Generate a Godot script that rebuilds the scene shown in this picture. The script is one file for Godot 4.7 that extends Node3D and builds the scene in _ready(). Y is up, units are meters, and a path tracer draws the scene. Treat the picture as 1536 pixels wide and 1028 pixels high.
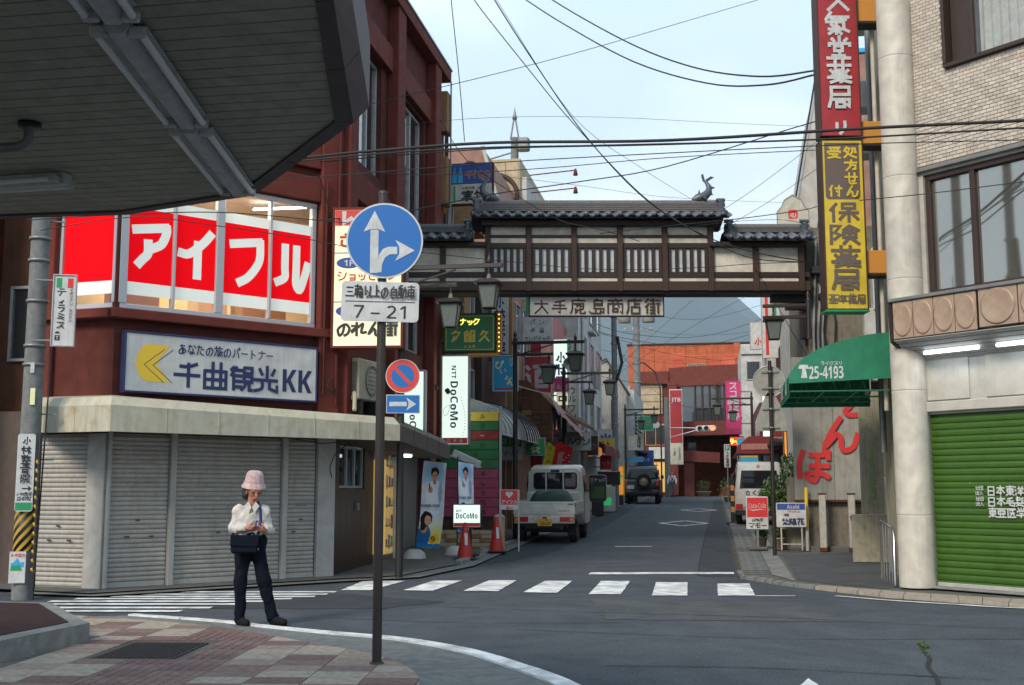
extends Node3D
const UPV := Vector3.UP
var M := {}
var TX := {}
var shared := {}
var taken := {}
var rng := RandomNumberGenerator.new()
func _ready() -> void:
	rng.seed = 71
	set_camera_and_sky()
	make_textures()
	make_materials()
	build_ground()
	build_corner_building()
	build_left_row()
	build_right_building()
	build_right_row()
	build_far_end()
	build_gate()
	build_near_canopy()
	build_foreground_poles()
	build_street_lamps()
	build_utility_poles()
	build_left_signs()
	build_left_street_things()
	build_right_signs()
	build_right_street_things()
	build_vehicles()
	build_people()
	build_wires()
func set_camera_and_sky() -> void:
	var cam := Camera3D.new()
	cam.name = "camera"
	add_child(cam)
	cam.position = Vector3(0, 1.41, 0)
	cam.rotation_degrees = Vector3(7.198, 9.8, 0)
	cam.fov = 32.77
	cam.near = 0.05
	cam.far = 20000.0
	cam.current = true
	var env := Environment.new()
	env.background_mode = Environment.BG_SKY
	var sm := ProceduralSkyMaterial.new()
	sm.sky_top_color = Color(0.645, 0.725, 0.79)
	sm.sky_horizon_color = Color(0.71, 0.75, 0.785)
	sm.sky_curve = 0.16
	sm.ground_bottom_color = Color(0.20, 0.20, 0.20)
	sm.ground_horizon_color = Color(0.55, 0.57, 0.60)
	sm.sun_angle_max = 1.0
	sm.sky_cover = cloud_cover()
	sm.sky_cover_modulate = Color(1, 1, 1, 1)
	var sky := Sky.new()
	sky.sky_material = sm
	env.sky = sky
	env.background_energy_multiplier = 0.95
	env.tonemap_mode = Environment.TONE_MAPPER_LINEAR
	env.tonemap_exposure = 2.35
	env.sdfgi_enabled = true
	env.ssao_enabled = true
	env.ssil_enabled = true
	env.fog_enabled = true
	env.fog_density = 0.00011
	env.fog_light_color = Color(0.84, 0.92, 0.99)
	var we := WorldEnvironment.new()
	we.name = "environment"
	we.environment = env
	add_child(we)
	var sun := DirectionalLight3D.new()
	sun.name = "sun"
	sun.light_energy = 0.5
	sun.light_angular_distance = 18.0
	sun.light_color = Color(1.0, 0.95, 0.885)
	sun.shadow_enabled = true
	sun.rotation_degrees = Vector3(-36, -25, 0)
	add_child(sun)
func cloud_cover() -> ImageTexture:
	var n := FastNoiseLite.new()
	n.seed = 5
	n.frequency = 1.0
	n.fractal_octaves = 5
	var w := 512
	var h := 256
	var im := Image.create(w, h, false, Image.FORMAT_RGBA8)
	for y in h:
		var el := (0.5 - (y + 0.5) / h) * PI
		for x in w:
			var az := (x + 0.5) / w * TAU
			var d := Vector3(cos(el) * cos(az), sin(el) * 2.2, cos(el) * sin(az))
			var v := n.get_noise_3d(d.x * 2.6, d.y * 4.2, d.z * 2.6) + 0.02
			var a := clampf(v * 2.0, 0.0, 1.0)
			var low := clampf(1.0 - el / 0.5, 0.0, 1.0)
			im.set_pixel(x, y, Color(1.0, lerpf(0.97, 0.80, low), lerpf(0.96, 0.76, low), a * lerpf(0.10, 0.24, low) if el > 0.0 else 0.0))
	return ImageTexture.create_from_image(im)
func gy(z: float) -> float:
	var d := -z
	var xs := [0.0, 18.0, 27.0, 57.0, 80.0, 9000.0]
	var ys := [0.0, 0.0, 0.22, 0.72, 0.93, 0.93]
	if d <= 0.0:
		return 0.0
	for i in 5:
		if d <= xs[i + 1]:
			return lerpf(ys[i], ys[i + 1], (d - xs[i]) / (xs[i + 1] - xs[i]))
	return 0.93
func numbered(called: String) -> String:
	if not taken.has(called):
		taken[called] = 0
		return called
	taken[called] += 1
	return "%s_%03d" % [called, taken[called]]
func tag(o: Node, label: String, category: String, group := "") -> void:
	o.set_meta("label", label)
	o.set_meta("category", category)
	if group != "":
		o.set_meta("group", group)
func thing(called: String, label: String, category: String, at := Vector3.ZERO, turn := 0.0, group := "") -> Node3D:
	var o := Node3D.new()
	o.name = numbered(called)
	add_child(o)
	o.position = at
	o.rotation.y = turn
	tag(o, label, category, group)
	return o
func setting(called: String, mesh: Mesh, m: Material, xf := Transform3D.IDENTITY) -> MeshInstance3D:
	var o := MeshInstance3D.new()
	o.name = numbered(called)
	o.mesh = mesh
	o.material_override = m
	o.transform = xf
	o.set_meta("kind", "structure")
	add_child(o)
	return o
func copy_of(o: Node3D, called: String, label: String, xf: Transform3D) -> Node3D:
	var c: Node3D = o.duplicate()
	c.name = numbered(called)
	add_child(c)
	c.transform = xf
	c.set_meta("label", label)
	return c
func part(parent: Node3D, called: String, mesh: Mesh, m: Material, xf := Transform3D.IDENTITY) -> MeshInstance3D:
	var o := MeshInstance3D.new()
	o.name = called
	o.mesh = mesh
	o.material_override = m
	o.transform = xf
	parent.add_child(o, true)
	return o
func put(parent: Node3D, called: String, mesh: Mesh, m: Material, xf: Transform3D) -> MeshInstance3D:
	return part(parent, called, mesh, m, parent.global_transform.affine_inverse() * xf)
func at(x: float, y: float, z: float) -> Transform3D:
	return Transform3D(Basis.IDENTITY, Vector3(x, y, z))
func turned(x: float, y: float, z: float, yaw := 0.0, pitch := 0.0, roll := 0.0) -> Transform3D:
	return Transform3D(Basis.from_euler(Vector3(pitch, yaw, roll)), Vector3(x, y, z))
func bx(parent: Node3D, called: String, m: Material, c: Vector3, s: Vector3, bevel := 0.006, basis := Basis.IDENTITY) -> MeshInstance3D:
	return part(parent, called, box_mesh(s, bevel), m, Transform3D(basis, c))
func wbx(parent: Node3D, called: String, m: Material, f: Transform3D, c: Vector3, s: Vector3, bevel := 0.006) -> MeshInstance3D:
	return put(parent, called, box_mesh(s, bevel), m, f * at(c.x, c.y, c.z))
func begin() -> SurfaceTool:
	var st := SurfaceTool.new()
	st.begin(Mesh.PRIMITIVE_TRIANGLES)
	st.set_smooth_group(-1)
	return st
func done(st: SurfaceTool) -> ArrayMesh:
	st.generate_normals()
	return st.commit()
func tri(st: SurfaceTool, a: Vector3, b: Vector3, c: Vector3) -> void:
	st.add_vertex(a)
	st.add_vertex(b)
	st.add_vertex(c)
func face(st: SurfaceTool, p: Array, out: Vector3) -> void:
	var n := Vector3.ZERO
	for i in range(1, p.size() - 1):
		n += (p[i + 1] - p[0]).cross(p[i] - p[0])
	var flip := n.dot(out) < 0.0
	for i in range(1, p.size() - 1):
		if flip:
			tri(st, p[0], p[i + 1], p[i])
		else:
			tri(st, p[0], p[i], p[i + 1])
func add_box(st: SurfaceTool, c: Vector3, s: Vector3, bevel := 0.0, b := Basis.IDENTITY) -> void:
	st.set_smooth_group(-1)
	var h := s * 0.5
	var e := minf(bevel, minf(h.x, minf(h.y, h.z)) * 0.45)
	var ax := [Vector3.RIGHT, Vector3.UP, Vector3.BACK]
	for i in 3:
		var u: Vector3 = ax[i]
		var v: Vector3 = ax[(i + 1) % 3]
		var w: Vector3 = ax[(i + 2) % 3]
		var hu: float = h[i]
		var hv: float = h[(i + 1) % 3]
		var hw: float = h[(i + 2) % 3]
		for sg in [-1.0, 1.0]:
			var q := []
			for k in [[-1, -1], [1, -1], [1, 1], [-1, 1]]:
				q.append(c + b * (u * hu * sg + v * (hv - e) * k[0] + w * (hw - e) * k[1]))
			face(st, q, b * u * sg)
		if e > 0.0:
			for s1 in [-1.0, 1.0]:
				for s2 in [-1.0, 1.0]:
					var q2 := []
					q2.append(c + b * (u * (hu - e) + v * hv * s1 + w * (hw - e) * s2))
					q2.append(c + b * (-u * (hu - e) + v * hv * s1 + w * (hw - e) * s2))
					q2.append(c + b * (-u * (hu - e) + v * (hv - e) * s1 + w * hw * s2))
					q2.append(c + b * (u * (hu - e) + v * (hv - e) * s1 + w * hw * s2))
					face(st, q2, b * (v * s1 + w * s2))
	if e > 0.0:
		for x in [-1.0, 1.0]:
			for y in [-1.0, 1.0]:
				for z in [-1.0, 1.0]:
					face(st, [c + b * Vector3(h.x * x, (h.y - e) * y, (h.z - e) * z), c + b * Vector3((h.x - e) * x, h.y * y, (h.z - e) * z), c + b * Vector3((h.x - e) * x, (h.y - e) * y, h.z * z)], b * Vector3(x, y, z))
func box_mesh(s: Vector3, bevel := 0.006) -> ArrayMesh:
	var key := "b%.3f,%.3f,%.3f,%.3f" % [s.x, s.y, s.z, bevel]
	if not shared.has(key):
		var st := begin()
		add_box(st, Vector3.ZERO, s, bevel)
		shared[key] = done(st)
	return shared[key]
func add_tube(st: SurfaceTool, p: Array, r, sides := 8, caps := true) -> void:
	st.set_smooth_group(1)
	var rings := []
	var n := p.size()
	var ref := Vector3.UP
	for i in n:
		var t: Vector3 = (p[mini(i + 1, n - 1)] - p[maxi(i - 1, 0)]).normalized()
		if absf(t.dot(ref)) > 0.96:
			ref = Vector3.RIGHT if absf(t.x) < 0.9 else Vector3.BACK
		var a := t.cross(ref).normalized()
		var b := t.cross(a).normalized()
		ref = -b if n > 2 else ref
		var rr: float = r[i] if r is Array else r
		var ring := []
		for k in sides:
			var g := TAU * k / sides
			ring.append(p[i] + (a * cos(g) + b * sin(g)) * rr)
		rings.append(ring)
	for i in n - 1:
		var mid: Vector3 = (p[i] + p[i + 1]) * 0.5
		for k in sides:
			var k2 := (k + 1) % sides
			var q := [rings[i][k], rings[i][k2], rings[i + 1][k2], rings[i + 1][k]]
			face(st, q, (q[0] + q[1] + q[2] + q[3]) * 0.25 - mid)
	if caps:
		st.set_smooth_group(-1)
		face(st, rings[0], p[0] - p[1])
		face(st, rings[n - 1], p[n - 1] - p[n - 2])
func tube_mesh(p: Array, r, sides := 8) -> ArrayMesh:
	var st := begin()
	add_tube(st, p, r, sides)
	return done(st)
func pole_mesh(h: float, r0: float, r1: float, sides := 14) -> ArrayMesh:
	return tube_mesh([Vector3.ZERO, Vector3(0, h, 0)], [r0, r1], sides)
func add_prism(st: SurfaceTool, poly: PackedVector2Array, z0: float, z1: float, xf := Transform3D.IDENTITY, smooth := false) -> void:
	var n := poly.size()
	var area := 0.0
	for i in n:
		area += poly[i].cross(poly[(i + 1) % n])
	var sg := signf(area)
	st.set_smooth_group(1 if smooth else -1)
	for i in n:
		var a := poly[i]
		var b := poly[(i + 1) % n]
		var o := Vector3((b.y - a.y) * sg, -(b.x - a.x) * sg, 0)
		face(st, [xf * Vector3(a.x, a.y, z0), xf * Vector3(b.x, b.y, z0), xf * Vector3(b.x, b.y, z1), xf * Vector3(a.x, a.y, z1)], xf.basis * o)
	st.set_smooth_group(-1)
	var ids := Geometry2D.triangulate_polygon(poly)
	for k in range(0, ids.size(), 3):
		for zz in [z0, z1]:
			var q := []
			for j in 3:
				var v := poly[ids[k + j]]
				q.append(xf * Vector3(v.x, v.y, zz))
			face(st, q, xf.basis * Vector3(0, 0, (1.0 if zz == z1 else -1.0) * signf(z1 - z0)))
func prism_mesh(poly: Array, z0: float, z1: float, smooth := false) -> ArrayMesh:
	var st := begin()
	add_prism(st, PackedVector2Array(poly), z0, z1, Transform3D.IDENTITY, smooth)
	return done(st)
func slab_mesh(poly: Array, y0: float, y1: float) -> ArrayMesh:
	var st := begin()
	var q := PackedVector2Array()
	for v in poly:
		q.append(Vector2(v.x, -v.y))
	add_prism(st, q, y0, y1, Transform3D(Basis(Vector3.RIGHT, Vector3.FORWARD, Vector3.UP), Vector3.ZERO))
	return done(st)
func add_lathe(st: SurfaceTool, prof: Array, sides := 16, xf := Transform3D.IDENTITY, smooth := true) -> void:
	st.set_smooth_group(1 if smooth else -1)
	for i in prof.size() - 1:
		var a: Vector2 = prof[i]
		var b: Vector2 = prof[i + 1]
		for k in sides:
			var g0 := TAU * k / sides
			var g1 := TAU * (k + 1) / sides
			var q := [Vector3(a.x * cos(g0), a.y, a.x * sin(g0)), Vector3(a.x * cos(g1), a.y, a.x * sin(g1)), Vector3(b.x * cos(g1), b.y, b.x * sin(g1)), Vector3(b.x * cos(g0), b.y, b.x * sin(g0))]
			var gm := (g0 + g1) * 0.5
			var o := Vector3((b.y - a.y) * cos(gm), -(b.x - a.x), (b.y - a.y) * sin(gm))
			for j in 4:
				q[j] = xf * q[j]
			if a.x < 1e-5:
				q = [q[0], q[2], q[3]]
			elif b.x < 1e-5:
				q = [q[0], q[1], q[2]]
			face(st, q, xf.basis * o)
func lathe_mesh(prof: Array, sides := 16, smooth := true) -> ArrayMesh:
	var st := begin()
	add_lathe(st, prof, sides, Transform3D.IDENTITY, smooth)
	return done(st)
func round_rect(w: float, h: float, r: float, n := 4) -> Array:
	var out := []
	for c in [[1, 1, 0.0], [-1, 1, PI / 2], [-1, -1, PI], [1, -1, PI * 1.5]]:
		for i in n + 1:
			var g: float = c[2] + PI / 2 * i / n
			out.append(Vector2(c[0] * (w / 2 - r) + cos(g) * r, c[1] * (h / 2 - r) + sin(g) * r))
	return out
func circle(r: float, n := 32, cx := 0.0, cy := 0.0) -> Array:
	var out := []
	for i in n:
		out.append(Vector2(cx + cos(TAU * i / n) * r, cy + sin(TAU * i / n) * r))
	return out
func wall_mesh(w0: float, w1: float, h0: float, h1: float, t: float, holes: Array) -> ArrayMesh:
	var xs := [w0, w1]
	var ys := [h0, h1]
	for o in holes:
		for v in [o[0], o[2]]:
			if not xs.has(v):
				xs.append(v)
		for v in [o[1], o[3]]:
			if not ys.has(v):
				ys.append(v)
	xs.sort()
	ys.sort()
	var solid := func(i: int, j: int) -> bool:
		if i < 0 or j < 0 or i >= xs.size() - 1 or j >= ys.size() - 1:
			return false
		var cx: float = (xs[i] + xs[i + 1]) / 2
		var cy: float = (ys[j] + ys[j + 1]) / 2
		for o in holes:
			if cx > o[0] and cx < o[2] and cy > o[1] and cy < o[3]:
				return false
		return true
	var st := begin()
	for i in xs.size() - 1:
		for j in ys.size() - 1:
			if not solid.call(i, j):
				continue
			var x0: float = xs[i]
			var x1: float = xs[i + 1]
			var y0: float = ys[j]
			var y1: float = ys[j + 1]
			face(st, [Vector3(x0, y0, 0), Vector3(x1, y0, 0), Vector3(x1, y1, 0), Vector3(x0, y1, 0)], Vector3.BACK)
			face(st, [Vector3(x0, y0, -t), Vector3(x1, y0, -t), Vector3(x1, y1, -t), Vector3(x0, y1, -t)], Vector3.FORWARD)
			if not solid.call(i - 1, j):
				face(st, [Vector3(x0, y0, 0), Vector3(x0, y1, 0), Vector3(x0, y1, -t), Vector3(x0, y0, -t)], Vector3.LEFT)
			if not solid.call(i + 1, j):
				face(st, [Vector3(x1, y0, 0), Vector3(x1, y1, 0), Vector3(x1, y1, -t), Vector3(x1, y0, -t)], Vector3.RIGHT)
			if not solid.call(i, j - 1):
				face(st, [Vector3(x0, y0, 0), Vector3(x1, y0, 0), Vector3(x1, y0, -t), Vector3(x0, y0, -t)], Vector3.DOWN)
			if not solid.call(i, j + 1):
				face(st, [Vector3(x0, y1, 0), Vector3(x1, y1, 0), Vector3(x1, y1, -t), Vector3(x0, y1, -t)], Vector3.UP)
	return done(st)
func window(b: Node3D, f: Transform3D, x0: float, y0: float, x1: float, y1: float, z: float, bars: int, fm: Material, gm: Material, bar := 0.05, cross := false) -> MeshInstance3D:
	var st := begin()
	var w := x1 - x0
	var h := y1 - y0
	add_box(st, Vector3(w / 2, bar / 2, 0), Vector3(w, bar, 0.06), 0.005)
	add_box(st, Vector3(w / 2, h - bar / 2, 0), Vector3(w, bar, 0.06), 0.005)
	for i in bars + 1:
		var xx := bar / 2 + (w - bar) * i / bars
		add_box(st, Vector3(xx, h / 2, 0.002), Vector3(bar, h - bar * 2, 0.06), 0.005)
	if cross:
		add_box(st, Vector3(w / 2, h * 0.55, 0.004), Vector3(w - bar * 2, bar * 0.8, 0.05), 0.005)
	var o := put(b, "window", done(st), fm, f * at(x0, y0, z))
	part(o, "pane", box_mesh(Vector3(w - bar, h - bar, 0.008), 0.0), gm, at(w / 2, h / 2, -0.012))
	return o
func noise_tex(key: String, sd: int, freq: float, oct: int, lo: float, hi: float, size := 512, kind := FastNoiseLite.TYPE_SIMPLEX_SMOOTH) -> void:
	var n := FastNoiseLite.new()
	n.seed = sd
	n.noise_type = kind
	n.frequency = freq
	n.fractal_octaves = oct
	var g := Gradient.new()
	g.set_color(0, Color(lo, lo, lo))
	g.set_color(1, Color(hi, hi, hi))
	var t := NoiseTexture2D.new()
	t.width = size
	t.height = size
	t.seamless = true
	t.noise = n
	t.color_ramp = g
	TX[key] = t
func mixed_tex(key: String, sd: int, grain: float, blotch: float, runs: float, specks: float, size := 512, rust := 0.0) -> void:
	var n := FastNoiseLite.new()
	n.seed = sd
	n.frequency = 1.0
	n.fractal_octaves = 4
	var f := FastNoiseLite.new()
	f.seed = sd + 9
	f.frequency = 1.0
	f.fractal_octaves = 2
	var im := Image.create(size, size, false, Image.FORMAT_RGB8)
	var r := RandomNumberGenerator.new()
	r.seed = sd
	for y in size:
		var a := TAU * y / size
		var ca := cos(a)
		var sa := sin(a)
		for x in size:
			var b := TAU * x / size
			var cb := cos(b)
			var sb := sin(b)
			var v := 0.86
			v += blotch * n.get_noise_3d(ca * 1.1 + cb * 1.3, sa * 1.1 + 5.0, sb * 1.3 + cb * 0.4)
			if runs > 0.0:
				v -= runs * maxf(0.0, f.get_noise_3d(cb * 9.0, sb * 9.0, ca * 0.5 + sa * 0.3) - 0.05)
			v += grain * (r.randf() - 0.5)
			if specks > 0.0 and r.randf() < 0.012:
				v -= specks * r.randf()
			v = clampf(v, 0.02, 1.0)
			var k := 0.0
			if rust > 0.0:
				k = rust * smoothstep(0.12, 0.5, n.get_noise_3d(cb * 2.2 + 3.0, ca * 2.6, sb * 2.2 + sa * 1.4)) + rust * 0.8 * smoothstep(0.15, 0.5, f.get_noise_3d(cb * 6.0 + 7.0, sb * 6.0, ca * 0.7 + sa * 0.4))
			im.set_pixel(x, y, Color(v * (1.0 - k * 0.35), v * (1.0 - k * 0.55), v * (1.0 - k * 0.75)))
	TX[key] = ImageTexture.create_from_image(im)
func make_textures() -> void:
	mixed_tex("plaster", 3, 0.05, 0.12, 0.06, 0.08)
	mixed_tex("metal", 11, 0.03, 0.09, 0.07, 0.06)
	mixed_tex("rusty", 13, 0.04, 0.08, 0.10, 0.08, 512, 0.16)
	mixed_tex("stone", 17, 0.24, 0.15, 0.0, 0.42)
	mixed_tex("tarmac", 23, 0.50, 0.13, 0.0, 0.7, 1024)
	mixed_tex("paint", 29, 0.14, 0.26, 0.0, 0.55)
	noise_tex("bump", 41, 0.08, 3, 0.0, 1.0)
	noise_tex("grit", 43, 0.35, 2, 0.0, 1.0)
	noise_tex("leaf", 47, 0.02, 4, 0.55, 1.0)
func mat(key: String, c: Color, rough := 0.8, tex := "", metres := 2.0, o := {}) -> StandardMaterial3D:
	var m := StandardMaterial3D.new()
	m.resource_name = key
	m.albedo_color = c.linear_to_srgb()
	m.roughness = rough
	if rough >= 0.75:
		m.metallic_specular = 0.28
	if tex != "":
		m.albedo_texture = TX[tex]
		m.uv1_triplanar = true
		m.uv1_world_triplanar = true
		m.uv1_scale = Vector3.ONE / metres
	if o.has("metal"):
		m.metallic = o.metal
	if o.has("bump"):
		m.heightmap_enabled = true
		m.heightmap_texture = TX[o.bump]
		m.heightmap_scale = o.get("deep", 0.3)
		m.uv1_triplanar = true
		m.uv1_world_triplanar = true
		m.uv1_scale = Vector3.ONE / metres
	if o.has("glow"):
		m.emission_enabled = true
		m.emission = c.linear_to_srgb() if not o.has("glow_color") else o.glow_color
		m.emission_energy_multiplier = o.glow
	if o.has("coat"):
		m.clearcoat_enabled = true
		m.clearcoat = o.coat
		m.clearcoat_roughness = 0.12
	if o.has("back"):
		m.backlight_enabled = true
		m.backlight = (o.back as Color).linear_to_srgb()
	if o.has("spec"):
		m.metallic_specular = o.spec
	M[key] = m
	return m
func glass(key: String, c: Color, alpha: float) -> void:
	var m := StandardMaterial3D.new()
	m.resource_name = key
	var s := c.linear_to_srgb()
	m.albedo_color = Color(s.r, s.g, s.b, alpha)
	m.transparency = BaseMaterial3D.TRANSPARENCY_ALPHA
	m.roughness = 0.03
	m.metallic_specular = 0.4
	M[key] = m
func make_materials() -> void:
	mat("tarmac", Color(0.088, 0.101, 0.116), 0.9, "tarmac", 5.0, {"bump": "grit", "deep": 0.25})
	mat("tarmac_dark", Color(0.060, 0.068, 0.078), 0.9, "tarmac", 4.3, {"bump": "grit", "deep": 0.25})
	mat("tarmac_pale", Color(0.105, 0.112, 0.118), 0.9, "tarmac", 4.0, {"bump": "grit", "deep": 0.2})
	mat("earth", Color(0.13, 0.12, 0.10), 0.95, "stone", 6.0)
	mat("crack", Color(0.03, 0.032, 0.034), 0.95)
	mat("line_white", Color(0.80, 0.82, 0.82), 0.76, "paint", 2.4)
	mat("concrete", Color(0.26, 0.265, 0.255), 0.88, "stone", 1.7, {"bump": "grit", "deep": 0.15})
	mat("concrete_dark", Color(0.15, 0.15, 0.14), 0.9, "stone", 1.9)
	mat("concrete_wall", Color(0.235, 0.215, 0.175), 0.9, "rusty", 2.7)
	mat("gutter", Color(0.20, 0.21, 0.205), 0.88, "stone", 1.2)
	mat("tile_cream", Color(0.42, 0.365, 0.30), 0.8, "stone", 0.7)
	mat("tile_buff", Color(0.36, 0.28, 0.235), 0.8, "stone", 0.6)
	mat("tile_pink", Color(0.26, 0.185, 0.165), 0.8, "stone", 0.7)
	mat("tile_rose", Color(0.225, 0.145, 0.135), 0.8, "stone", 0.6)
	mat("iron_grate", Color(0.05, 0.05, 0.05), 0.6, "metal", 0.5, {"metal": 0.4})
	mat("kerb_top_red", Color(0.05, 0.028, 0.028), 0.9, "stone", 1.0)
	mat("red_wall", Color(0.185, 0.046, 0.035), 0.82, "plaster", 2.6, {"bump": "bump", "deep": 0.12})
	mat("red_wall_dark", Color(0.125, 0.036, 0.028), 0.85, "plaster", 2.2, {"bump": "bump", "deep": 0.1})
	mat("brown_tile", Color(0.042, 0.015, 0.012), 0.5, "plaster", 1.2)
	mat("cream_metal", Color(0.57, 0.55, 0.43), 0.6, "rusty", 3.6)
	mat("shutter_grey", Color(0.49, 0.48, 0.44), 0.6, "rusty", 2.6, {"metal": 0.1})
	mat("shutter_grey_b", Color(0.46, 0.445, 0.41), 0.62, "rusty", 2.3, {"metal": 0.1})
	mat("shutter_post", Color(0.47, 0.465, 0.44), 0.6, "metal", 1.6)
	mat("alu", Color(0.50, 0.51, 0.52), 0.45, "metal", 1.0, {"metal": 0.35})
	mat("alu_bright", Color(0.42, 0.43, 0.45), 0.4, "", 1.0, {"metal": 0.3})
	mat("bronze_frame", Color(0.045, 0.022, 0.016), 0.5, "metal", 0.8)
	mat("steel_grey", Color(0.28, 0.29, 0.29), 0.5, "metal", 0.9, {"metal": 0.5})
	mat("dark_brown_metal", Color(0.030, 0.017, 0.014), 0.45, "metal", 0.8)
	mat("black_metal", Color(0.018, 0.018, 0.02), 0.5, "metal", 0.8)
	mat("rubber", Color(0.016, 0.016, 0.017), 0.85)
	mat("pole_concrete", Color(0.22, 0.23, 0.23), 0.85, "stone", 0.8)
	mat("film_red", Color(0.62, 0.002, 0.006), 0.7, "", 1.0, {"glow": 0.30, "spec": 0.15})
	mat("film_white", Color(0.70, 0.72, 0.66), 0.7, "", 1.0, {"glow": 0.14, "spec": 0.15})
	mat("room_cream", Color(0.60, 0.52, 0.30), 0.8)
	mat("room_tan", Color(0.42, 0.30, 0.14), 0.8)
	mat("lamp_white", Color(0.95, 0.97, 1.0), 0.5, "", 1.0, {"glow": 5.0})
	mat("lamp_soft", Color(0.86, 0.94, 1.0), 0.5, "", 1.0, {"glow": 1.6})
	mat("sign_white", Color(0.66, 0.67, 0.66), 0.5, "metal", 1.7)
	mat("sign_cream", Color(0.62, 0.60, 0.50), 0.5, "metal", 1.7)
	mat("sign_grey", Color(0.58, 0.57, 0.53), 0.55, "metal", 1.7)
	mat("sign_lit_white", Color(0.60, 0.72, 0.62), 0.5, "", 1.0, {"glow": 0.5})
	mat("sign_lit_cream", Color(0.66, 0.62, 0.38), 0.5, "", 1.0, {"glow": 0.32})
	mat("navy", Color(0.012, 0.020, 0.085), 0.5)
	mat("ink", Color(0.012, 0.013, 0.016), 0.6)
	mat("ink_blue", Color(0.016, 0.06, 0.26), 0.55)
	mat("yellow", Color(0.72, 0.48, 0.03), 0.5)
	mat("yellow_sign", Color(0.76, 0.56, 0.035), 0.5, "metal", 2.5)
	mat("sign_taupe", Color(0.105, 0.078, 0.065), 0.55)
	mat("sign_red", Color(0.42, 0.022, 0.030), 0.5, "metal", 2.2)
	mat("red", Color(0.52, 0.022, 0.022), 0.5)
	mat("red_dull", Color(0.38, 0.016, 0.02), 0.55, "paint", 0.8)
	mat("traffic_blue", Color(0.006, 0.115, 0.38), 0.45)
	mat("traffic_white", Color(0.66, 0.68, 0.68), 0.42, "metal", 0.8)
	mat("traffic_red", Color(0.55, 0.045, 0.03), 0.42)
	mat("sign_back", Color(0.36, 0.37, 0.33), 0.55, "metal", 0.9, {"metal": 0.2})
	mat("stripe_yellow", Color(0.55, 0.34, 0.03), 0.6, "metal", 0.6)
	mat("green_sign", Color(0.012, 0.24, 0.09), 0.5)
	mat("green_deep", Color(0.008, 0.075, 0.03), 0.5, "", 1.0, {"glow": 0.12})
	mat("green_board", Color(0.012, 0.175, 0.045), 0.5, "metal", 1.4)
	mat("pink_board", Color(0.40, 0.055, 0.125), 0.5, "metal", 1.4)
	mat("gold", Color(0.60, 0.42, 0.06), 0.4, "", 1.0, {"metal": 0.3})
	mat("gold_lit", Color(0.95, 0.75, 0.10), 0.4, "", 1.0, {"glow": 0.7})
	mat("amber_frame", Color(0.50, 0.22, 0.04), 0.5)
	mat("sky_blue_sign", Color(0.03, 0.30, 0.52), 0.5)
	mat("pale_yellow", Color(0.72, 0.72, 0.40), 0.5)
	mat("magenta", Color(0.50, 0.025, 0.14), 0.5)
	mat("brick", Color(0.64, 0.565, 0.48), 0.65, "plaster", 1.3)
	mat("brick_b", Color(0.565, 0.495, 0.415), 0.65, "plaster", 1.1)
	mat("brick_c", Color(0.69, 0.62, 0.53), 0.6, "plaster", 1.5)
	mat("mortar", Color(0.27, 0.24, 0.205), 0.9, "stone", 0.8)
	mat("white_column", Color(0.68, 0.64, 0.55), 0.55, "plaster", 2.1)
	mat("white_wall", Color(0.55, 0.53, 0.46), 0.7, "plaster", 2.4)
	mat("grime_wall", Color(0.46, 0.45, 0.42), 0.8, "rusty", 4.0)
	mat("pale_wall", Color(0.60, 0.60, 0.57), 0.75, "plaster", 3.4)
	mat("pink_wall", Color(0.42, 0.25, 0.20), 0.8, "plaster", 2.6)
	mat("tan_wall", Color(0.36, 0.21, 0.10), 0.8, "plaster", 2.6)
	mat("beige_wall", Color(0.55, 0.45, 0.30), 0.75, "plaster", 3.0)
	mat("brown_wall", Color(0.13, 0.06, 0.035), 0.8, "plaster", 2.6)
	mat("orange_wall", Color(0.56, 0.15, 0.07), 0.8, "plaster", 3.4)
	mat("orange_rail", Color(0.50, 0.10, 0.05), 0.7)
	mat("far_brown", Color(0.19, 0.055, 0.042), 0.75, "plaster", 2.4)
	mat("dark_inside", Color(0.26, 0.25, 0.23), 0.9)
	mat("wood_dark", Color(0.030, 0.014, 0.010), 0.6, "metal", 0.9)
	mat("wood_brown", Color(0.055, 0.024, 0.015), 0.65, "metal", 0.9)
	mat("gate_plaster", Color(0.82, 0.775, 0.67), 0.85, "plaster", 1.8)
	mat("gate_pane", Color(0.66, 0.70, 0.72), 0.5, "metal", 1.2)
	mat("roof_tile", Color(0.115, 0.130, 0.160), 0.36, "stone", 0.5)
	mat("roof_tile_b", Color(0.092, 0.106, 0.132), 0.38, "stone", 0.5)
	mat("ridge_tile", Color(0.150, 0.142, 0.142), 0.6, "stone", 0.5)
	mat("shutter_green", Color(0.050, 0.140, 0.008), 0.45, "rusty", 3.1)
	mat("shutter_green_b", Color(0.045, 0.127, 0.008), 0.48, "metal", 1.4)
	mat("awning_green", Color(0.006, 0.23, 0.115), 0.5, "metal", 1.6, {"back": Color(0.004, 0.14, 0.05)})
	mat("awning_white", Color(0.52, 0.54, 0.54), 0.6, "metal", 1.3, {"back": Color(0.14, 0.15, 0.15)})
	mat("awning_pink", Color(0.42, 0.19, 0.16), 0.7, "metal", 1.2)
	mat("awning_red", Color(0.20, 0.012, 0.016), 0.7, "metal", 1.2)
	mat("awning_brown", Color(0.115, 0.085, 0.07), 0.7, "metal", 1.5)
	mat("clay_tile", Color(0.16, 0.07, 0.04), 0.8, "stone", 0.7)
	mat("copper_disc", Color(0.50, 0.36, 0.26), 0.45, "metal", 1.0, {"metal": 0.2})
	mat("soffit_plank", Color(0.50, 0.465, 0.37), 0.65, "metal", 1.1)
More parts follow.
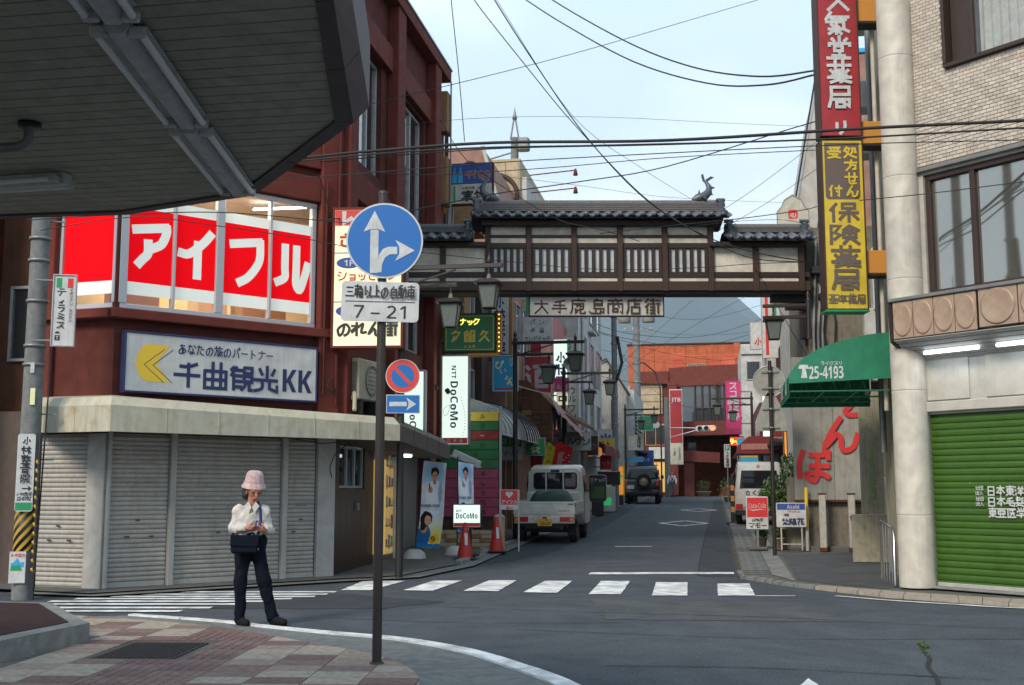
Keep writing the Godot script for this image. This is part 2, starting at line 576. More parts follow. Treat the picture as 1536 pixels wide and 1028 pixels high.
	mat("soffit_gap", Color(0.12, 0.125, 0.11), 0.8)
	mat("canopy_edge", Color(0.12, 0.088, 0.095), 0.7, "metal", 1.0)
	mat("fixture_white", Color(0.70, 0.71, 0.68), 0.55, "metal", 0.7)
	mat("tube_off", Color(0.75, 0.76, 0.74), 0.35)
	mat("wire", Color(0.012, 0.012, 0.013), 0.7)
	mat("wire_grey", Color(0.14, 0.15, 0.16), 0.7)
	mat("lamp_pane", Color(0.17, 0.20, 0.18), 0.25, "metal", 0.4)
	mat("truck_white", Color(0.76, 0.745, 0.69), 0.35, "metal", 1.6, {"coat": 0.4})
	mat("van_white", Color(0.58, 0.58, 0.56), 0.32, "metal", 1.6, {"coat": 0.4})
	mat("suv_dark", Color(0.014, 0.014, 0.014), 0.35, "", 1.0, {"coat": 0.25})
	mat("tail_red", Color(0.40, 0.01, 0.012), 0.25, "", 1.0, {"coat": 0.5})
	mat("plate_yellow", Color(0.62, 0.36, 0.02), 0.5)
	mat("tarp_green", Color(0.004, 0.030, 0.020), 0.7)
	mat("rim_tan", Color(0.32, 0.25, 0.15), 0.5, "", 1.0, {"metal": 0.3})
	mat("chrome", Color(0.6, 0.6, 0.6), 0.2, "", 1.0, {"metal": 0.9})
	mat("skin", Color(0.36, 0.16, 0.105), 0.6)
	mat("hair", Color(0.012, 0.010, 0.010), 0.55)
	mat("hat_pink", Color(0.60, 0.43, 0.42), 0.9, "paint", 0.3)
	mat("jacket_white", Color(0.66, 0.64, 0.60), 0.85, "plaster", 0.7)
	mat("trousers_navy", Color(0.009, 0.012, 0.022), 0.9, "plaster", 0.5, {"spec": 0.2})
	mat("bag_navy", Color(0.007, 0.010, 0.018), 0.8, "", 1.0, {"spec": 0.2})
	mat("strap_blue", Color(0.02, 0.035, 0.12), 0.7)
	mat("shoe_black", Color(0.008, 0.008, 0.010), 0.8)
	mat("lip", Color(0.26, 0.07, 0.06), 0.5)
	mat("trousers_grey", Color(0.09, 0.10, 0.125), 0.85)
	mat("shirt_white", Color(0.62, 0.62, 0.62), 0.85)
	mat("cone_red", Color(0.52, 0.018, 0.014), 0.55, "metal", 0.5)
	mat("red_cloth", Color(0.50, 0.016, 0.02), 0.85, "plaster", 0.5, {"back": Color(0.15, 0.004, 0.004)})
	mat("yellow_cloth", Color(0.62, 0.50, 0.03), 0.85, "plaster", 0.5, {"back": Color(0.15, 0.12, 0.01)})
	mat("board_grey", Color(0.36, 0.355, 0.32), 0.5, "rusty", 3.0, {"metal": 0.1})
	mat("rust", Color(0.14, 0.05, 0.02), 0.9, "stone", 0.4)
	mat("post_white", Color(0.54, 0.53, 0.48), 0.6, "rusty", 0.9)
	mat("panel_cream", Color(0.46, 0.43, 0.31), 0.7, "rusty", 2.2)
	mat("pot", Color(0.42, 0.34, 0.24), 0.75, "stone", 0.4)
	mat("leaf_a", Color(0.040, 0.085, 0.022), 0.6, "", 1.0, {"back": Color(0.02, 0.05, 0.008)})
	mat("leaf_b", Color(0.062, 0.125, 0.030), 0.6, "", 1.0, {"back": Color(0.03, 0.06, 0.01)})
	mat("leaf_c", Color(0.14, 0.26, 0.05), 0.6, "", 1.0, {"back": Color(0.05, 0.1, 0.02)})
	mat("signal_red", Color(0.9, 0.09, 0.03), 0.4, "", 1.0, {"glow": 2.6})
	mat("signal_off", Color(0.03, 0.03, 0.035), 0.35)
	mat("led_red", Color(0.55, 0.03, 0.01), 0.4, "", 1.0, {"glow": 0.6})
	mat("led_yellow", Color(1.0, 0.55, 0.05), 0.4, "", 1.0, {"glow": 2.2})
	mat("lit_orange", Color(0.7, 0.24, 0.03), 0.5, "", 1.0, {"glow": 0.3})
	mat("lit_green", Color(0.03, 0.40, 0.12), 0.5, "", 1.0, {"glow": 0.25})
	mat("hill", Color(0.06, 0.09, 0.085), 0.95, "stone", 900.0)
	glass("clear_glass", Color(0.8, 0.85, 0.85), 0.02)
	mat("sky_glass", Color(0.36, 0.345, 0.31), 0.03, "", 1.0, {"metal": 0.85})
	glass("dark_glass", Color(0.012, 0.014, 0.016), 0.72)
	mat("mirror_glass", Color(0.030, 0.034, 0.036), 0.04, "", 1.0, {"spec": 0.9, "coat": 1.0})
	mat("curtain", Color(0.45, 0.47, 0.44), 0.9, "plaster", 1.0)
	mat("shop_yellow", Color(0.55, 0.36, 0.10), 0.7, "", 1.0, {"glow": 0.25})
const G := {
	"ア": "11 91 74 63/~53 55 46 19", "イ": "~81 54 15/53 59", "フ": "12 82 74 57 29", "ル": "~31 35 27 09/61 68 77 95",
	"テ": "21 71/04 94/~54 46 29", "ィ": "~75 57 28/56 59", "ラ": "21 81/14 84 77 49", "ミ": "~21 52 83/~24 55 86/~17 57 89",
	"ス": "12 82 66 19/55 89", "タ": "~41 24 06/42 92 67 29/35 67", "リ": "22 26/~71 75 49", "ン": "12 34/~92 77 19",
	"カ": "13 83 78 68/~41 46 19", "ク": "~41 24 06/42 92 67 29", "パ": "~32 36 19/~62 76 89/80 91 82 71 80", "ー": "15 85",
	"ト": "31 39/34 76", "ナ": "13 93/~51 56 29", "シ": "21 42/14 35/~92 77 29", "ョ": "34 84 89 39/37 87", "ッ": "24 36/54 56/~84 78 49",
	"ピ": "~31 38 89/34 75/80 91 82 71 80", "グ": "~31 14 05/32 72 67 29/71 83/90 92", "ド": "31 39/34 66/71 73/91 93", "サ": "13 93/32 35/~72 75 59",
	"チ": "~81 52 22/05 95/~54 56 39", "コ": "12 82 88 18", "バ": "~32 36 19/~62 76 89/71 83/80 92", "ワ": "15 12 82 67 39", "ウ": "51 53/15 13 83 77 49",
	"マ": "12 92 57/36 68", "モ": "22 82/15 85/42 48 88", "メ": "~82 66 19/34 88", "レ": "31 38 85", "ブ": "13 73 66 29/71 83/80 92", "オ": "13 93/61 69 58/~63 46 18",
	"プ": "13 73 66 29/80 91 82 71 80", "・": "44 55", "→": "15 95/73 95 77", "←": "95 15/33 15 37",
	"あ": "22 72/~41 44 58/~64 58 29 17 44 75 87 59", "な": "12 52/~31 17/71 93/~64 68 49 37 88", "た": "12 62/~31 19/54 84/~46 58 89", "の": "~52 47 29 17 15 33 62 84 86 78 59",
	"れ": "31 39/03 33 06/~07 53 72 67 97", "ん": "~51 34 18 36 45 56 58 69 88 95", "く": "71 25 79", "さ": "13 73/~41 76/~25 28 79", "ら": "31 62/~23 26 66 78 39", "と": "~31 33 45/~83 54 36 27 38 58 88",
	"ぼ": "~21 14 18/42 92/45 95/~62 65 67 59 38 37 57 77 98/81 92/91 93", "せ": "04 94/~71 77 57/~31 37 49 89", "び": "~13 42 16 49 76 73 93/81 92/91 93", "ょ": "54 58/55 85/~57 39 38 89", "い": "~12 16 38/~71 95",
	"こ": "~22 52 81/~17 48 87", "し": "~31 37 59 86", "み": "22 52 18/~18 36 66 97/~84 79", "お": "13 63/~41 48 29 17 55 85 78 59/72 93",
	"千": "~81 52 22/05 95/51 59", "曲": "13 93 99 19 13/16 96/40 49/70 79", "観": "~21 12/12 52/24 29/~31 14/24 54/26 56/28 58/24 44/61 91 96 66 61/63 93/64 94/~76 68 59/86 89 99",
	"光": "50 54/21 33/81 73/05 95/~35 38 09/65 68 99 97", "旅": "20 22/02 52/~22 25 09/24 44 48 38/~60 52/62 92/~63 66 49/65 95/65 69 78/~75 99", "小": "51 59 48/~34 27 17/~74 86",
	"林": "03 43/21 29/~23 05/24 46/53 93/71 79/~73 56/~74 98", "整": "12 42 44 14 12/30 35/01 51/~60 53/62 92/~82 75 56/~63 96/16 86/56 59/58 78/27 29/09 99",
	"骨": "30 70 73/30 33/50 52 72/03 93 94/03 04/25 75 79/25 29/27 77/28 78", "院": "11 41 24 45 27/11 19/70 71/51 91 93/51 53/63 83/55 95/~65 57 49/75 78 98 97",
	"三": "12 82/25 75/08 98", "輪": "01 51/13 43 46 16 13/07 57/30 39/~71 53/~71 94/63 83/65 95 99/65 69/75 79/85 89/67 97", "以": "21 27 46/44 55/~81 77 49/~76 99", "上": "50 58/54 84/08 98",
	"自": "51 33/23 83 89 29 23/25 85/27 87", "動": "~50 11/02 52/13 43 46 16 13/30 38/07 57/09 59/63 93 98 88/~81 75 59", "車": "11 91/23 83 87 27 23/25 85/08 98/50 59",
	"街": "~20 02/~23 05/14 19/31 61/33 63/35 65/37 67/39 69/50 54/55 59/71 91/73 93/84 89", "留": "~31 12 14 43/32 43/51 81 84 74/~61 54/15 85 89 19 15/17 87/55 59", "久": "~41 24/32 72 46 19/~55 89",
	"酒": "01 12/04 15/~19 16/31 91/43 83 89 49 43/~51 54 45/71 75 85/47 87", "弁": "~51 33 73/61 84/05 95/~35 29/65 69", "当": "50 54/21 33/81 73/15 85 89 19/17 87",
	"大": "13 93/~51 55 19/~54 99", "手": "~81 22/14 84/06 96/52 59 48", "鹿": "50 51/11 91/~11 16 09/23 83 85 23/43 45/63 65/36 39 48/37 57/~86 67/66 69 99 98", "島": "50 41/31 81 84/31 36 96 99 88/33 83/34 84/08 19 79 77/47 49",
	"商": "50 51/01 91/31 33/61 63/03 93 99 88/03 09/~43 35/63 75/36 66 68 38 36", "店": "50 51/11 91/~11 16 09/52 55/53 83/35 85 89 39 35", "天": "12 82/04 94/~52 55 19/~55 99",
	"氣": "~20 03/12 92/23 83/04 74 77 98/17 67/45 49/25 36/56 47/~47 19/~47 69", "堂": "50 52/21 32/81 72/13 93 94/13 14/34 64 66 36 34/28 78/57 59/09 99", "薬": "02 92/30 33/60 63/34 64 66 36 34/35 65/14 25/84 75/17 26/87 76/07 97/57 59/~48 19/~58 99",
	"局": "11 81 84 14/~11 15 09/16 86 89 78/37 67 69 39 37", "処": "~21 04/12 42 27 09/~14 47 99/~62 65 47/62 82 85 95", "方": "51 52/03 93/~43 46 19/45 85 88 68", "受": "~91 11/22 33/52 53/82 73/04 94 95/04 05/~16 76 58 09/~36 58 99",
	"付": "~21 04/13 19/43 93/71 79 68/55 66", "保": "~21 04/13 19/41 81 83 43 41/35 95/64 69/~64 38/~64 98", "険": "01 31 14 35 17/01 09/~61 43/~61 93/53 73/44 84 86 46 44/63 66/~66 49/~66 99",
	"基": "01 91/31 35/61 65/33 63/05 95/~35 17/~65 97/27 77/56 59/09 99", "準": "01 12/04 14/~06 15/~41 23/32 36/42 92/44 84/36 86/62 66/07 97/57 59", "紫": "21 24/22 43/11 14/61 64 94/~84 62/~46 27/56 37/28 78/57 59/37 19/77 99",
	"陽": "01 31 14 35 17/01 09/51 81 84 54 51/52 82/36 96/~56 38/57 97 99 88/~67 59/~77 69", "花": "01 91/30 33/60 63/~34 16/25 29/~84 66/64 68 98 97", "日": "21 81 89 29 21/25 85", "本": "12 92/50 59/~52 17/~52 97/37 67",
	"東": "11 91/23 83 86 26 23/24 84/50 59/~57 19/~57 99", "洋": "01 12/04 15/~19 17/41 52/81 72/33 93/45 85/37 97/63 69", "医": "01 91/11 19 99/~41 33/42 82/35 85/62 65/~65 38/~65 88", "学": "20 32/50 52/80 72/13 93 94/13 14/35 75 56/56 59 48/07 97",
	"毛": "~71 22/14 84/06 96/42 48 99 97", "科": "~41 12/03 53/31 39/~34 06/35 46/61 72/64 75/57 97/81 89", "髪": "11 51/20 25/13 53/~81 62/~83 64/~85 66/06 96/~46 19/38 78/~58 99", "亜": "01 91/31 39/61 69/13 83 86 16 13/09 99",
	"協": "03 33/21 29/42 82 85 75/~61 55 36/36 56 59 49/~46 39/66 96 99 89/~76 69", "会": "~50 05/~50 95/34 64/16 86/~46 28/~28 79/66 89", "社": "11 22/13 43 16/35 39/71 79/54 94/49 99", "団": "11 91 99 19 11/34 74/64 68", "法": "01 12/04 15/~19 16/42 92/61 64/34 94/~64 48/48 88/76 99", "人": "~51 19/~54 99",
	"駐": "11 41/11 16/12 42/14 44/16 46 49 39/18 29/60 71/53 93/56 96/59 99/73 79", "場": "03 33/21 27/07 36/51 81 84 54 51/52 82/36 96/~56 38/57 97 99 88/~67 59", "恋": "50 51/11 91/~31 25/61 65/14 06/84 95/16 08/~36 39 79 77/56 57/86 97", "粋": "03 43/21 29/~23 05/24 46/53 93/71 79/61 65/81 85 95/57 97",
	"寒": "50 51/02 12/11 91 92/23 83/25 85/07 97/41 47/61 67/~37 18/~67 98/48 59/49 60", "竹": "~20 03/12 42/24 29/~60 53/62 92/74 79", "喫": "11 31 35 15 11/42 72/44 74/51 56/73 98/46 96/~66 49/~66 99", "茶": "01 91/30 33/60 63/~52 05/~52 95/36 66/54 59/37 28/67 78", "純": "~21 14 34/24 07/26 29/08 48/51 91/53 57 97 93/71 78 98",
	"中": "12 82 86 16 12/50 59", "永": "50 51/32 52 59 48/14 44 18/~84 65/~54 99", "楼": "03 43/21 29/~23 05/61 65/52 92/51 54/82 84/46 96/~66 49/57 99", "庵": "50 51/11 91/~11 16 09/34 94/45 85 88 45/63 69 99", "屋": "11 81 83 13/~11 15 09/25 85/47 87/56 59/29 99", "食": "~50 05/~50 95/34 74/24 74 77 27/24 29 48/~67 99", "ツ": "22 34/52 54/~83 77 49", "ハ": "~32 36 19/~62 76 89", "ヒ": "~31 38 89/34 75", "ビ": "~31 38 89/34 75/81 83/91 93", "ム": "~51 38 09/28 88/66 99", "心": "~15 08/~33 38 59 89 87/54 56/84 97", "代": "~20 05/13 19/33 93/~61 66 98 96/81 92", "多": "~51 23/42 82 57 29/~45 37", "長": "31 39/31 81/33 83/35 85/07 97/~57 99/39 68", "料": "~11 22/31 22/04 54/31 39/61 72/64 75/57 97/81 89", "木": "12 92/50 59/~52 17/~52 97",
}
func stroke_points(s: String) -> Array:
	var curved := s.begins_with("~")
	var raw := []
	for w in s.trim_prefix("~").split(" ", false):
		raw.append(Vector2(int(w[0]) + 0.5, int(w[1]) + 0.5) / 10.0)
	if not curved or raw.size() < 3:
		return raw
	var out := []
	for i in raw.size() - 1:
		var p0: Vector2 = raw[maxi(i - 1, 0)]
		var p3: Vector2 = raw[mini(i + 2, raw.size() - 1)]
		for k in 4:
			out.append((raw[i] as Vector2).cubic_interpolate(raw[i + 1], p0, p3, k / 4.0))
	out.append(raw[-1])
	return out
func add_strokes(st: SurfaceTool, glyph: String, org: Vector2, sx: float, sy: float, wid: float, lift: Array) -> void:
	if not G.has(glyph):
		return
	for s in (G[glyph] as String).split("/"):
		add_line(st, stroke_points(s), org, sx, sy, wid, lift)
func add_line(st: SurfaceTool, p: Array, org: Vector2, sx: float, sy: float, wid: float, lift: Array) -> void:
	var q := []
	for v in p:
		q.append(Vector2(org.x + v.x * sx, org.y - v.y * sy))
	var n := q.size()
	q[0] = q[0] + (q[0] - q[1]).normalized() * wid * 0.32
	q[n - 1] = q[n - 1] + (q[n - 1] - q[n - 2]).normalized() * wid * 0.32
	var l := []
	var r := []
	for i in n:
		var d0: Vector2 = (q[i] - q[maxi(i - 1, 0)]).normalized() if i > 0 else (q[1] - q[0]).normalized()
		var d1: Vector2 = (q[mini(i + 1, n - 1)] - q[i]).normalized() if i < n - 1 else d0
		var t := (d0 + d1).normalized()
		if t.length() < 0.1:
			t = d0
		var nn := Vector2(-t.y, t.x)
		var k := minf(1.0 / maxf(0.35, nn.dot(Vector2(-d0.y, d0.x))), 1.5)
		l.append(q[i] + nn * wid * 0.5 * k)
		r.append(q[i] - nn * wid * 0.5 * k)
	for i in n - 1:
		var z: float = lift[0]
		lift[0] += 0.0001
		face(st, [Vector3(l[i].x, l[i].y, z), Vector3(l[i + 1].x, l[i + 1].y, z), Vector3(r[i + 1].x, r[i + 1].y, z), Vector3(r[i].x, r[i].y, z)], Vector3.BACK)
	lift[0] += 0.0003
func text(parent: Node3D, s: String, cx: float, cy: float, size: float, m: Material, z := 0.0, wid := 0.11, vertical := false, sx := 1.0, pitch := 1.0, slant := 0.0) -> MeshInstance3D:
	var st := begin()
	var n := s.length()
	var lift := [0.003]
	for i in n:
		var o: Vector2
		if vertical:
			o = Vector2(-size * sx / 2, size * pitch * (n / 2.0 - i) - size * (pitch - 1.0) / 2)
		else:
			o = Vector2(size * sx * pitch * (i - n / 2.0) + size * sx * (pitch - 1.0) / 2, size / 2)
		add_strokes(st, s[i], o, size * sx, size, size * wid, lift)
	var b := Basis.IDENTITY
	b.y = Vector3(slant, 1, 0)
	return part(parent, "lettering", done(st), m, Transform3D(b, Vector3(cx, cy, z)))
func latin(parent: Node3D, s: String, cx: float, cy: float, w: float, h: float, m: Material, z := 0.0, bold := true, serif := false, roll := 0.0) -> MeshInstance3D:
	var key := "t" + s + str(bold) + str(serif)
	if not shared.has(key):
		var f := SystemFont.new()
		f.font_names = PackedStringArray(["Droid Serif" if serif else "Droid Sans"])
		f.font_weight = 700 if bold else 400
		var t := TextMesh.new()
		t.font = f
		t.text = s
		t.font_size = 48
		t.pixel_size = 0.01
		t.depth = 0.01
		t.curve_step = 2.0
		shared[key] = t
	var tm: TextMesh = shared[key]
	var bb := tm.get_aabb()
	var sc := Vector3(w / bb.size.x, h / bb.size.y, 0.4)
	var b := Basis(Vector3.BACK, roll) * Basis.from_scale(sc)
	var c := b * bb.get_center()
	return part(parent, "lettering", tm, m, Transform3D(b, Vector3(cx, cy, z + 0.003) - Vector3(c.x, c.y, 0)))
func patch(parent: Node3D, called: String, poly: Array, m: Material, z := 0.0, t := 0.002, xf := Transform3D.IDENTITY) -> MeshInstance3D:
	return part(parent, called, prism_mesh(poly, z, z + t), m, xf)
func rect(x0: float, y0: float, x1: float, y1: float) -> Array:
	return [Vector2(x0, y0), Vector2(x1, y0), Vector2(x1, y1), Vector2(x0, y1)]
func sign_box(called: String, label: String, c: Vector3, s: Vector3, yaw: float, fm: Material, rim: Material, group := "", edge := 0.035) -> Node3D:
	var o := thing(called, label, "sign", c, yaw, group)
	var st := begin()
	add_box(st, Vector3(0, s.y / 2 - edge / 2, 0), Vector3(s.x, edge, s.z), 0.006)
	add_box(st, Vector3(0, -s.y / 2 + edge / 2, 0), Vector3(s.x, edge, s.z), 0.006)
	add_box(st, Vector3(s.x / 2 - edge / 2, 0, 0), Vector3(edge, s.y - edge * 2, s.z), 0.006)
	add_box(st, Vector3(-s.x / 2 + edge / 2, 0, 0), Vector3(edge, s.y - edge * 2, s.z), 0.006)
	part(o, "frame", done(st), rim)
	part(o, "face", box_mesh(Vector3(s.x - edge * 2, s.y - edge * 2, s.z - 0.03), 0.0), fm)
	return o
func sheet_mesh(poly: Array, lift: float) -> ArrayMesh:
	var st := begin()
	var cuts := [60.0, 0.0, -18.0, -22.5, -27.0, -34.0, -42.0, -50.0, -57.0, -68.0, -80.0, -400.0, -9500.0]
	for i in cuts.size() - 1:
		var strip := PackedVector2Array([Vector2(-9500, cuts[i]), Vector2(9500, cuts[i]), Vector2(9500, cuts[i + 1]), Vector2(-9500, cuts[i + 1])])
		for pc in Geometry2D.intersect_polygons(PackedVector2Array(poly), strip):
			var ids := Geometry2D.triangulate_polygon(pc)
			for k in range(0, ids.size(), 3):
				var q := []
				for j in 3:
					var v: Vector2 = pc[ids[k + j]]
					q.append(Vector3(v.x, gy(v.y) + lift, v.y))
				face(st, q, Vector3.UP)
	return done(st)
func v2(a: Array) -> Array:
	var out := []
	for p in a:
		out.append(Vector2(p[0], p[1]))
	return out
func band(line: Array, w: float) -> Array:
	var l := []
	var r := []
	for i in line.size():
		var t: Vector2 = (line[mini(i + 1, line.size() - 1)] - line[maxi(i - 1, 0)]).normalized()
		var n := Vector2(-t.y, t.x) * w / 2
		l.append(line[i] + n)
		r.push_front(line[i] - n)
	return l + r
func marking(road: Node3D, called: String, poly: Array, m: Material, lift := 0.010) -> MeshInstance3D:
	return part(road, called, sheet_mesh(poly, lift), m)
func smooth_line(line: Array, n := 6) -> Array:
	var out := []
	for i in line.size() - 1:
		for k in n:
			out.append((line[i] as Vector2).cubic_interpolate(line[i + 1], line[maxi(i - 1, 0)], line[mini(i + 2, line.size() - 1)], float(k) / n))
	out.append(line[-1])
	return out
func worn(poly: Array, bite := 0.006) -> Array:
	var out := []
	for i in poly.size():
		var a: Vector2 = poly[i]
		var b: Vector2 = poly[(i + 1) % poly.size()]
		var n := maxi(1, int(a.distance_to(b) / 0.12))
		for k in n:
			out.append(a.lerp(b, float(k) / n) + (Vector2(rng.randf() - 0.5, rng.randf() - 0.5) * 2.0 * bite if k > 0 else Vector2.ZERO))
	return out
func build_ground() -> void:
	var earth := v2([[-9000, 60], [9000, 60], [9000, -9000], [-9000, -9000]])
	setting("ground", sheet_mesh(earth, -0.03), M.earth)
	var road := setting("road", sheet_mesh(v2([[-60, 20], [60, 20], [60, -14], [8, -14], [3.7, -15.1], [2.2, -16.2], [1.6, -17.0], [1.0, -17.9], [0.33, -19.0], [0.33, -80], [40, -80], [40, -88], [-60, -88], [-60, -80], [-4.5, -80], [-4.55, -20], [-5.6, -18.2], [-6.0, -17.4], [-8.4, -15.1], [-60, -15.6]]), 0.0), M.tarmac)
	marking(road, "tarmac_patch", v2([[-0.30, -19.2], [0.30, -19.2], [0.33, -70], [-0.05, -70], [-0.12, -46], [-0.28, -30]]), M.tarmac_dark, 0.004)
	marking(road, "tarmac_patch", worn(v2([[-4.5, -20.6], [-3.7, -21.6], [-3.2, -24.5], [-3.25, -40], [-3.6, -54], [-4.45, -56]]), 0.03), M.tarmac_dark, 0.004)
	marking(road, "tarmac_patch", worn(v2([[-7.2, -14.9], [-4.9, -15.5], [-3.4, -14.7], [-3.9, -13.7], [-6.6, -13.2]]), 0.05), M.tarmac_dark, 0.004)
	marking(road, "tarmac_patch", worn(v2([[-1.6, -15.3], [0.9, -15.2], [1.4, -13.2], [-1.2, -13.0]]), 0.05), M.tarmac_pale, 0.004)
	for ln in [[[-0.30, -19.3], [-0.29, -24], [-0.25, -30], [-0.2, -38], [-0.1, -50], [-0.05, -68]], [[-3.6, -14.1], [-1.5, -13.7], [0.6, -13.5], [2.6, -12.9], [4.4, -12.7]], [[-2.0, -11.9], [0.4, -11.6], [2.4, -11.9], [4.2, -12.2]], [[-4.2, -12.6], [-2.6, -12.4], [-1.0, -12.7]], [[-0.9, -9.6], [0.4, -9.7], [2.0, -9.4]], [[1.83, -11.5], [1.78, -11.0], [1.75, -10.5], [1.65, -10.0], [1.61, -9.4], [1.5, -8.6]], [[-3.0, -20.4], [-1.2, -20.9], [-0.4, -20.7]], [[-2.6, -30.0], [-1.0, -30.1], [0.2, -29.9]]]:
		marking(road, "crack", worn(band(smooth_line(v2(ln), 4), 0.018 if ln[0][0] != 1.83 else 0.035), 0.008), M.crack, 0.007)
	for z in [[[-5.39, -17.69], [-4.75, -17.8], [-4.8, -16.09], [-5.21, -16.02]], [[-4.33, -17.94], [-3.9, -18.01], [-3.91, -16.13], [-4.34, -16.17]], [[-3.49, -18.11], [-3.07, -18.17], [-3.0, -16.24], [-3.49, -16.21]], [[-2.62, -18.12], [-2.2, -18.18], [-2.16, -16.12], [-2.63, -16.14]], [[-1.76, -18.23], [-1.32, -18.29], [-1.28, -16.06], [-1.71, -15.99]], [[-0.91, -18.15], [-0.44, -18.21], [-0.39, -16.01], [-0.86, -15.93]], [[0.01, -18.07], [0.48, -18.14], [0.5, -16.17], [0.01, -16.08]]]:
		marking(road, "crosswalk_stripe", worn(v2(z)), M.line_white)
	for z in [[[-10.4, -12.25], [-6.15, -12.98]], [[-10.4, -12.65], [-5.97, -13.41]], [[-8.54, -13.41], [-5.8, -13.88]], [[-8.33, -13.82], [-5.61, -14.29]], [[-8.19, -14.2], [-5.43, -14.68]], [[-7.88, -14.57], [-5.24, -15.03]], [[-7.65, -14.96], [-5.19, -15.38]], [[-7.3, -15.38], [-5.19, -15.75]]]:
		marking(road, "crosswalk_stripe", worn(band(v2(z), 0.19)), M.line_white)
	marking(road, "stop_line", worn(v2([[-2.06, -19.25], [0.28, -19.62], [0.28, -19.95], [-2.06, -19.6]])), M.line_white)
	marking(road, "edge_line", band(smooth_line(v2([[1.55, -16.3], [2.2, -15.75], [2.9, -15.35], [3.6, -15.0], [5.5, -14.6]])), 0.10), M.line_white)
	marking(road, "edge_line", worn(band(v2([[0.5, -16.12], [1.02, -16.2]]), 0.07)), M.line_white)
	marking(road, "edge_line", worn(band(v2([[-2.15, -25.5], [-1.35, -25.6]]), 0.12)), M.line_white)
	marking(road, "arrow_mark", worn(v2([[0.66, -9.21], [0.36, -8.0], [0.86, -8.0]])), M.line_white)
	for d in [[-0.97, -36.5, 0.73, 1.75], [-0.68, -48.4, 0.73, 1.75]]:
		var c := Vector2(d[0], d[1])
		for i in 4:
			var k := [Vector2(-d[2], 0), Vector2(0, -d[3]), Vector2(d[2], 0), Vector2(0, d[3])]
			marking(road, "diamond_mark", band([c + k[i], c + k[(i + 1) % 4]], 0.14 if i % 2 == 0 else 0.14), M.line_white, 0.010 + 0.001 * i)
	build_near_pavement()
	build_right_pavement()
	var apron := setting("pavement", sheet_mesh(v2([[-9.6, -14.9], [-8.2, -14.55], [-5.75, -17.6], [-4.95, -18.35], [-4.50, -20.4], [-4.45, -80], [-14, -80], [-14, -16.5]]), 0.05), M.concrete_dark)
	part(apron, "gutter", sheet_mesh(band(v2([[-9.4, -14.75], [-8.12, -14.5], [-5.65, -17.55], [-4.8, -18.35], [-4.36, -20.4], [-4.33, -50], [-4.33, -80]]), 0.34), 0.030), M.gutter)
	for i in 26:
		var z := -20.6 - i * 2.2
		part(apron, "kerb_stone", box_mesh(Vector3(0.14, 0.12, 2.18), 0.02), M.concrete, at(-4.53, gy(z - 1.1) + 0.02, z - 1.1))
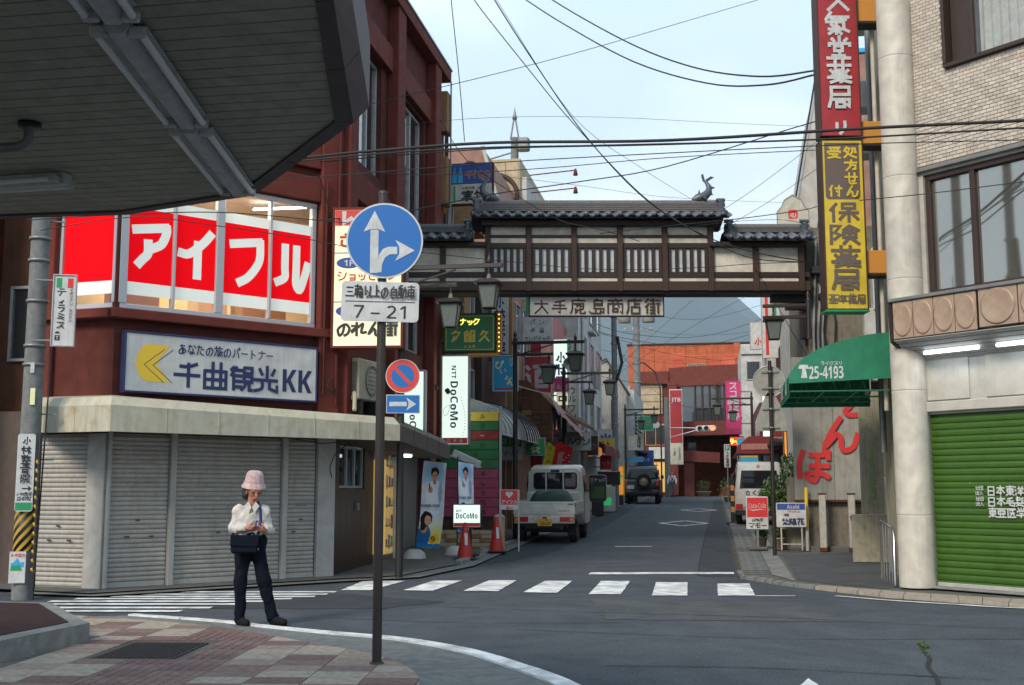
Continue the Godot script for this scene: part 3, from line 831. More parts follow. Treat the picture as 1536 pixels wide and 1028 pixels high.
func build_near_pavement() -> void:
	var edge := smooth_line(v2([[-9.5, -12.50], [-8.06, -12.39], [-7.2, -12.33], [-5.6, -11.81], [-4.61, -11.22], [-3.56, -10.39], [-2.9, -9.86], [-2.45, -9.25], [-2.15, -8.49], [-2.05, -7.6], [-2.05, -5.0]]), 5)
	var white := smooth_line(v2([[-6.5, -12.45], [-5.23, -12.0], [-4.56, -11.62], [-3.71, -11.21], [-2.95, -10.88], [-2.16, -10.19], [-1.55, -9.34], [-1.14, -8.67], [-0.85, -7.9], [-0.7, -6.6], [-0.7, -4.0]]), 5)
	var bed := edge.duplicate()
	bed.append_array(v2([[-2.05, 6], [-9.5, 6]]))
	var pave := setting("pavement", sheet_mesh(bed, 0.004), M.concrete_dark)
	var strip := []
	for p in white:
		strip.append(p)
	for i in range(edge.size() - 1, -1, -1):
		if edge[i].x > -7.0:
			strip.append(edge[i])
	part(pave, "gutter", sheet_mesh(strip, 0.008), M.gutter)
	for i in range(0, white.size() - 1, 3):
		var ln := white.slice(i, mini(i + 4, white.size()))
		if ln.size() < 2:
			continue
		var st := begin()
		var a: Vector2 = ln[0]
		var b: Vector2 = ln[-1]
		ln[0] = a.lerp(ln[1], 0.03)
		ln[-1] = b.lerp(ln[-2], 0.03)
		var w := lerpf(0.09, 0.17, clampf((i - 5) / 25.0, 0, 1))
		var q := PackedVector2Array()
		for p in worn(band(ln, w), 0.006):
			q.append(Vector2(p.x, -p.y))
		add_prism(st, q, 0.002, 0.026, Transform3D(Basis(Vector3.RIGHT, Vector3.FORWARD, Vector3.UP), Vector3.ZERO))
		part(pave, "edging_stone", done(st), M.line_white)
	var turn := deg_to_rad(-7.5)
	var ux := Vector2(cos(turn), -sin(turn))
	var uz := Vector2(-sin(turn), -cos(turn))
	ux = Vector2(cos(turn), sin(turn))
	uz = Vector2(sin(turn), -cos(turn))
	var org := Vector2(-2.0, -7.2)
	var lim := PackedVector2Array(edge + v2([[-2.05, -7.0], [-9.5, -7.0]]))
	var hole := PackedVector2Array(v2([[-5.22, -9.20], [-4.48, -9.30], [-4.60, -10.34], [-5.26, -10.26]]))
	var tm := [M.tile_cream, M.tile_buff, M.tile_pink, M.tile_rose]
	var whole := {}
	for i in range(-24, 2):
		for j in range(-1, 20):
			var o: Vector2 = org + ux * (i * 0.42) + uz * (j * 0.30)
			var g := 0.004
			var q := PackedVector2Array([o + ux * g + uz * g, o + ux * (0.42 - g) + uz * g, o + ux * (0.42 - g) + uz * (0.30 - g), o + ux * g + uz * (0.30 - g)])
			if not Geometry2D.intersect_polygons(q, hole).is_empty():
				continue
			var mid := o + ux * 0.21 + uz * 0.15
			if mid.x < -5.6 and mid.y > -10.0 or mid.y > -7.6:
				continue
			var cut := Geometry2D.intersect_polygons(q, lim)
			if cut.is_empty():
				continue
			var row := posmod(j + (i % 2), 4)
			var guide := i == -6 or i == -5
			var mi: int = 2 + int(rng.randf() < 0.5) if guide else ([0, 0, 2, 3][row] if rng.randf() > 0.12 else 1)
			if not guide and rng.randf() < 0.15:
				mi = [0, 1, 2, 3][rng.randi() % 4]
			for c in cut:
				var st := begin()
				var pp := PackedVector2Array()
				for v in c:
					pp.append(Vector2(v.x, -v.y))
				var up := 0.014 + rng.randf() * 0.0015
				add_prism(st, pp, 0.0, up, Transform3D(Basis(Vector3.RIGHT, Vector3.FORWARD, Vector3.UP), Vector3.ZERO))
				var t := part(pave, "paving_tile", done(st), tm[mi])
				if guide and cut.size() == 1 and Geometry2D.is_point_in_polygon(q[2], lim) and Geometry2D.is_point_in_polygon(q[3], lim):
					var rb := begin()
					for k in 4:
						var a: Vector2 = o + ux * (0.07 + k * 0.09)
						var b := a + uz * 0.30
						var a3 := Vector3(a.x, up, a.y).lerp(Vector3(b.x, up, b.y), 0.08)
						var b3 := Vector3(a.x, up, a.y).lerp(Vector3(b.x, up, b.y), 0.92)
						add_tube(rb, [a3, b3], 0.007, 6)
					part(t, "tactile_ribs", done(rb), tm[mi])
	var gr := thing("drain_grate", "dark steel drain grate let into the pink and cream paving", "grate", Vector3(-4.89, 0.0, -9.77), turn * -1.0)
	var fr := begin()
	add_box(fr, Vector3(0, 0.008, 0.50), Vector3(0.70, 0.016, 0.03), 0.002)
	add_box(fr, Vector3(0, 0.008, -0.50), Vector3(0.70, 0.016, 0.03), 0.002)
	add_box(fr, Vector3(0.335, 0.008, 0), Vector3(0.03, 0.016, 0.97), 0.002)
	add_box(fr, Vector3(-0.335, 0.008, 0), Vector3(0.03, 0.016, 0.97), 0.002)
	part(gr, "frame", done(fr), M.iron_grate)
	part(gr, "pit", box_mesh(Vector3(0.64, 0.003, 0.97), 0.0), M.dark_inside, at(0, 0.0065, 0))
	for i in 18:
		part(gr, "bar", box_mesh(Vector3(0.018, 0.012, 0.97), 0.002), M.iron_grate, at(-0.305 + i * 0.0355, 0.014, 0))
	var base := thing("canopy_plinth", "low concrete plinth with a dark red top at the kerb on the left", "plinth", Vector3(-6.4, 0, -10.2))
	var pl := v2([[-3.0, 1.55], [0.62, 1.30], [0.66, -0.02], [0.42, -0.28], [-0.75, -1.72], [-3.0, -1.9]])
	part(base, "kerb", slab_mesh(pl, 0.0, 0.185), M.concrete)
	part(base, "top", slab_mesh(v2([[-2.9, 1.40], [0.42, 1.15], [0.46, 0.0], [-0.82, -1.58], [-2.9, -1.75]]), 0.185, 0.192), M.kerb_top_red)
func build_right_pavement() -> void:
	var kerb_in := smooth_line(v2([[0.40, -20.0], [0.52, -19.3], [0.80, -18.7], [1.10, -18.15], [1.72, -17.45], [2.38, -16.85], [3.1, -16.3], [3.9, -15.85], [5.5, -15.2], [9, -14.4]]), 5)
	var kerb_out := smooth_line(v2([[0.33, -20.0], [0.38, -19.0], [0.72, -18.4], [1.0, -17.9], [1.63, -17.0], [2.25, -16.25], [3.0, -15.70], [3.7, -15.2], [5.4, -14.6], [9, -13.8]]), 5)
	var lot := kerb_in.duplicate()
	lot.append_array(v2([[20, -14.4], [20, -80], [0.40, -80]]))
	var pave := setting("pavement", sheet_mesh(lot, 0.035), M.concrete_dark)
	for i in range(0, kerb_in.size() - 1, 2):
		var j := mini(i + 2, kerb_in.size() - 1)
		var q := [kerb_out[i], kerb_out[j], kerb_in[j], kerb_in[i]]
		var c := Vector2.ZERO
		for v in q:
			c += v / 4.0
		for k in 4:
			q[k] = q[k] + (c - q[k]).normalized() * 0.008
		var st := begin()
		var pp := PackedVector2Array()
		for v in q:
			pp.append(Vector2(v.x, -v.y))
		var y := gy(c.y)
		add_prism(st, pp, y - 0.02, y + 0.040, Transform3D(Basis(Vector3.RIGHT, Vector3.FORWARD, Vector3.UP), Vector3.ZERO))
		part(pave, "kerb_stone", done(st), M.tile_cream if kerb_in[i].x > 1.4 else M.concrete)
	for i in 30:
		var z := -18.95 - i * 0.98
		var y := gy(z - 0.49) + 0.036
		var g := part(pave, "gutter_cover", box_mesh(Vector3(0.42, 0.03, 0.965), 0.006), M.gutter if i % 5 else M.concrete_dark, turned(0.64, y, z - 0.49, 0, (gy(z - 0.98) - gy(z)) / 0.98))
		if i < 12:
			var sl := begin()
			for k in 9:
				add_box(sl, Vector3(-0.15 + (k % 3) * 0.15, 0.0165, -0.36 + (k / 3) * 0.36), Vector3(0.10, 0.003, 0.02))
			part(g, "slots", done(sl), M.crack)
	part(pave, "kerb_strip", sheet_mesh(v2([[0.87, -19.2], [1.16, -18.25], [1.16, -80], [0.87, -80]]), 0.045), M.concrete)
	part(pave, "yard", sheet_mesh(v2([[1.2, -18.4], [2.3, -17.2], [3.2, -18.3], [3.2, -24.4], [1.25, -23.2]]), 0.041), M.tarmac_pale)
func slat_mesh(w: float, h: float) -> ArrayMesh:
	var key := "slat%.3f,%.3f" % [w, h]
	if not shared.has(key):
		var p := [Vector2(0, 0.002), Vector2(0.006, 0.006), Vector2(0.013, h * 0.3), Vector2(0.014, h * 0.6), Vector2(0.007, h - 0.008), Vector2(0, h - 0.003), Vector2(-0.006, h - 0.003), Vector2(-0.006, 0.002)]
		var st := begin()
		add_prism(st, PackedVector2Array(p), -w / 2, w / 2, Transform3D(Basis(Vector3.BACK, Vector3.UP, Vector3.LEFT), Vector3.ZERO))
		shared[key] = done(st)
	return shared[key]
func roller(b: Node3D, f: Transform3D, x0: float, x1: float, y0: float, y1: float, pitch: float, z: float, ma: Material, mb: Material, seed_n: int) -> Node3D:
	var sh := put(b, "shutter", box_mesh(Vector3(x1 - x0, y1 - y0, 0.012), 0.0), mb, f * at((x0 + x1) / 2, (y0 + y1) / 2, z - 0.02))
	var n := int((y1 - y0) / pitch)
	var r := RandomNumberGenerator.new()
	r.seed = seed_n
	for i in n:
		part(sh, "slat", slat_mesh(x1 - x0 - 0.01, pitch), ma if r.randf() > 0.35 else mb, at(0, -(y1 - y0) / 2 + i * pitch + 0.01, 0.018 + r.randf() * 0.002))
	part(sh, "bottom_rail", box_mesh(Vector3(x1 - x0 - 0.01, 0.07, 0.03), 0.006), M.shutter_post, at(0, -(y1 - y0) / 2 + 0.035, 0.026))
	return sh
var FL1: Transform3D
var FL0: Transform3D
var FST: Transform3D
func build_corner_building() -> void:
	FL1 = turned(-8.385, 0, -15.245, deg_to_rad(50.59))
	FL0 = turned(-8.385, 0, -15.245, deg_to_rad(-9.5))
	FST = turned(-6.053, 0, -18.084, PI / 2)
	var b := thing("corner_building", "dark red three storey corner building with grey shutters and a cream awning", "building", Vector3(-8.385, 0, -15.245))
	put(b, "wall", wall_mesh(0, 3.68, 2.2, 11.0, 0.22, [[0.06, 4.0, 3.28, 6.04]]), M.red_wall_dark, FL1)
	wbx(b, "pier", M.red_wall, FL1, Vector3(3.49, 6.62, 0.07), Vector3(0.38, 8.7, 0.14), 0.012)
	wbx(b, "lintel", M.red_wall, FL1, Vector3(1.65, 6.25, 0.05), Vector3(3.29, 0.40, 0.10), 0.012)
	wbx(b, "sill_ledge", M.red_wall, FL1, Vector3(1.70, 3.90, 0.09), Vector3(3.60, 0.14, 0.20), 0.012)
	wbx(b, "spandrel", M.red_wall, FL1, Vector3(1.65, 8.7, 0.05), Vector3(3.29, 4.2, 0.10), 0.012)
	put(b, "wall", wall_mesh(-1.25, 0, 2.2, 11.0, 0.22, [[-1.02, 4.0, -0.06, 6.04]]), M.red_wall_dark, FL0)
	wbx(b, "sill_ledge", M.red_wall, FL0, Vector3(-0.62, 3.90, 0.09), Vector3(1.26, 0.14, 0.20), 0.012)
	wbx(b, "pier", M.red_wall, FL0, Vector3(-1.14, 5.2, 0.05), Vector3(0.22, 6.0, 0.10), 0.012)
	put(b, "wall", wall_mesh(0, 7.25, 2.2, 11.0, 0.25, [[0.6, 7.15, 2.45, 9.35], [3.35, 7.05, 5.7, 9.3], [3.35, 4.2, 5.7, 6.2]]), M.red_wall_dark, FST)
	for s in [[0.0, 0.42], [2.85, 0.55], [5.95, 0.5]]:
		wbx(b, "pier", M.red_wall, FST, Vector3(s[0] + s[1] / 2, 6.75, 0.11), Vector3(s[1], 8.4, 0.22), 0.015)
	for y in [6.62, 9.62]:
		for s in [[0.42, 2.43], [3.40, 2.55]]:
			wbx(b, "spandrel", M.red_wall, FST, Vector3(s[0] + s[1] / 2, y, 0.06), Vector3(s[1], 0.5, 0.12), 0.012)
	wbx(b, "cornice", M.red_wall, FST, Vector3(3.6, 10.86, 0.12), Vector3(7.3, 0.26, 0.28), 0.012)
	wbx(b, "coping", M.steel_grey, FST, Vector3(3.6, 11.02, 0.12), Vector3(7.36, 0.05, 0.32), 0.008)
	wbx(b, "end_pier", M.red_wall, FST, Vector3(6.98, 6.0, 0.05), Vector3(0.5, 7.6, 0.10), 0.012)
	wbx(b, "downpipe", M.tan_wall, FST, Vector3(6.58, 5.6, 0.06), Vector3(0.10, 7.8, 0.10), 0.02)
	put(b, "roof", slab_mesh(v2([[0, 0], [2.33, -2.84], [2.33, -10.0], [-3.0, -10.0], [-1.23, -0.21]]), 10.8, 10.95), M.concrete_dark, at(-8.385, 0, -15.245))
	put(b, "side_wall", box_mesh(Vector3(0.22, 11.0, 8.0), 0.0), M.red_wall_dark, at(-9.60, 5.5, -19.5))
	var ru := put(b, "roof_unit", box_mesh(Vector3(1.3, 0.9, 1.8), 0.03), M.pale_wall, at(-6.75, 11.45, -21.2))
	part(ru, "pipe", tube_mesh([Vector3(0.7, 0.6, -0.3), Vector3(0.85, 0.2, -0.3), Vector3(0.80, -0.1, -0.2), Vector3(0.66, -0.15, -0.2)], 0.05, 8), M.steel_grey)
	put(b, "back_wall", box_mesh(Vector3(0.2, 11.0, 9.6), 0.0), M.red_wall_dark, at(-11.2, 5.5, -20.3))
	wbx(b, "end_wall", M.red_wall_dark, FST, Vector3(7.15, 5.5, -2.6), Vector3(0.2, 11.0, 5.0), 0.0)
	put(b, "office_floor", slab_mesh(v2([[-8.5, -15.4], [-6.35, -18.0], [-6.35, -20.2], [-10.6, -20.2], [-9.7, -15.6]]), 3.80, 3.93), M.room_tan, Transform3D.IDENTITY)
	put(b, "office_ceiling", slab_mesh(v2([[-8.5, -15.4], [-6.35, -18.0], [-6.35, -20.2], [-10.6, -20.2], [-9.7, -15.6]]), 6.10, 6.2), M.pale_wall, Transform3D.IDENTITY)
	put(b, "office_wall", box_mesh(Vector3(4.2, 2.2, 0.1), 0.0), M.room_cream, turned(-8.3, 5.0, -18.6, deg_to_rad(30)))
	put(b, "office_wall", box_mesh(Vector3(3.0, 2.2, 0.1), 0.0), M.room_cream, turned(-9.30, 5.0, -17.1, deg_to_rad(90)))
	wbx(b, "desk", M.room_tan, FL1, Vector3(0.55, 4.22, -0.75), Vector3(0.7, 0.5, 0.4), 0.01)
	wbx(b, "desk", M.room_tan, FL1, Vector3(2.7, 4.18, -0.8), Vector3(0.8, 0.4, 0.4), 0.01)
	wbx(b, "cabinet", M.room_cream, FL1, Vector3(1.9, 4.4, -1.0), Vector3(0.5, 0.9, 0.4), 0.01)
	var tube := put(b, "ceiling_lamp", tube_mesh([Vector3(-0.45, 0, 0), Vector3(0.45, 0, 0)], 0.02, 8), M.lamp_white, FL1 * turned(2.85, 5.98, -0.45, deg_to_rad(-50)))
	var al := AreaLight3D.new()
	al.name = "office_light"
	al.area_size = Vector2(1.6, 1.6)
	al.light_energy = 5.0
	al.light_color = Color(1.0, 0.93, 0.78)
	al.shadow_enabled = true
	b.add_child(al)
	al.global_transform = Transform3D(Basis(Vector3.RIGHT, -PI / 2), Vector3(-7.9, 6.02, -17.3))
	office_windows(b)
	roller(b, FL1, 0.03, 0.90, 0.05, 2.2, 0.066, -0.02, M.shutter_grey, M.shutter_grey_b, 2)
	roller(b, FL1, 1.00, 2.74, 0.05, 2.2, 0.066, -0.02, M.shutter_grey, M.shutter_grey_b, 3)
	roller(b, FL1, 2.84, 3.36, 0.05, 2.2, 0.066, -0.02, M.shutter_grey, M.shutter_grey_b, 4)
	roller(b, FL0, -1.25, -0.34, -0.02, 2.2, 0.066, -0.02, M.shutter_grey_b, M.shutter_grey, 5)
	for x in [0.0, 0.95, 2.79]:
		wbx(b, "shutter_post", M.shutter_post, FL1, Vector3(x, 1.12, 0.02), Vector3(0.09 if x > 0.0 else 0.05, 2.2, 0.09), 0.008)
	wbx(b, "shutter_post", M.shutter_post, FL1, Vector3(3.53, 1.12, 0.02), Vector3(0.32, 2.2, 0.09), 0.008)
	wbx(b, "shutter_post", M.shutter_post, FL0, Vector3(-0.17, 1.10, 0.02), Vector3(0.30, 2.2, 0.09), 0.008)
	for h in [[FL1, 0.45, 0.98], [FL1, 0.30, 0.75], [FL1, 0.66, 0.75], [FL1, 1.7, 0.78], [FL1, 2.2, 0.78], [FL0, -0.8, 0.9], [FL0, -0.95, 0.7], [FL0, -0.6, 0.7], [FL1, 3.1, 0.95], [FL1, 2.97, 0.76]]:
		wbx(b, "shutter_handle", M.black_metal, h[0], Vector3(h[1], h[2], 0.022), Vector3(0.07, 0.02, 0.012), 0.003)
	wbx(b, "letter_slot", M.steel_grey, FL1, Vector3(3.1, 1.18, 0.024), Vector3(0.18, 0.035, 0.012), 0.003)
	for i in 14:
		wbx(b, "base_tile", M.gutter, FL1, Vector3(0.15 + i * 0.262, 0.025, 0.05), Vector3(0.254, 0.055, 0.12), 0.006)
	put(b, "inner_wall", box_mesh(Vector3(3.4, 2.3, 0.05), 0.0), M.dark_inside, FL1 * at(1.7, 1.2, -0.12))
	put(b, "tile_wall", wall_mesh(0.0, 2.3, 0.0, 2.25, 0.2, [[0.35, 1.42, 1.75, 2.15]]), M.brown_tile, FST)
	for i in 6:
		for j in 9:
			wbx(b, "wall_tile", M.brown_tile, FST, Vector3(0.19 + i * 0.382, 0.07 + j * 0.15, 0.004), Vector3(0.375, 0.144, 0.008), 0.003)
	window(b, FST, 0.36, 1.43, 1.74, 2.14, -0.06, 3, M.alu, M.dark_glass, 0.05)
	wbx(b, "meter_box", M.steel_grey, FST, Vector3(1.25, 1.12, 0.03), Vector3(0.10, 0.13, 0.06), 0.008)
	put(b, "shop_wall", box_mesh(Vector3(4.8, 2.3, 0.1), 0.0), M.dark_inside, turned(-6.5, 1.1, -22.8, PI / 2))
	wbx(b, "shop_door", M.alu, FST, Vector3(3.5, 1.1, -0.28), Vector3(0.9, 2.1, 0.05), 0.01)
	wbx(b, "showcase", M.shop_yellow, FST, Vector3(2.75, 1.1, 0.0), Vector3(0.55, 1.7, 0.35), 0.02)
	wbx(b, "showcase_glass", M.clear_glass, FST, Vector3(2.75, 1.1, 0.19), Vector3(0.58, 1.75, 0.01), 0.0)
	wbx(b, "showcase_post", M.alu_bright, FST, Vector3(3.06, 1.1, 0.20), Vector3(0.05, 1.9, 0.05), 0.006)
	for k in 5:
		wbx(b, "showcase_shelf", M.amber_frame, FST, Vector3(2.75, 0.4 + k * 0.36, 0.178), Vector3(0.5, 0.03, 0.02), 0.003)
	for k in 15:
		wbx(b, "goods_box", [M.red, M.pale_yellow, M.sky_blue_sign, M.sign_white, M.green_sign][(k * 7) % 5], FST, Vector3(2.58 + (k % 3) * 0.17, 0.47 + (k / 3) * 0.36, 0.176), Vector3(0.09 + 0.03 * (k % 2), 0.10 + 0.05 * ((k * 3) % 4), 0.012), 0.004)
	wbx(b, "shop_poster", M.sign_white, FST, Vector3(3.5, 1.35, -0.24), Vector3(0.5, 0.7, 0.01), 0.0)
	wbx(b, "shop_poster", M.yellow, FST, Vector3(4.25, 1.2, -0.38), Vector3(0.45, 0.8, 0.01), 0.0)
	wbx(b, "shop_lamp", M.lamp_soft, FST, Vector3(2.4, 2.02, 0.55), Vector3(0.10, 0.06, 0.25), 0.01)
	for k in [[3.36, 0.02, 2.9, 6.4], [3.60, 0.025, 2.75, 10.5]]:
		put(b, "conduit", tube_mesh([Vector3(k[0], k[2], 0.17), Vector3(k[0] + 0.01, k[3], 0.17)], k[1], 6), M.red_wall_dark, FL1)
	put(b, "loose_cable", tube_mesh([Vector3(3.5, 3.2, 0.16), Vector3(3.42, 3.05, 0.2), Vector3(3.48, 2.95, 0.22), Vector3(3.58, 3.02, 0.18)], 0.012, 6), M.wire, FL1)
	put(b, "loose_cable", tube_mesh([Vector3(2.2, 2.17, 1.0), Vector3(2.9, 2.10, 0.9), Vector3(3.6, 2.16, 0.6), Vector3(3.62, 1.95, 0.12), Vector3(3.56, 1.75, 0.1), Vector3(3.60, 1.6, 0.1)], 0.008, 6), M.wire, FL1)
	corner_awning(b)
	corner_street_windows(b)
func office_windows(b: Node3D) -> void:
	var frame := begin()
	for y in [4.03, 6.0]:
		add_box(frame, Vector3(1.67, y, -0.04), Vector3(3.22, 0.07, 0.10), 0.006)
	for x in [[0.10, 0.12], [0.865, 0.045], [1.60, 0.13], [2.46, 0.045], [3.235, 0.08]]:
		add_box(frame, Vector3(x[0], 5.015, -0.04), Vector3(x[1], 1.89, 0.098), 0.006)
	var w := put(b, "window", done(frame), M.alu_bright, FL1)
	var panes := [[0.16, 0.84, "12 81/~81 82 74 55/~44 46 37 28"], [0.89, 1.535, "~81 63 35 15/53 59"], [1.665, 2.435, "12 81/~81 84 76 58 39"], [2.485, 3.195, "~31 35 37 18/~61 65 68 79 87 94"]]
	for p in panes:
		var cx: float = (p[0] + p[1]) / 2
		var wd: float = p[1] - p[0]
		part(w, "pane", box_mesh(Vector3(wd, 1.9, 0.006), 0.0), M.clear_glass, at(cx, 5.015, -0.052))
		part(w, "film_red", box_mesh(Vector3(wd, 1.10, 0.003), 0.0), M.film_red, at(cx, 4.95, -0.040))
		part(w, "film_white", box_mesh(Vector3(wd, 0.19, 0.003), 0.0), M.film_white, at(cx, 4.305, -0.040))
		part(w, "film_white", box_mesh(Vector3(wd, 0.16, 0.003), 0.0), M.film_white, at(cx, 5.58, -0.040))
		var st := begin()
		for q in p[2].split("/"):
			add_line(st, stroke_points(q), Vector2(cx - 0.345, 4.95 + 0.44), 0.69, 0.84, 0.135, [0.0])
		part(w, "lettering", done(st), M.film_white, at(0, 0, -0.0375))
	var fr2 := begin()
	for y in [4.03, 6.0]:
		add_box(fr2, Vector3(-0.53, y, -0.04), Vector3(0.96, 0.07, 0.10), 0.006)
	for x in [-0.99, -0.05]:
		add_box(fr2, Vector3(x, 5.015, -0.04), Vector3(0.05, 1.89, 0.098), 0.006)
	var w2 := put(b, "window", done(fr2), M.alu_bright, FL0)
	part(w2, "pane", box_mesh(Vector3(0.9, 1.9, 0.006), 0.0), M.clear_glass, at(-0.52, 5.015, -0.052))
	part(w2, "film_red", box_mesh(Vector3(0.9, 1.10, 0.003), 0.0), M.film_red, at(-0.52, 4.95, -0.040))
	part(w2, "film_white", box_mesh(Vector3(0.9, 0.19, 0.003), 0.0), M.film_white, at(-0.52, 4.305, -0.040))
func corner_street_windows(b: Node3D) -> void:
	for a in [[0.6, 7.15, 2.45, 9.35, 3], [3.35, 7.05, 5.7, 9.3, 3], [3.35, 4.2, 5.7, 6.2, 3]]:
		window(b, FST, a[0] + 0.01, a[1] + 0.01, a[2] - 0.01, a[3] - 0.01, -0.12, a[4], M.alu, M.mirror_glass, 0.06)
func corner_awning(b: Node3D) -> void:
	var p := [Vector2(-8.95, -14.38), Vector2(-7.80, -14.18), Vector2(-4.85, -17.75), Vector2(-4.85, -21.3)]
	var wl := [Vector2(-9.62, -15.45), Vector2(-8.385, -15.245), Vector2(-6.053, -18.084), Vector2(-6.053, -21.3)]
	var names := [M.cream_metal, M.cream_metal, M.awning_brown]
	for i in 3:
		var a: Vector2 = p[i]
		var c: Vector2 = p[i + 1]
		var wa: Vector2 = wl[i]
		var wc: Vector2 = wl[i + 1]
		var st := begin()
		var yb := [2.17, 2.17, 2.17, 1.97]
		var yt := [2.52, 2.52, 2.42, 2.22]
		var A0 := Vector3(a.x, yb[i], a.y)
		var A1 := Vector3(a.x, yt[i], a.y)
		var C0 := Vector3(c.x, yb[i + 1], c.y)
		var C1 := Vector3(c.x, yt[i + 1], c.y)
		var inA := (wa - a).normalized()
		var inC := (wc - c).normalized()
		var A2 := Vector3(a.x + inA.x * 0.12, yt[i] + 0.12, a.y + inA.y * 0.12)
		var C2 := Vector3(c.x + inC.x * 0.12, yt[i + 1] + 0.12, c.y + inC.y * 0.12)
		var A3 := Vector3(wa.x, yt[i] + 0.22, wa.y)
		var C3 := Vector3(wc.x, yt[i + 1] + 0.22, wc.y)
		var A4 := Vector3(wa.x, yb[i] + 0.05, wa.y)
		var C4 := Vector3(wc.x, yb[i + 1] + 0.05, wc.y)
		var out := Vector3(-(wa.x - a.x), 0, -(wa.y - a.y))
		face(st, [A0, C0, C1, A1], out)
		face(st, [A1, C1, C2, A2], out + Vector3.UP)
		face(st, [A2, C2, C3, A3], Vector3.UP)
		face(st, [A0, C0, C4, A4], Vector3.DOWN)
		if i == 0:
			face(st, [A0, A1, A2, A3, A4], A0 - C0)
		if i == 2:
			face(st, [C0, C1, C2, C3, C4], C0 - A0)
		put(b, "awning", done(st), names[i], Transform3D.IDENTITY)
		var n := int(a.distance_to(c) / 0.9)
		for k in range(1, n + 1):
			var q := a.lerp(c, float(k) / (n + 1))
			var ang := -atan2(c.y - a.y, c.x - a.x)
			var yy: float = lerpf(yb[i], yb[i + 1], float(k) / (n + 1))
			put(b, "awning_seam", box_mesh(Vector3(0.012, 0.33, 0.006), 0.001), names[i], turned(q.x, yy + 0.17, q.y, ang) * at(0, 0, 0.003))
func block(b: Node3D, x0: float, x1: float, z0: float, z1: float, h: float, m: Material, called := "wall") -> void:
	var base := minf(gy(z0), gy(z1)) - 0.1
	put(b, called, box_mesh(Vector3(absf(x1 - x0), h - base, absf(z1 - z0)), 0.01), m, at((x0 + x1) / 2, (h + base) / 2, (z0 + z1) / 2))
func street_window(b: Node3D, x: float, z0: float, z1: float, y0: float, y1: float, left := true, m: Material = null, bars := 2) -> void:
	var f := turned(x, 0, z0, PI / 2) if left else turned(x, 0, z1, -PI / 2)
	window(b, f, 0.0, y0, absf(z1 - z0), y1, 0.02, bars, M.alu, M.mirror_glass if m == null else m, 0.05)
func front_window(b: Node3D, x0: float, x1: float, y0: float, y1: float, z: float, fm: Material, bars := 2, gm: Material = null) -> void:
	window(b, at(0, 0, z), x0, y0, x1, y1, 0.025, bars, fm, M.mirror_glass if gm == null else gm, 0.05)
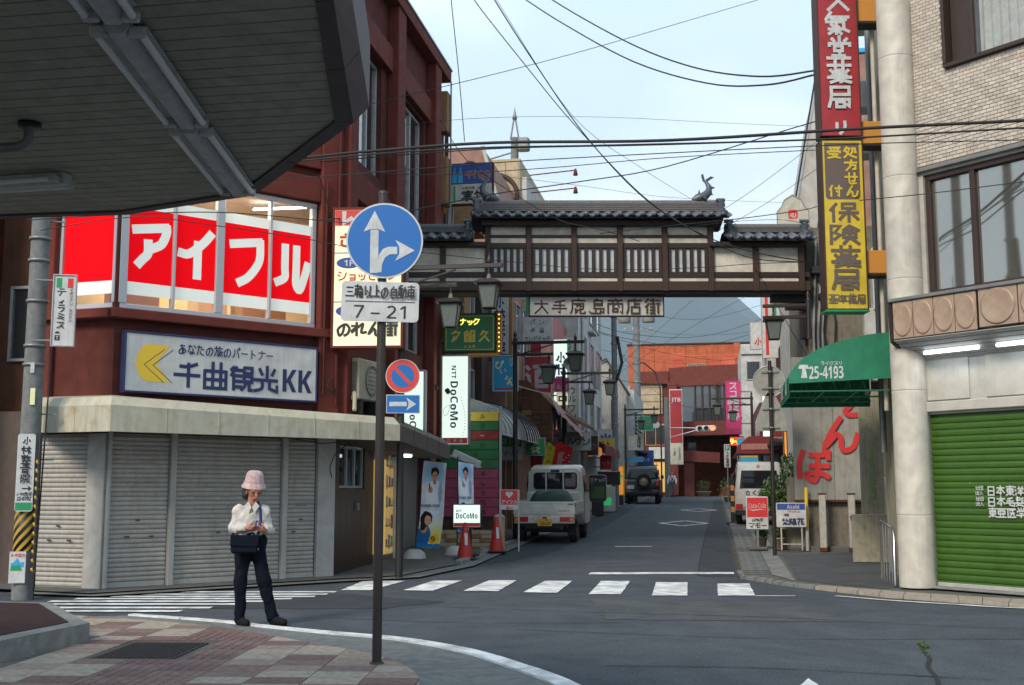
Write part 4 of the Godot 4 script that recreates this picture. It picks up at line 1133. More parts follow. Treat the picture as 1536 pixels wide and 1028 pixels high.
func build_left_row() -> void:
	var n := thing("neighbour_house", "dim grey house front at the far left behind the utility pole", "house", Vector3(-12.2, 0, -17.0))
	block(n, -16, -9.75, -16.6, -24, 7.0, M.brown_wall)
	front_window(n, -10.9, -10.0, 3.4, 4.6, -16.6, M.alu)
	block(n, -16.1, -9.6, -16.3, -16.6, 2.6, M.awning_brown, "awning")
	var h2 := thing("tan_house", "narrow brown and tan house with a roof room behind the blue and cream roof sign", "house", Vector3(-6.6, gy(-25.5), -25.5))
	block(h2, -11, -6.15, -25.45, -31.2, 7.9, M.brown_wall)
	block(h2, -6.15, -5.95, -25.5, -26.1, 7.7, M.wood_brown, "pilaster")
	block(h2, -6.15, -5.95, -27.6, -28.3, 7.7, M.tan_wall, "pilaster")
	block(h2, -6.15, -5.95, -29.8, -30.6, 7.7, M.wood_brown, "pilaster")
	put(h2, "roof_room", box_mesh(Vector3(2.4, 1.35, 1.6), 0.02), M.tan_wall, at(-6.95, 8.58, -28.5))
	put(h2, "chimney", box_mesh(Vector3(0.42, 1.5, 0.5), 0.02), M.brown_wall, at(-5.95, 8.72, -28.2))
	put(h2, "chimney_cap", lathe_mesh([Vector2(0.10, 0), Vector2(0.10, 0.10), Vector2(0.17, 0.14), Vector2(0.12, 0.2), Vector2(0, 0.21)], 12), M.black_metal, at(-5.95, 9.47, -28.2))
	put(h2, "roof_post", pole_mesh(1.9, 0.045, 0.045, 8), M.steel_grey, at(-7.1, 8.4, -26.4))
	put(h2, "roof_post", pole_mesh(1.6, 0.05, 0.05, 8), M.brown_wall, at(-6.15, 8.3, -26.4))
	for k in 9:
		put(h2, "railing_bar", pole_mesh(0.9, 0.012, 0.012, 6), M.steel_grey, at(-7.6 + k * 0.16, 8.0 + 0.9 - k * 0.1, -26.0))
	put(h2, "railing", tube_mesh([Vector3(-7.65, 9.85, -26.0), Vector3(-6.25, 9.0, -26.0)], 0.02, 6), M.steel_grey, Transform3D.IDENTITY)
	for y in [3.2, 5.6]:
		street_window(h2, -6.15, -26.3, -27.4, y, y + 1.3)
		street_window(h2, -6.15, -28.5, -29.6, y, y + 1.3)
	put(h2, "downpipe", pole_mesh(6.0, 0.045, 0.045, 8), M.steel_grey, at(-5.98, 2.0, -26.3))
	put(h2, "downpipe", pole_mesh(6.0, 0.035, 0.035, 8), M.alu, at(-5.9, 2.0, -25.6))
	var h3 := thing("pink_house", "house with a sloping pink side wall behind the roof sign", "house", Vector3(-6.3, gy(-31.5), -31.5))
	put(h3, "wall", prism_mesh([Vector2(-11, 0.2), Vector2(-5.6, 0.2), Vector2(-5.6, 8.6), Vector2(-6.25, 11.0), Vector2(-11, 11.0)], -35.8, -31.4), M.pink_wall, Transform3D.IDENTITY)
	put(h3, "roof_edge", tube_mesh([Vector3(-6.25, 11.02, -31.3), Vector3(-5.58, 8.6, -31.3)], 0.06, 6), M.pale_wall, Transform3D.IDENTITY)
	put(h3, "gutter", tube_mesh([Vector3(-5.55, 8.62, -31.3), Vector3(-5.55, 8.62, -35.8)], 0.06, 6), M.steel_grey, Transform3D.IDENTITY)
	street_window(h3, -5.6, -32.2, -33.6, 5.4, 6.8)
	street_window(h3, -5.6, -34.1, -35.4, 5.4, 6.8)
	block(h3, -5.62, -5.45, -31.6, -32.0, 8.4, M.tan_wall, "pilaster")
	var h4 := thing("beige_tower", "beige panelled tower with a brown ring on its face above the gate roof", "building", Vector3(-6.3, gy(-36.5), -36.5))
	block(h4, -9.5, -5.95, -36.0, -42.5, 12.0, M.beige_wall)
	for i in 8:
		put(h4, "panel", box_mesh(Vector3(0.42, 11.0, 0.03), 0.006), M.beige_wall, at(-9.25 + i * 0.435, 6.4, -35.985))
	block(h4, -5.95, -5.75, -36.1, -42.4, 11.4, M.pale_wall, "side_wall")
	var ring := []
	for i in 25:
		var g := TAU * i / 24.0
		ring.append(Vector3(cos(g) * 0.72, sin(g) * 0.72, 0))
	var rs := begin()
	add_tube(rs, ring, 0.07, 8, false)
	put(h4, "ring_emblem", done(rs), M.wood_brown, at(-6.75, 10.75, -35.9))
	put(h4, "mast", pole_mesh(1.0, 0.14, 0.12, 10), M.pole_concrete, at(-6.3, 12.0, -37.0))
	for s in [-0.14, 0.14]:
		put(h4, "mast_leg", tube_mesh([Vector3(s, 0, 0), Vector3(s * 0.2, 0.7, 0)], 0.03, 6), M.steel_grey, at(-6.3, 12.95, -37.0))
	put(h4, "mast_head", lathe_mesh([Vector2(0.02, 0), Vector2(0.09, 0.05), Vector2(0.06, 0.16), Vector2(0.02, 0.35), Vector2(0, 0.5)], 8), M.steel_grey, at(-6.3, 13.6, -37.0))
	put(h4, "mast_bracket", tube_mesh([Vector3(-0.9, -0.1, 0), Vector3(0.5, 0.25, 0)], 0.03, 6), M.steel_grey, at(-6.3, 12.4, -37.0))
	put(h4, "junction_box", box_mesh(Vector3(0.4, 0.45, 0.3), 0.05), M.steel_grey, at(-6.0, 12.75, -37.0))
	for y in [11.6, 11.0]:
		put(h4, "flood_arm", tube_mesh([Vector3(-5.8, y + 0.1, -37), Vector3(-4.3, y + 0.2, -37)], 0.02, 6), M.red_wall, Transform3D.IDENTITY)
		put(h4, "flood_lamp", lathe_mesh([Vector2(0.03, 0.10), Vector2(0.06, 0.0), Vector2(0.08, -0.12), Vector2(0, -0.13)], 10), M.far_brown, at(-4.28, y + 0.15, -37))
	street_window(h4, -5.75, -37.2, -39.0, 6.0, 7.6)
	street_window(h4, -5.75, -39.6, -41.4, 6.0, 7.6)
	var h5 := thing("red_fronted_shop", "shop front with a red painted upper wall under the liquor sign", "shop", Vector3(-5.9, gy(-38), -38.0))
	block(h5, -5.75, -5.35, -36.4, -43.0, 7.4, M.sign_red)
	block(h5, -5.36, -5.2, -36.5, -38.2, 3.0, M.dark_inside, "doorway")
	street_window(h5, -5.35, -38.6, -40.4, 3.4, 4.6)
	street_window(h5, -5.35, -40.8, -42.6, 3.4, 4.6)
	var h6 := thing("white_building", "tall white building with narrow dark windows on its street side", "building", Vector3(-5.6, gy(-46), -46.0))
	block(h6, -10, -4.95, -43.4, -52.5, 11.5, M.pale_wall)
	for i in 3:
		for j in 3:
			street_window(h6, -4.95, -44.6 - i * 2.7, -46.0 - i * 2.7, 3.4 + j * 2.4, 5.0 + j * 2.4, true, null, 1)
	for j in 3:
		for k in 6:
			put(h6, "balcony_bar", pole_mesh(0.8, 0.015, 0.015, 6), M.steel_grey, at(-4.75, 3.0 + j * 2.4, -46.9 - k * 0.2))
		put(h6, "balcony_rail", tube_mesh([Vector3(-4.75, 3.8 + j * 2.4, -46.8), Vector3(-4.75, 3.8 + j * 2.4, -48.1)], 0.02, 6), M.steel_grey, Transform3D.IDENTITY)
		put(h6, "balcony_slab", box_mesh(Vector3(0.3, 0.08, 1.4), 0.01), M.pale_wall, at(-4.85, 2.98 + j * 2.4, -47.4))
	put(h6, "downpipe", pole_mesh(9.0, 0.06, 0.06, 8), M.alu, at(-4.88, 1.2, -44.2))
	var h7 := thing("grey_house", "pale grey gabled house with a louvred balcony beside the utility poles", "house", Vector3(-5.2, gy(-60), -60.0))
	put(h7, "wall", prism_mesh([Vector2(-7.6, 0.5), Vector2(-4.4, 0.5), Vector2(-4.4, 6.5), Vector2(-5.4, 8.05), Vector2(-7.6, 7.0)], -70, -60), M.grime_wall, Transform3D.IDENTITY)
	put(h7, "eave", tube_mesh([Vector3(-4.2, 6.2, -59.9), Vector3(-5.4, 8.13, -59.9), Vector3(-7.6, 7.1, -59.9)], 0.07, 6), M.black_metal, Transform3D.IDENTITY)
	put(h7, "parapet_wall", box_mesh(Vector3(0.5, 6.0, 8.0), 0.02), M.pale_wall, at(-4.3, 3.6, -65.0))
	for k in 8:
		put(h7, "louvre", box_mesh(Vector3(0.06, 0.12, 6.0), 0.01), M.steel_grey, turned(-3.98, 4.0 + k * 0.2, -64.0, 0, 0, 0.4))
	put(h7, "awning", box_mesh(Vector3(0.9, 0.1, 8.0), 0.02), M.dark_brown_metal, turned(-3.9, 3.4, -65.0, 0, 0, -0.25))
	block(h7, -4.05, -3.95, -61.0, -69.0, 3.2, M.dark_inside, "shop_opening")
	put(h7, "drain_pipe", pole_mesh(5.0, 0.07, 0.07, 8), M.black_metal, at(-5.1, 1.0, -59.85))
	for y in [3.3, 5.2]:
		put(h7, "vent_hood", box_mesh(Vector3(0.8, 0.14, 0.3), 0.02), M.steel_grey, at(-6.1, y, -59.8))
	var rf := thing("roof_fence", "long thin metal fence on the flat roof behind the grey house", "fence", Vector3(-8.6, 7.0, -72))
	for k in 34:
		bx(rf, "bar", M.wire_grey, Vector3(-3.2 + k * 0.2, 1.4, 0), Vector3(0.03, 1.3, 0.03), 0.004)
	bx(rf, "rail", M.wire_grey, Vector3(0.1, 2.05, 0), Vector3(6.8, 0.05, 0.05), 0.006)
	bx(rf, "rail", M.wire_grey, Vector3(0.1, 0.8, 0), Vector3(6.8, 0.05, 0.05), 0.006)
	bx(rf, "roof_slab", M.grime_wall, Vector3(0.1, -2.7, -2.0), Vector3(7.0, 6.9, 4.5), 0.02)
func leafy(o: Node3D, called: String, c: Vector3, r: Vector3, n: int, size: float, m: Material, sd: int) -> void:
	var g := RandomNumberGenerator.new()
	g.seed = sd
	var st := begin()
	for i in n:
		var d := Vector3(g.randf() - 0.5, g.randf() - 0.5, g.randf() - 0.5).normalized() * pow(g.randf(), 0.4)
		var p := c + d * r
		var b := Basis.from_euler(Vector3(g.randf() * 2.4 - 1.2, g.randf() * TAU, g.randf() * 1.4 - 0.7))
		var s := size * (0.6 + 0.7 * g.randf())
		tri(st, p + b * Vector3(0, 0, -s), p + b * Vector3(s * 0.42, s * 0.1, 0), p + b * Vector3(0, 0.06 * s, s))
		tri(st, p + b * Vector3(0, 0, -s), p + b * Vector3(0, 0.06 * s, s), p + b * Vector3(-s * 0.42, s * 0.1, 0))
	part(o, called, done(st), m)
func build_right_row() -> void:
	var c := thing("concrete_building", "stained bare concrete building at the right end of the gate", "building", Vector3(2.4, gy(-25), -25.0))
	put(c, "wall", wall_mesh(0, 7.0, 0.0, 6.9, 0.3, [[2.2, 4.4, 3.0, 5.6]]), M.concrete_wall, at(2.0, 0, -24.85))
	block(c, 1.95, 2.2, -25.15, -30.0, 6.9, M.concrete_wall, "side_wall")
	block(c, 2.2, 9.0, -29.8, -30.0, 6.9, M.concrete_wall, "back_wall")
	block(c, 2.0, 9.0, -25.16, -29.79, 6.85, M.concrete_dark, "core")
	for y in [2.1, 3.9, 5.6]:
		put(c, "formwork_joint", box_mesh(Vector3(7.0, 0.02, 0.012), 0.0), M.concrete_dark, at(5.5, y, -24.85))
	put(c, "wall_box", box_mesh(Vector3(0.62, 1.5, 0.35), 0.02), M.pale_wall, at(3.4, 4.35, -24.65))
	put(c, "wall_box", box_mesh(Vector3(0.55, 1.3, 0.4), 0.02), M.sign_white, at(3.55, 5.7, -24.62))
	for k in 3:
		put(c, "conduit", tube_mesh([Vector3(2.12 + k * 0.09, 2.4, -24.8), Vector3(2.10 + k * 0.09, 4.6, -24.8), Vector3(2.2 + k * 0.14, 6.6, -24.8)], 0.03, 6), M.alu, Transform3D.IDENTITY)
	put(c, "cable", tube_mesh([Vector3(2.5, 6.3, -24.8), Vector3(2.42, 5.6, -24.75), Vector3(2.55, 4.9, -24.78), Vector3(2.5, 4.1, -24.75), Vector3(2.75, 3.4, -24.8)], 0.018, 6), M.wire, Transform3D.IDENTITY)
	put(c, "cable", tube_mesh([Vector3(2.2, 5.9, -24.7), Vector3(2.35, 5.3, -24.7), Vector3(2.3, 4.7, -24.75), Vector3(2.45, 3.6, -24.75)], 0.014, 6), M.wire, Transform3D.IDENTITY)
	put(c, "junction_box", box_mesh(Vector3(0.22, 0.18, 0.2), 0.03), M.black_metal, at(2.18, 5.95, -24.7))
	put(c, "junction_box", box_mesh(Vector3(0.18, 0.14, 0.16), 0.03), M.black_metal, at(2.3, 5.4, -24.72))
	var w := thing("white_slanted_building", "white sheet metal building with a slanted edge behind the concrete building", "building", Vector3(2.4, gy(-31), -31.0))
	put(w, "wall", prism_mesh([Vector2(2.05, 0.2), Vector2(8, 0.2), Vector2(8, 12.6), Vector2(2.95, 12.4), Vector2(2.05, 7.6)], -36, -30.2), M.pale_wall, Transform3D.IDENTITY)
	put(w, "edge_cable", tube_mesh([Vector3(2.0, 7.4, -30.1), Vector3(2.2, 8.8, -30.1), Vector3(2.85, 12.3, -30.1)], 0.025, 6), M.wire, Transform3D.IDENTITY)
	put(w, "window", box_mesh(Vector3(0.28, 2.0, 0.06), 0.01), M.dark_glass, turned(2.95, 8.6, -30.18, 0, 0, -0.15))
	put(w, "coping", box_mesh(Vector3(5.1, 0.1, 0.4), 0.02), M.sky_blue_sign, at(5.4, 12.55, -30.3))
	for i in 10:
		put(w, "sheet_rib", box_mesh(Vector3(0.02, 8.0, 0.02), 0.003), M.pale_wall, at(3.1 + i * 0.4, 8.0, -30.19))
	var pk := thing("pink_building", "salmon pink building seen between the pharmacy sign and the white column", "building", Vector3(5.0, gy(-33), -27.0))
	block(pk, 3.3, 8.5, -30.5 + 4.2, -29.6, 11.2, M.pink_wall)
	put(pk, "window", box_mesh(Vector3(0.7, 1.2, 0.06), 0.01), M.mirror_glass, at(4.0, 8.6, -26.28))
	put(pk, "coping", box_mesh(Vector3(5.3, 0.12, 3.4), 0.02), M.sky_blue_sign, at(5.9, 11.26, -27.95))
	var specs := [
		["brown_shop_house", "narrow dark brown shop house just past the concrete building", 2.15, -36.2, -40.5, 6.0, M.brown_wall],
		["cream_shop_house", "cream shop house above the red tent on the right", 1.95, -40.6, -46.5, 7.6, M.pale_wall],
		["blue_shop_house", "shop with a blue painted front behind the white van", 2.1, -46.6, -52.0, 5.4, M.sky_blue_sign],
		["white_flat_building", "white flat roofed building with a broad band at the top near the signal", 1.5, -62.0, -70.0, 9.0, M.pale_wall],
		["dark_shop_house", "low dark shop house under the pink vertical sign", 2.0, -52.1, -61.9, 5.2, M.far_brown],
	]
	for s in specs:
		var o := thing(s[0], s[1], "house", Vector3(s[2] + 1.0, gy(s[3]), s[3]))
		block(o, s[2], s[2] + 7.0, s[3], s[4], s[5], s[6])
		for k in 2:
			street_window(o, s[2], s[3] - 0.6 - k * 2.0, s[3] - 2.0 - k * 2.0, 2.6 + gy(s[3]), 3.9 + gy(s[3]), false)
			if s[5] > 6.5:
				street_window(o, s[2], s[3] - 0.6 - k * 2.0, s[3] - 2.0 - k * 2.0, 5.2, 6.4, false)
		put(o, "eave", box_mesh(Vector3(0.5, 0.12, absf(s[4] - s[3]) - 0.1), 0.02), M.dark_brown_metal, at(s[2] - 0.15, 2.5 + gy(s[3]), (s[3] + s[4]) / 2))
		put(o, "door", box_mesh(Vector3(0.06, 2.0, 1.3), 0.01), M.dark_glass, at(s[2] - 0.03, gy(s[3]) + 1.1, s[3] - 1.4))
		put(o, "band", box_mesh(Vector3(2.4, 0.5, 0.12), 0.02), s[6], at(s[2] + 1.2, s[5] - 0.3, s[3] + 0.06))
		for k in 2:
			front_window(o, s[2] + 0.25 + k * 1.0, s[2] + 1.0 + k * 1.0, s[5] - 1.9, s[5] - 0.9, s[3], M.alu, 1)
var FR: Transform3D
func build_right_building() -> void:
	FR = turned(2.9615, 0, -17.205, deg_to_rad(-44.3))
	var b := thing("tiled_building", "pale tiled corner building with a round white column and a green shutter", "building", Vector3(2.96, 0, -17.2))
	var cuts := [0.06, 1.06, 2.80, 4.40, 5.90, 7.70, 9.40, 11.2]
	for i in cuts.size() - 1:
		var h: float = cuts[i + 1] - cuts[i]
		put(b, "column", lathe_mesh([Vector2(0.0, 0.0), Vector2(0.2435, 0.0), Vector2(0.246, 0.004), Vector2(0.246, 0.02), Vector2(0.246, h - 0.024), Vector2(0.246, h - 0.007), Vector2(0.2435, h - 0.003), Vector2(0, h - 0.004)], 28), M.white_column, at(2.76, cuts[i], -17.25))
	put(b, "wall", wall_mesh(-0.05, 5.0, 0.06, 5.95, 0.25, [[0.02, 0.07, 3.6, 2.46], [0.12, 4.14, 4.2, 5.90]]), M.white_wall, FR)
	roller(b, FR, 0.03, 3.58, 0.07, 2.46, 0.090, -0.06, M.shutter_green, M.shutter_green_b, 8)
	wbx(b, "shutter_guide", M.alu, FR, Vector3(0.0, 1.26, 0.01), Vector3(0.05, 2.42, 0.06), 0.006)
	wbx(b, "lintel", M.white_wall, FR, Vector3(2.4, 2.56, 0.03), Vector3(5.0, 0.14, 0.06), 0.01)
	for i in 4:
		wbx(b, "wall_panel", M.white_wall, FR, Vector3(0.33 + i * 1.24, 2.96, 0.012), Vector3(1.225 if i else 0.76, 0.62, 0.024), 0.008)
	wbx(b, "step", M.concrete, FR, Vector3(2.0, 0.075, 0.0), Vector3(4.2, 0.03, 0.28), 0.01)
	var lt := put(b, "shutter_lettering", box_mesh(Vector3(0.01, 0.01, 0.004), 0.0), M.traffic_white, FR * at(0.62, 1.5, -0.022))
	text(lt, "日本東洋医学会", 0.72, -0.10, 0.135, M.traffic_white, 0.005, 0.13, false, 1.0, 1.02)
	text(lt, "日本毛髪科学会", 0.72, -0.245, 0.135, M.traffic_white, 0.005, 0.13, false, 1.0, 1.02)
	text(lt, "東亜医学協会", 0.66, -0.39, 0.135, M.traffic_white, 0.005, 0.13, false, 1.0, 1.02)
	for y in [-0.065, -0.21]:
		text(lt, "社団", 0.14, y, 0.06, M.traffic_white, 0.005, 0.12)
		text(lt, "法人", 0.14, y - 0.07, 0.06, M.traffic_white, 0.005, 0.12)
	var fr := begin()
	for y in [4.18, 5.86]:
		add_box(fr, Vector3(2.16, y, -0.10), Vector3(4.06, 0.08, 0.12), 0.006)
	for x in [0.16, 0.86, 1.75, 2.7, 3.6, 4.15]:
		add_box(fr, Vector3(x, 5.02, -0.10), Vector3(0.075, 1.60, 0.118), 0.006)
	var w := put(b, "window", done(fr), M.bronze_frame, FR)
	for p in [[0.20, 0.82], [0.90, 1.71], [1.79, 2.66], [2.74, 3.56]]:
		part(w, "pane", box_mesh(Vector3(p[1] - p[0], 1.60, 0.008), 0.0), M.sky_glass, at((p[0] + p[1]) / 2, 5.02, -0.11))
	wbx(b, "head_flashing", M.steel_grey, FR, Vector3(2.4, 5.965, 0.03), Vector3(5.0, 0.05, 0.08), 0.008)
	put(b, "upper_wall", wall_mesh(-0.05, 5.0, 6.0, 11.2, 0.25, [[0.58, 7.36, 3.4, 9.3]]), M.mortar, FR)
	brick_field(b)
	var f2 := begin()
	add_box(f2, Vector3(1.99, 7.38, -0.02), Vector3(2.82, 0.06, 0.20), 0.006)
	add_box(f2, Vector3(1.99, 9.27, -0.02), Vector3(2.82, 0.06, 0.20), 0.006)
	add_box(f2, Vector3(0.60, 8.325, -0.02), Vector3(0.05, 1.83, 0.20), 0.006)
	add_box(f2, Vector3(0.96, 8.325, -0.10), Vector3(0.06, 1.83, 0.08), 0.006)
	add_box(f2, Vector3(2.2, 8.325, -0.10), Vector3(0.06, 1.83, 0.08), 0.006)
	add_box(f2, Vector3(3.37, 8.325, -0.02), Vector3(0.05, 1.83, 0.20), 0.006)
	add_box(f2, Vector3(0.78, 8.325, -0.11), Vector3(0.30, 1.83, 0.05), 0.006)
	var w2 := put(b, "window", done(f2), M.bronze_frame, FR)
	for p in [[1.0, 2.17], [2.24, 3.34]]:
		part(w2, "pane", box_mesh(Vector3(p[1] - p[0], 1.83, 0.008), 0.0), M.clear_glass, at((p[0] + p[1]) / 2, 8.325, -0.10))
		part(w2, "curtain", curtain_mesh(p[1] - p[0], 1.8), M.curtain, at((p[0] + p[1]) / 2, 8.325, -0.22))
	put(b, "roof", slab_mesh(v2([[2.5, -17.4], [6.5, -13.7], [10, -17], [10, -24.3], [2.75, -19.8]]), 11.0, 11.2), M.concrete_dark, Transform3D.IDENTITY)
	put(b, "side_wall", box_mesh(Vector3(0.25, 11.1, 2.6), 0.0), M.panel_cream, at(2.92, 5.6, -18.75))
	put(b, "rear_wall", box_mesh(Vector3(6.0, 11.1, 0.25), 0.0), M.white_wall, at(5.8, 5.6, -20.1))
	put(b, "room_core", box_mesh(Vector3(3.0, 10.8, 0.2), 0.0), M.dark_inside, FR * at(2.4, 5.5, -1.2))
	put(b, "downpipe", pole_mesh(9.0, 0.05, 0.05, 8), M.steel_grey, at(2.66, 2.0, -19.3))
	put(b, "downpipe", pole_mesh(9.0, 0.035, 0.035, 8), M.white_column, at(2.60, 2.6, -18.4))
	for y in [7.2, 8.0, 9.4]:
		put(b, "vent_box", box_mesh(Vector3(0.35, 0.5, 0.4), 0.03), M.pale_wall, at(2.62, y, -19.8))
	var fx := 0.52
	for i in 4:
		var x0 := -0.10 + i * 0.325
		var t := wbx(b, "fascia_tile", M.copper_disc, FR, Vector3(x0 + 0.16, 3.76, fx), Vector3(0.315, 0.52, 0.03), 0.006)
		part(t, "boss", lathe_mesh([Vector2(0.148, 0), Vector2(0.150, 0.008), Vector2(0.135, 0.010), Vector2(0.10, 0.002), Vector2(0.0, 0.000)], 24), M.copper_disc, Transform3D(Basis(Vector3.RIGHT, PI / 2), Vector3(0, 0, 0.016)) * Transform3D(Basis.from_scale(Vector3(1, 1, 1.55)), Vector3.ZERO))
	for i in 4:
		var x0 := 1.22 + i * 0.56
		var t := wbx(b, "fascia_tile", M.copper_disc, FR, Vector3(x0 + 0.28, 3.78, fx), Vector3(0.545, 0.52, 0.03), 0.006)
		part(t, "boss", lathe_mesh([Vector2(0.235, 0), Vector2(0.24, 0.01), Vector2(0.22, 0.012), Vector2(0.17, 0.002), Vector2(0.0, 0.000)], 28), M.copper_disc, Transform3D(Basis(Vector3.RIGHT, PI / 2), Vector3(0, 0, 0.016)))
	wbx(b, "fascia_cap", M.steel_grey, FR, Vector3(2.2, 4.05, 0.28), Vector3(4.7, 0.05, 0.58), 0.008)
	put(b, "fascia_end", prism_mesh([Vector2(0.0, 3.20), Vector2(0.50, 3.47), Vector2(0.53, 4.05), Vector2(0.0, 4.05)], -0.03, 0.03), M.dark_brown_metal, FR * Transform3D(Basis(Vector3.BACK, Vector3.UP, Vector3.LEFT), Vector3(-0.15, 0, 0)))
	var sl := Basis(Vector3.RIGHT, -0.47)
	for i in 6:
		put(b, "soffit_slat", box_mesh(Vector3(4.6, 0.012, 0.085), 0.003), M.shutter_post, FR * Transform3D(sl, Vector3(2.2, 3.235 + i * 0.046, 0.045 + i * 0.088)))
	for k in [[0.62, 0.85], [1.72, 0.85], [2.8, 0.85]]:
		wbx(b, "lamp_tube", M.lamp_soft, FR, Vector3(k[0], 3.30, 0.27), Vector3(k[1], 0.05, 0.05), 0.02)
		var al := AreaLight3D.new()
		al.name = "tube_light"
		al.area_size = Vector2(k[1], 0.06)
		al.light_energy = 0.10
		al.light_color = Color(0.86, 0.93, 1.0)
		al.shadow_enabled = true
		b.add_child(al)
		al.global_transform = FR * Transform3D(Basis(Vector3.RIGHT, -PI / 2), Vector3(k[0], 3.25, 0.27))
func curtain_mesh(w: float, h: float) -> ArrayMesh:
	var st := begin()
	st.set_smooth_group(1)
	var n := int(w / 0.03)
	for i in n:
		var x0 := -w / 2 + w * i / n
		var x1 := -w / 2 + w * (i + 1) / n
		var z0 := sin(x0 * 48.0) * 0.025
		var z1 := sin(x1 * 48.0) * 0.025
		face(st, [Vector3(x0, -h / 2, z0), Vector3(x1, -h / 2, z1), Vector3(x1, h / 2, z1), Vector3(x0, h / 2, z0)], Vector3.BACK)
	return done(st)
func brick_field(b: Node3D) -> void:
	var bw := 0.108
	var bh := 0.0525
	var ms := [M.brick, M.brick_b, M.brick_c]
	var mesh := box_mesh(Vector3(bw - 0.007, bh - 0.0075, 0.012), 0.0022)
	var one := {}
	var rest := [begin(), begin(), begin()]
	var cnt := 0
	var r := RandomNumberGenerator.new()
	r.seed = 4
	for j in range(0, 97):
		var y := 6.03 + j * bh
		for i in range(-1, 46):
			var x := -0.02 + i * bw + (bw / 2 if j % 2 else 0.0)
			if x < -0.06 or x + bw > 4.95:
				continue
			if x + bw > 0.58 and x < 3.41 and y + bh > 7.35 and y < 9.31:
				continue
			var k := r.randi() % 3
			var p := Vector3(x + bw / 2, y + bh / 2, 0.004 + r.randf() * 0.0015)
			if x < 1.70 and y < 7.1 and cnt < 300:
				cnt += 1
				put(b, "brick", mesh, ms[k], FR * at(p.x, p.y, p.z))
			else:
				add_box(rest[k], p, Vector3(bw - 0.007, bh - 0.0075, 0.012))
	for k in 3:
		var o := put(b, "brickwork", done(rest[k]), ms[k], FR)
		o.set_meta("kind", "stuff")
func build_far_end() -> void:
	var o := thing("orange_building", "orange and brown building with a roof terrace closing the end of the street", "building", Vector3(-1.0, 0.93, -86))
	block(o, -6.4, 3.6, -90, -104, 12.5, M.orange_wall, "upper_wall")
	for i in 12:
		put(o, "wall_rib", box_mesh(Vector3(0.05, 3.6, 0.05), 0.01), M.orange_wall, at(-6.0 + i * 0.8, 10.6, -89.98))
	put(o, "coping", box_mesh(Vector3(10.2, 0.12, 14.2), 0.02), M.dark_brown_metal, at(-1.4, 12.55, -97))
	put(o, "corner_pier", box_mesh(Vector3(0.5, 3.8, 0.4), 0.02), M.orange_wall, at(1.9, 10.6, -89.8))
	block(o, 2.2, 3.7, -89.2, -90.1, 12.3, M.orange_wall, "upper_wall")
	front_window(o, -1.9, -0.5, 9.9, 11.0, -90, M.beige_wall, 2)
	for i in 34:
		var x := -5.1 + i * 0.21
		put(o, "railing_bar", box_mesh(Vector3(0.035, 1.3, 0.035), 0.005), M.orange_rail, at(x, 10.5, -85.6 if x < -3.0 else -84.6))
	put(o, "railing", box_mesh(Vector3(2.4, 0.07, 0.06), 0.01), M.orange_rail, at(-4.0, 11.2, -85.6))
	put(o, "railing", box_mesh(Vector3(4.9, 0.07, 0.06), 0.01), M.orange_rail, at(-0.5, 11.0, -84.6))
	put(o, "terrace_panel", box_mesh(Vector3(0.9, 1.1, 0.08), 0.01), M.orange_rail, at(-2.5, 10.7, -85.0))
	put(o, "terrace_panel", box_mesh(Vector3(1.9, 1.0, 0.08), 0.01), M.orange_rail, turned(0.7, 10.3, -84.7, -0.2))
	block(o, -5.3, -3.15, -84.4, -90, 9.9, M.far_brown, "left_wing")
	put(o, "wing_front", box_mesh(Vector3(1.55, 2.2, 0.1), 0.01), M.beige_wall, at(-4.35, 7.9, -84.32))
	for k in 4:
		put(o, "cladding_joint", box_mesh(Vector3(1.55, 0.03, 0.02), 0.0), M.far_brown, at(-4.35, 7.2 + k * 0.5, -84.26))
	put(o, "orange_strip", box_mesh(Vector3(0.45, 5.6, 0.2), 0.02), M.orange_wall, at(-3.05, 3.7, -84.2))
	put(o, "orange_strip", box_mesh(Vector3(0.3, 5.6, 0.2), 0.02), M.orange_wall, at(-5.15, 3.7, -84.2))
	front_window(o, -4.85, -3.35, 4.55, 6.1, -84.38, M.amber_frame, 2)
	front_window(o, -4.85, -3.35, 1.2, 3.4, -84.38, M.amber_frame, 2, M.shop_yellow)
	put(o, "sign_panel", box_mesh(Vector3(1.2, 0.85, 0.12), 0.02), M.sign_white, at(-4.0, 4.0, -84.2))
	put(o, "wing_band", box_mesh(Vector3(2.3, 0.9, 0.5), 0.02), M.far_brown, at(-4.25, 9.4, -84.3))
	put(o, "bay", slab_mesh(v2([[-3.1, -84.2], [-1.3, -83.2], [2.4, -82.2], [3.6, -83.2], [3.6, -90], [-3.1, -90]]), 8.7, 10.1), M.far_brown, Transform3D.IDENTITY)
	put(o, "bay_window_wall", slab_mesh(v2([[-3.0, -84.3], [-1.25, -83.4], [2.3, -82.45], [3.4, -83.3], [3.4, -90], [-3.0, -90]]), 6.2, 8.7), M.mirror_glass, Transform3D.IDENTITY)
	put(o, "bay", slab_mesh(v2([[-3.1, -84.2], [-1.3, -83.2], [2.4, -82.2], [3.6, -83.2], [3.6, -90], [-3.1, -90]]), 5.2, 6.2), M.far_brown, Transform3D.IDENTITY)
	for k in 8:
		var t := k / 7.0
		put(o, "bay_mullion", box_mesh(Vector3(0.12, 2.5, 0.12), 0.01), M.bronze_frame, at(lerpf(-1.25, 2.3, t), 7.45, lerpf(-83.36, -82.4, t)))
	put(o, "bay_transom", tube_mesh([Vector3(-1.25, 7.1, -83.34), Vector3(2.3, 7.1, -82.38)], 0.05, 6), M.bronze_frame, Transform3D.IDENTITY)
	put(o, "bay_pier", box_mesh(Vector3(0.7, 8.0, 0.5), 0.03), M.far_brown, at(-2.85, 5.0, -84.0))
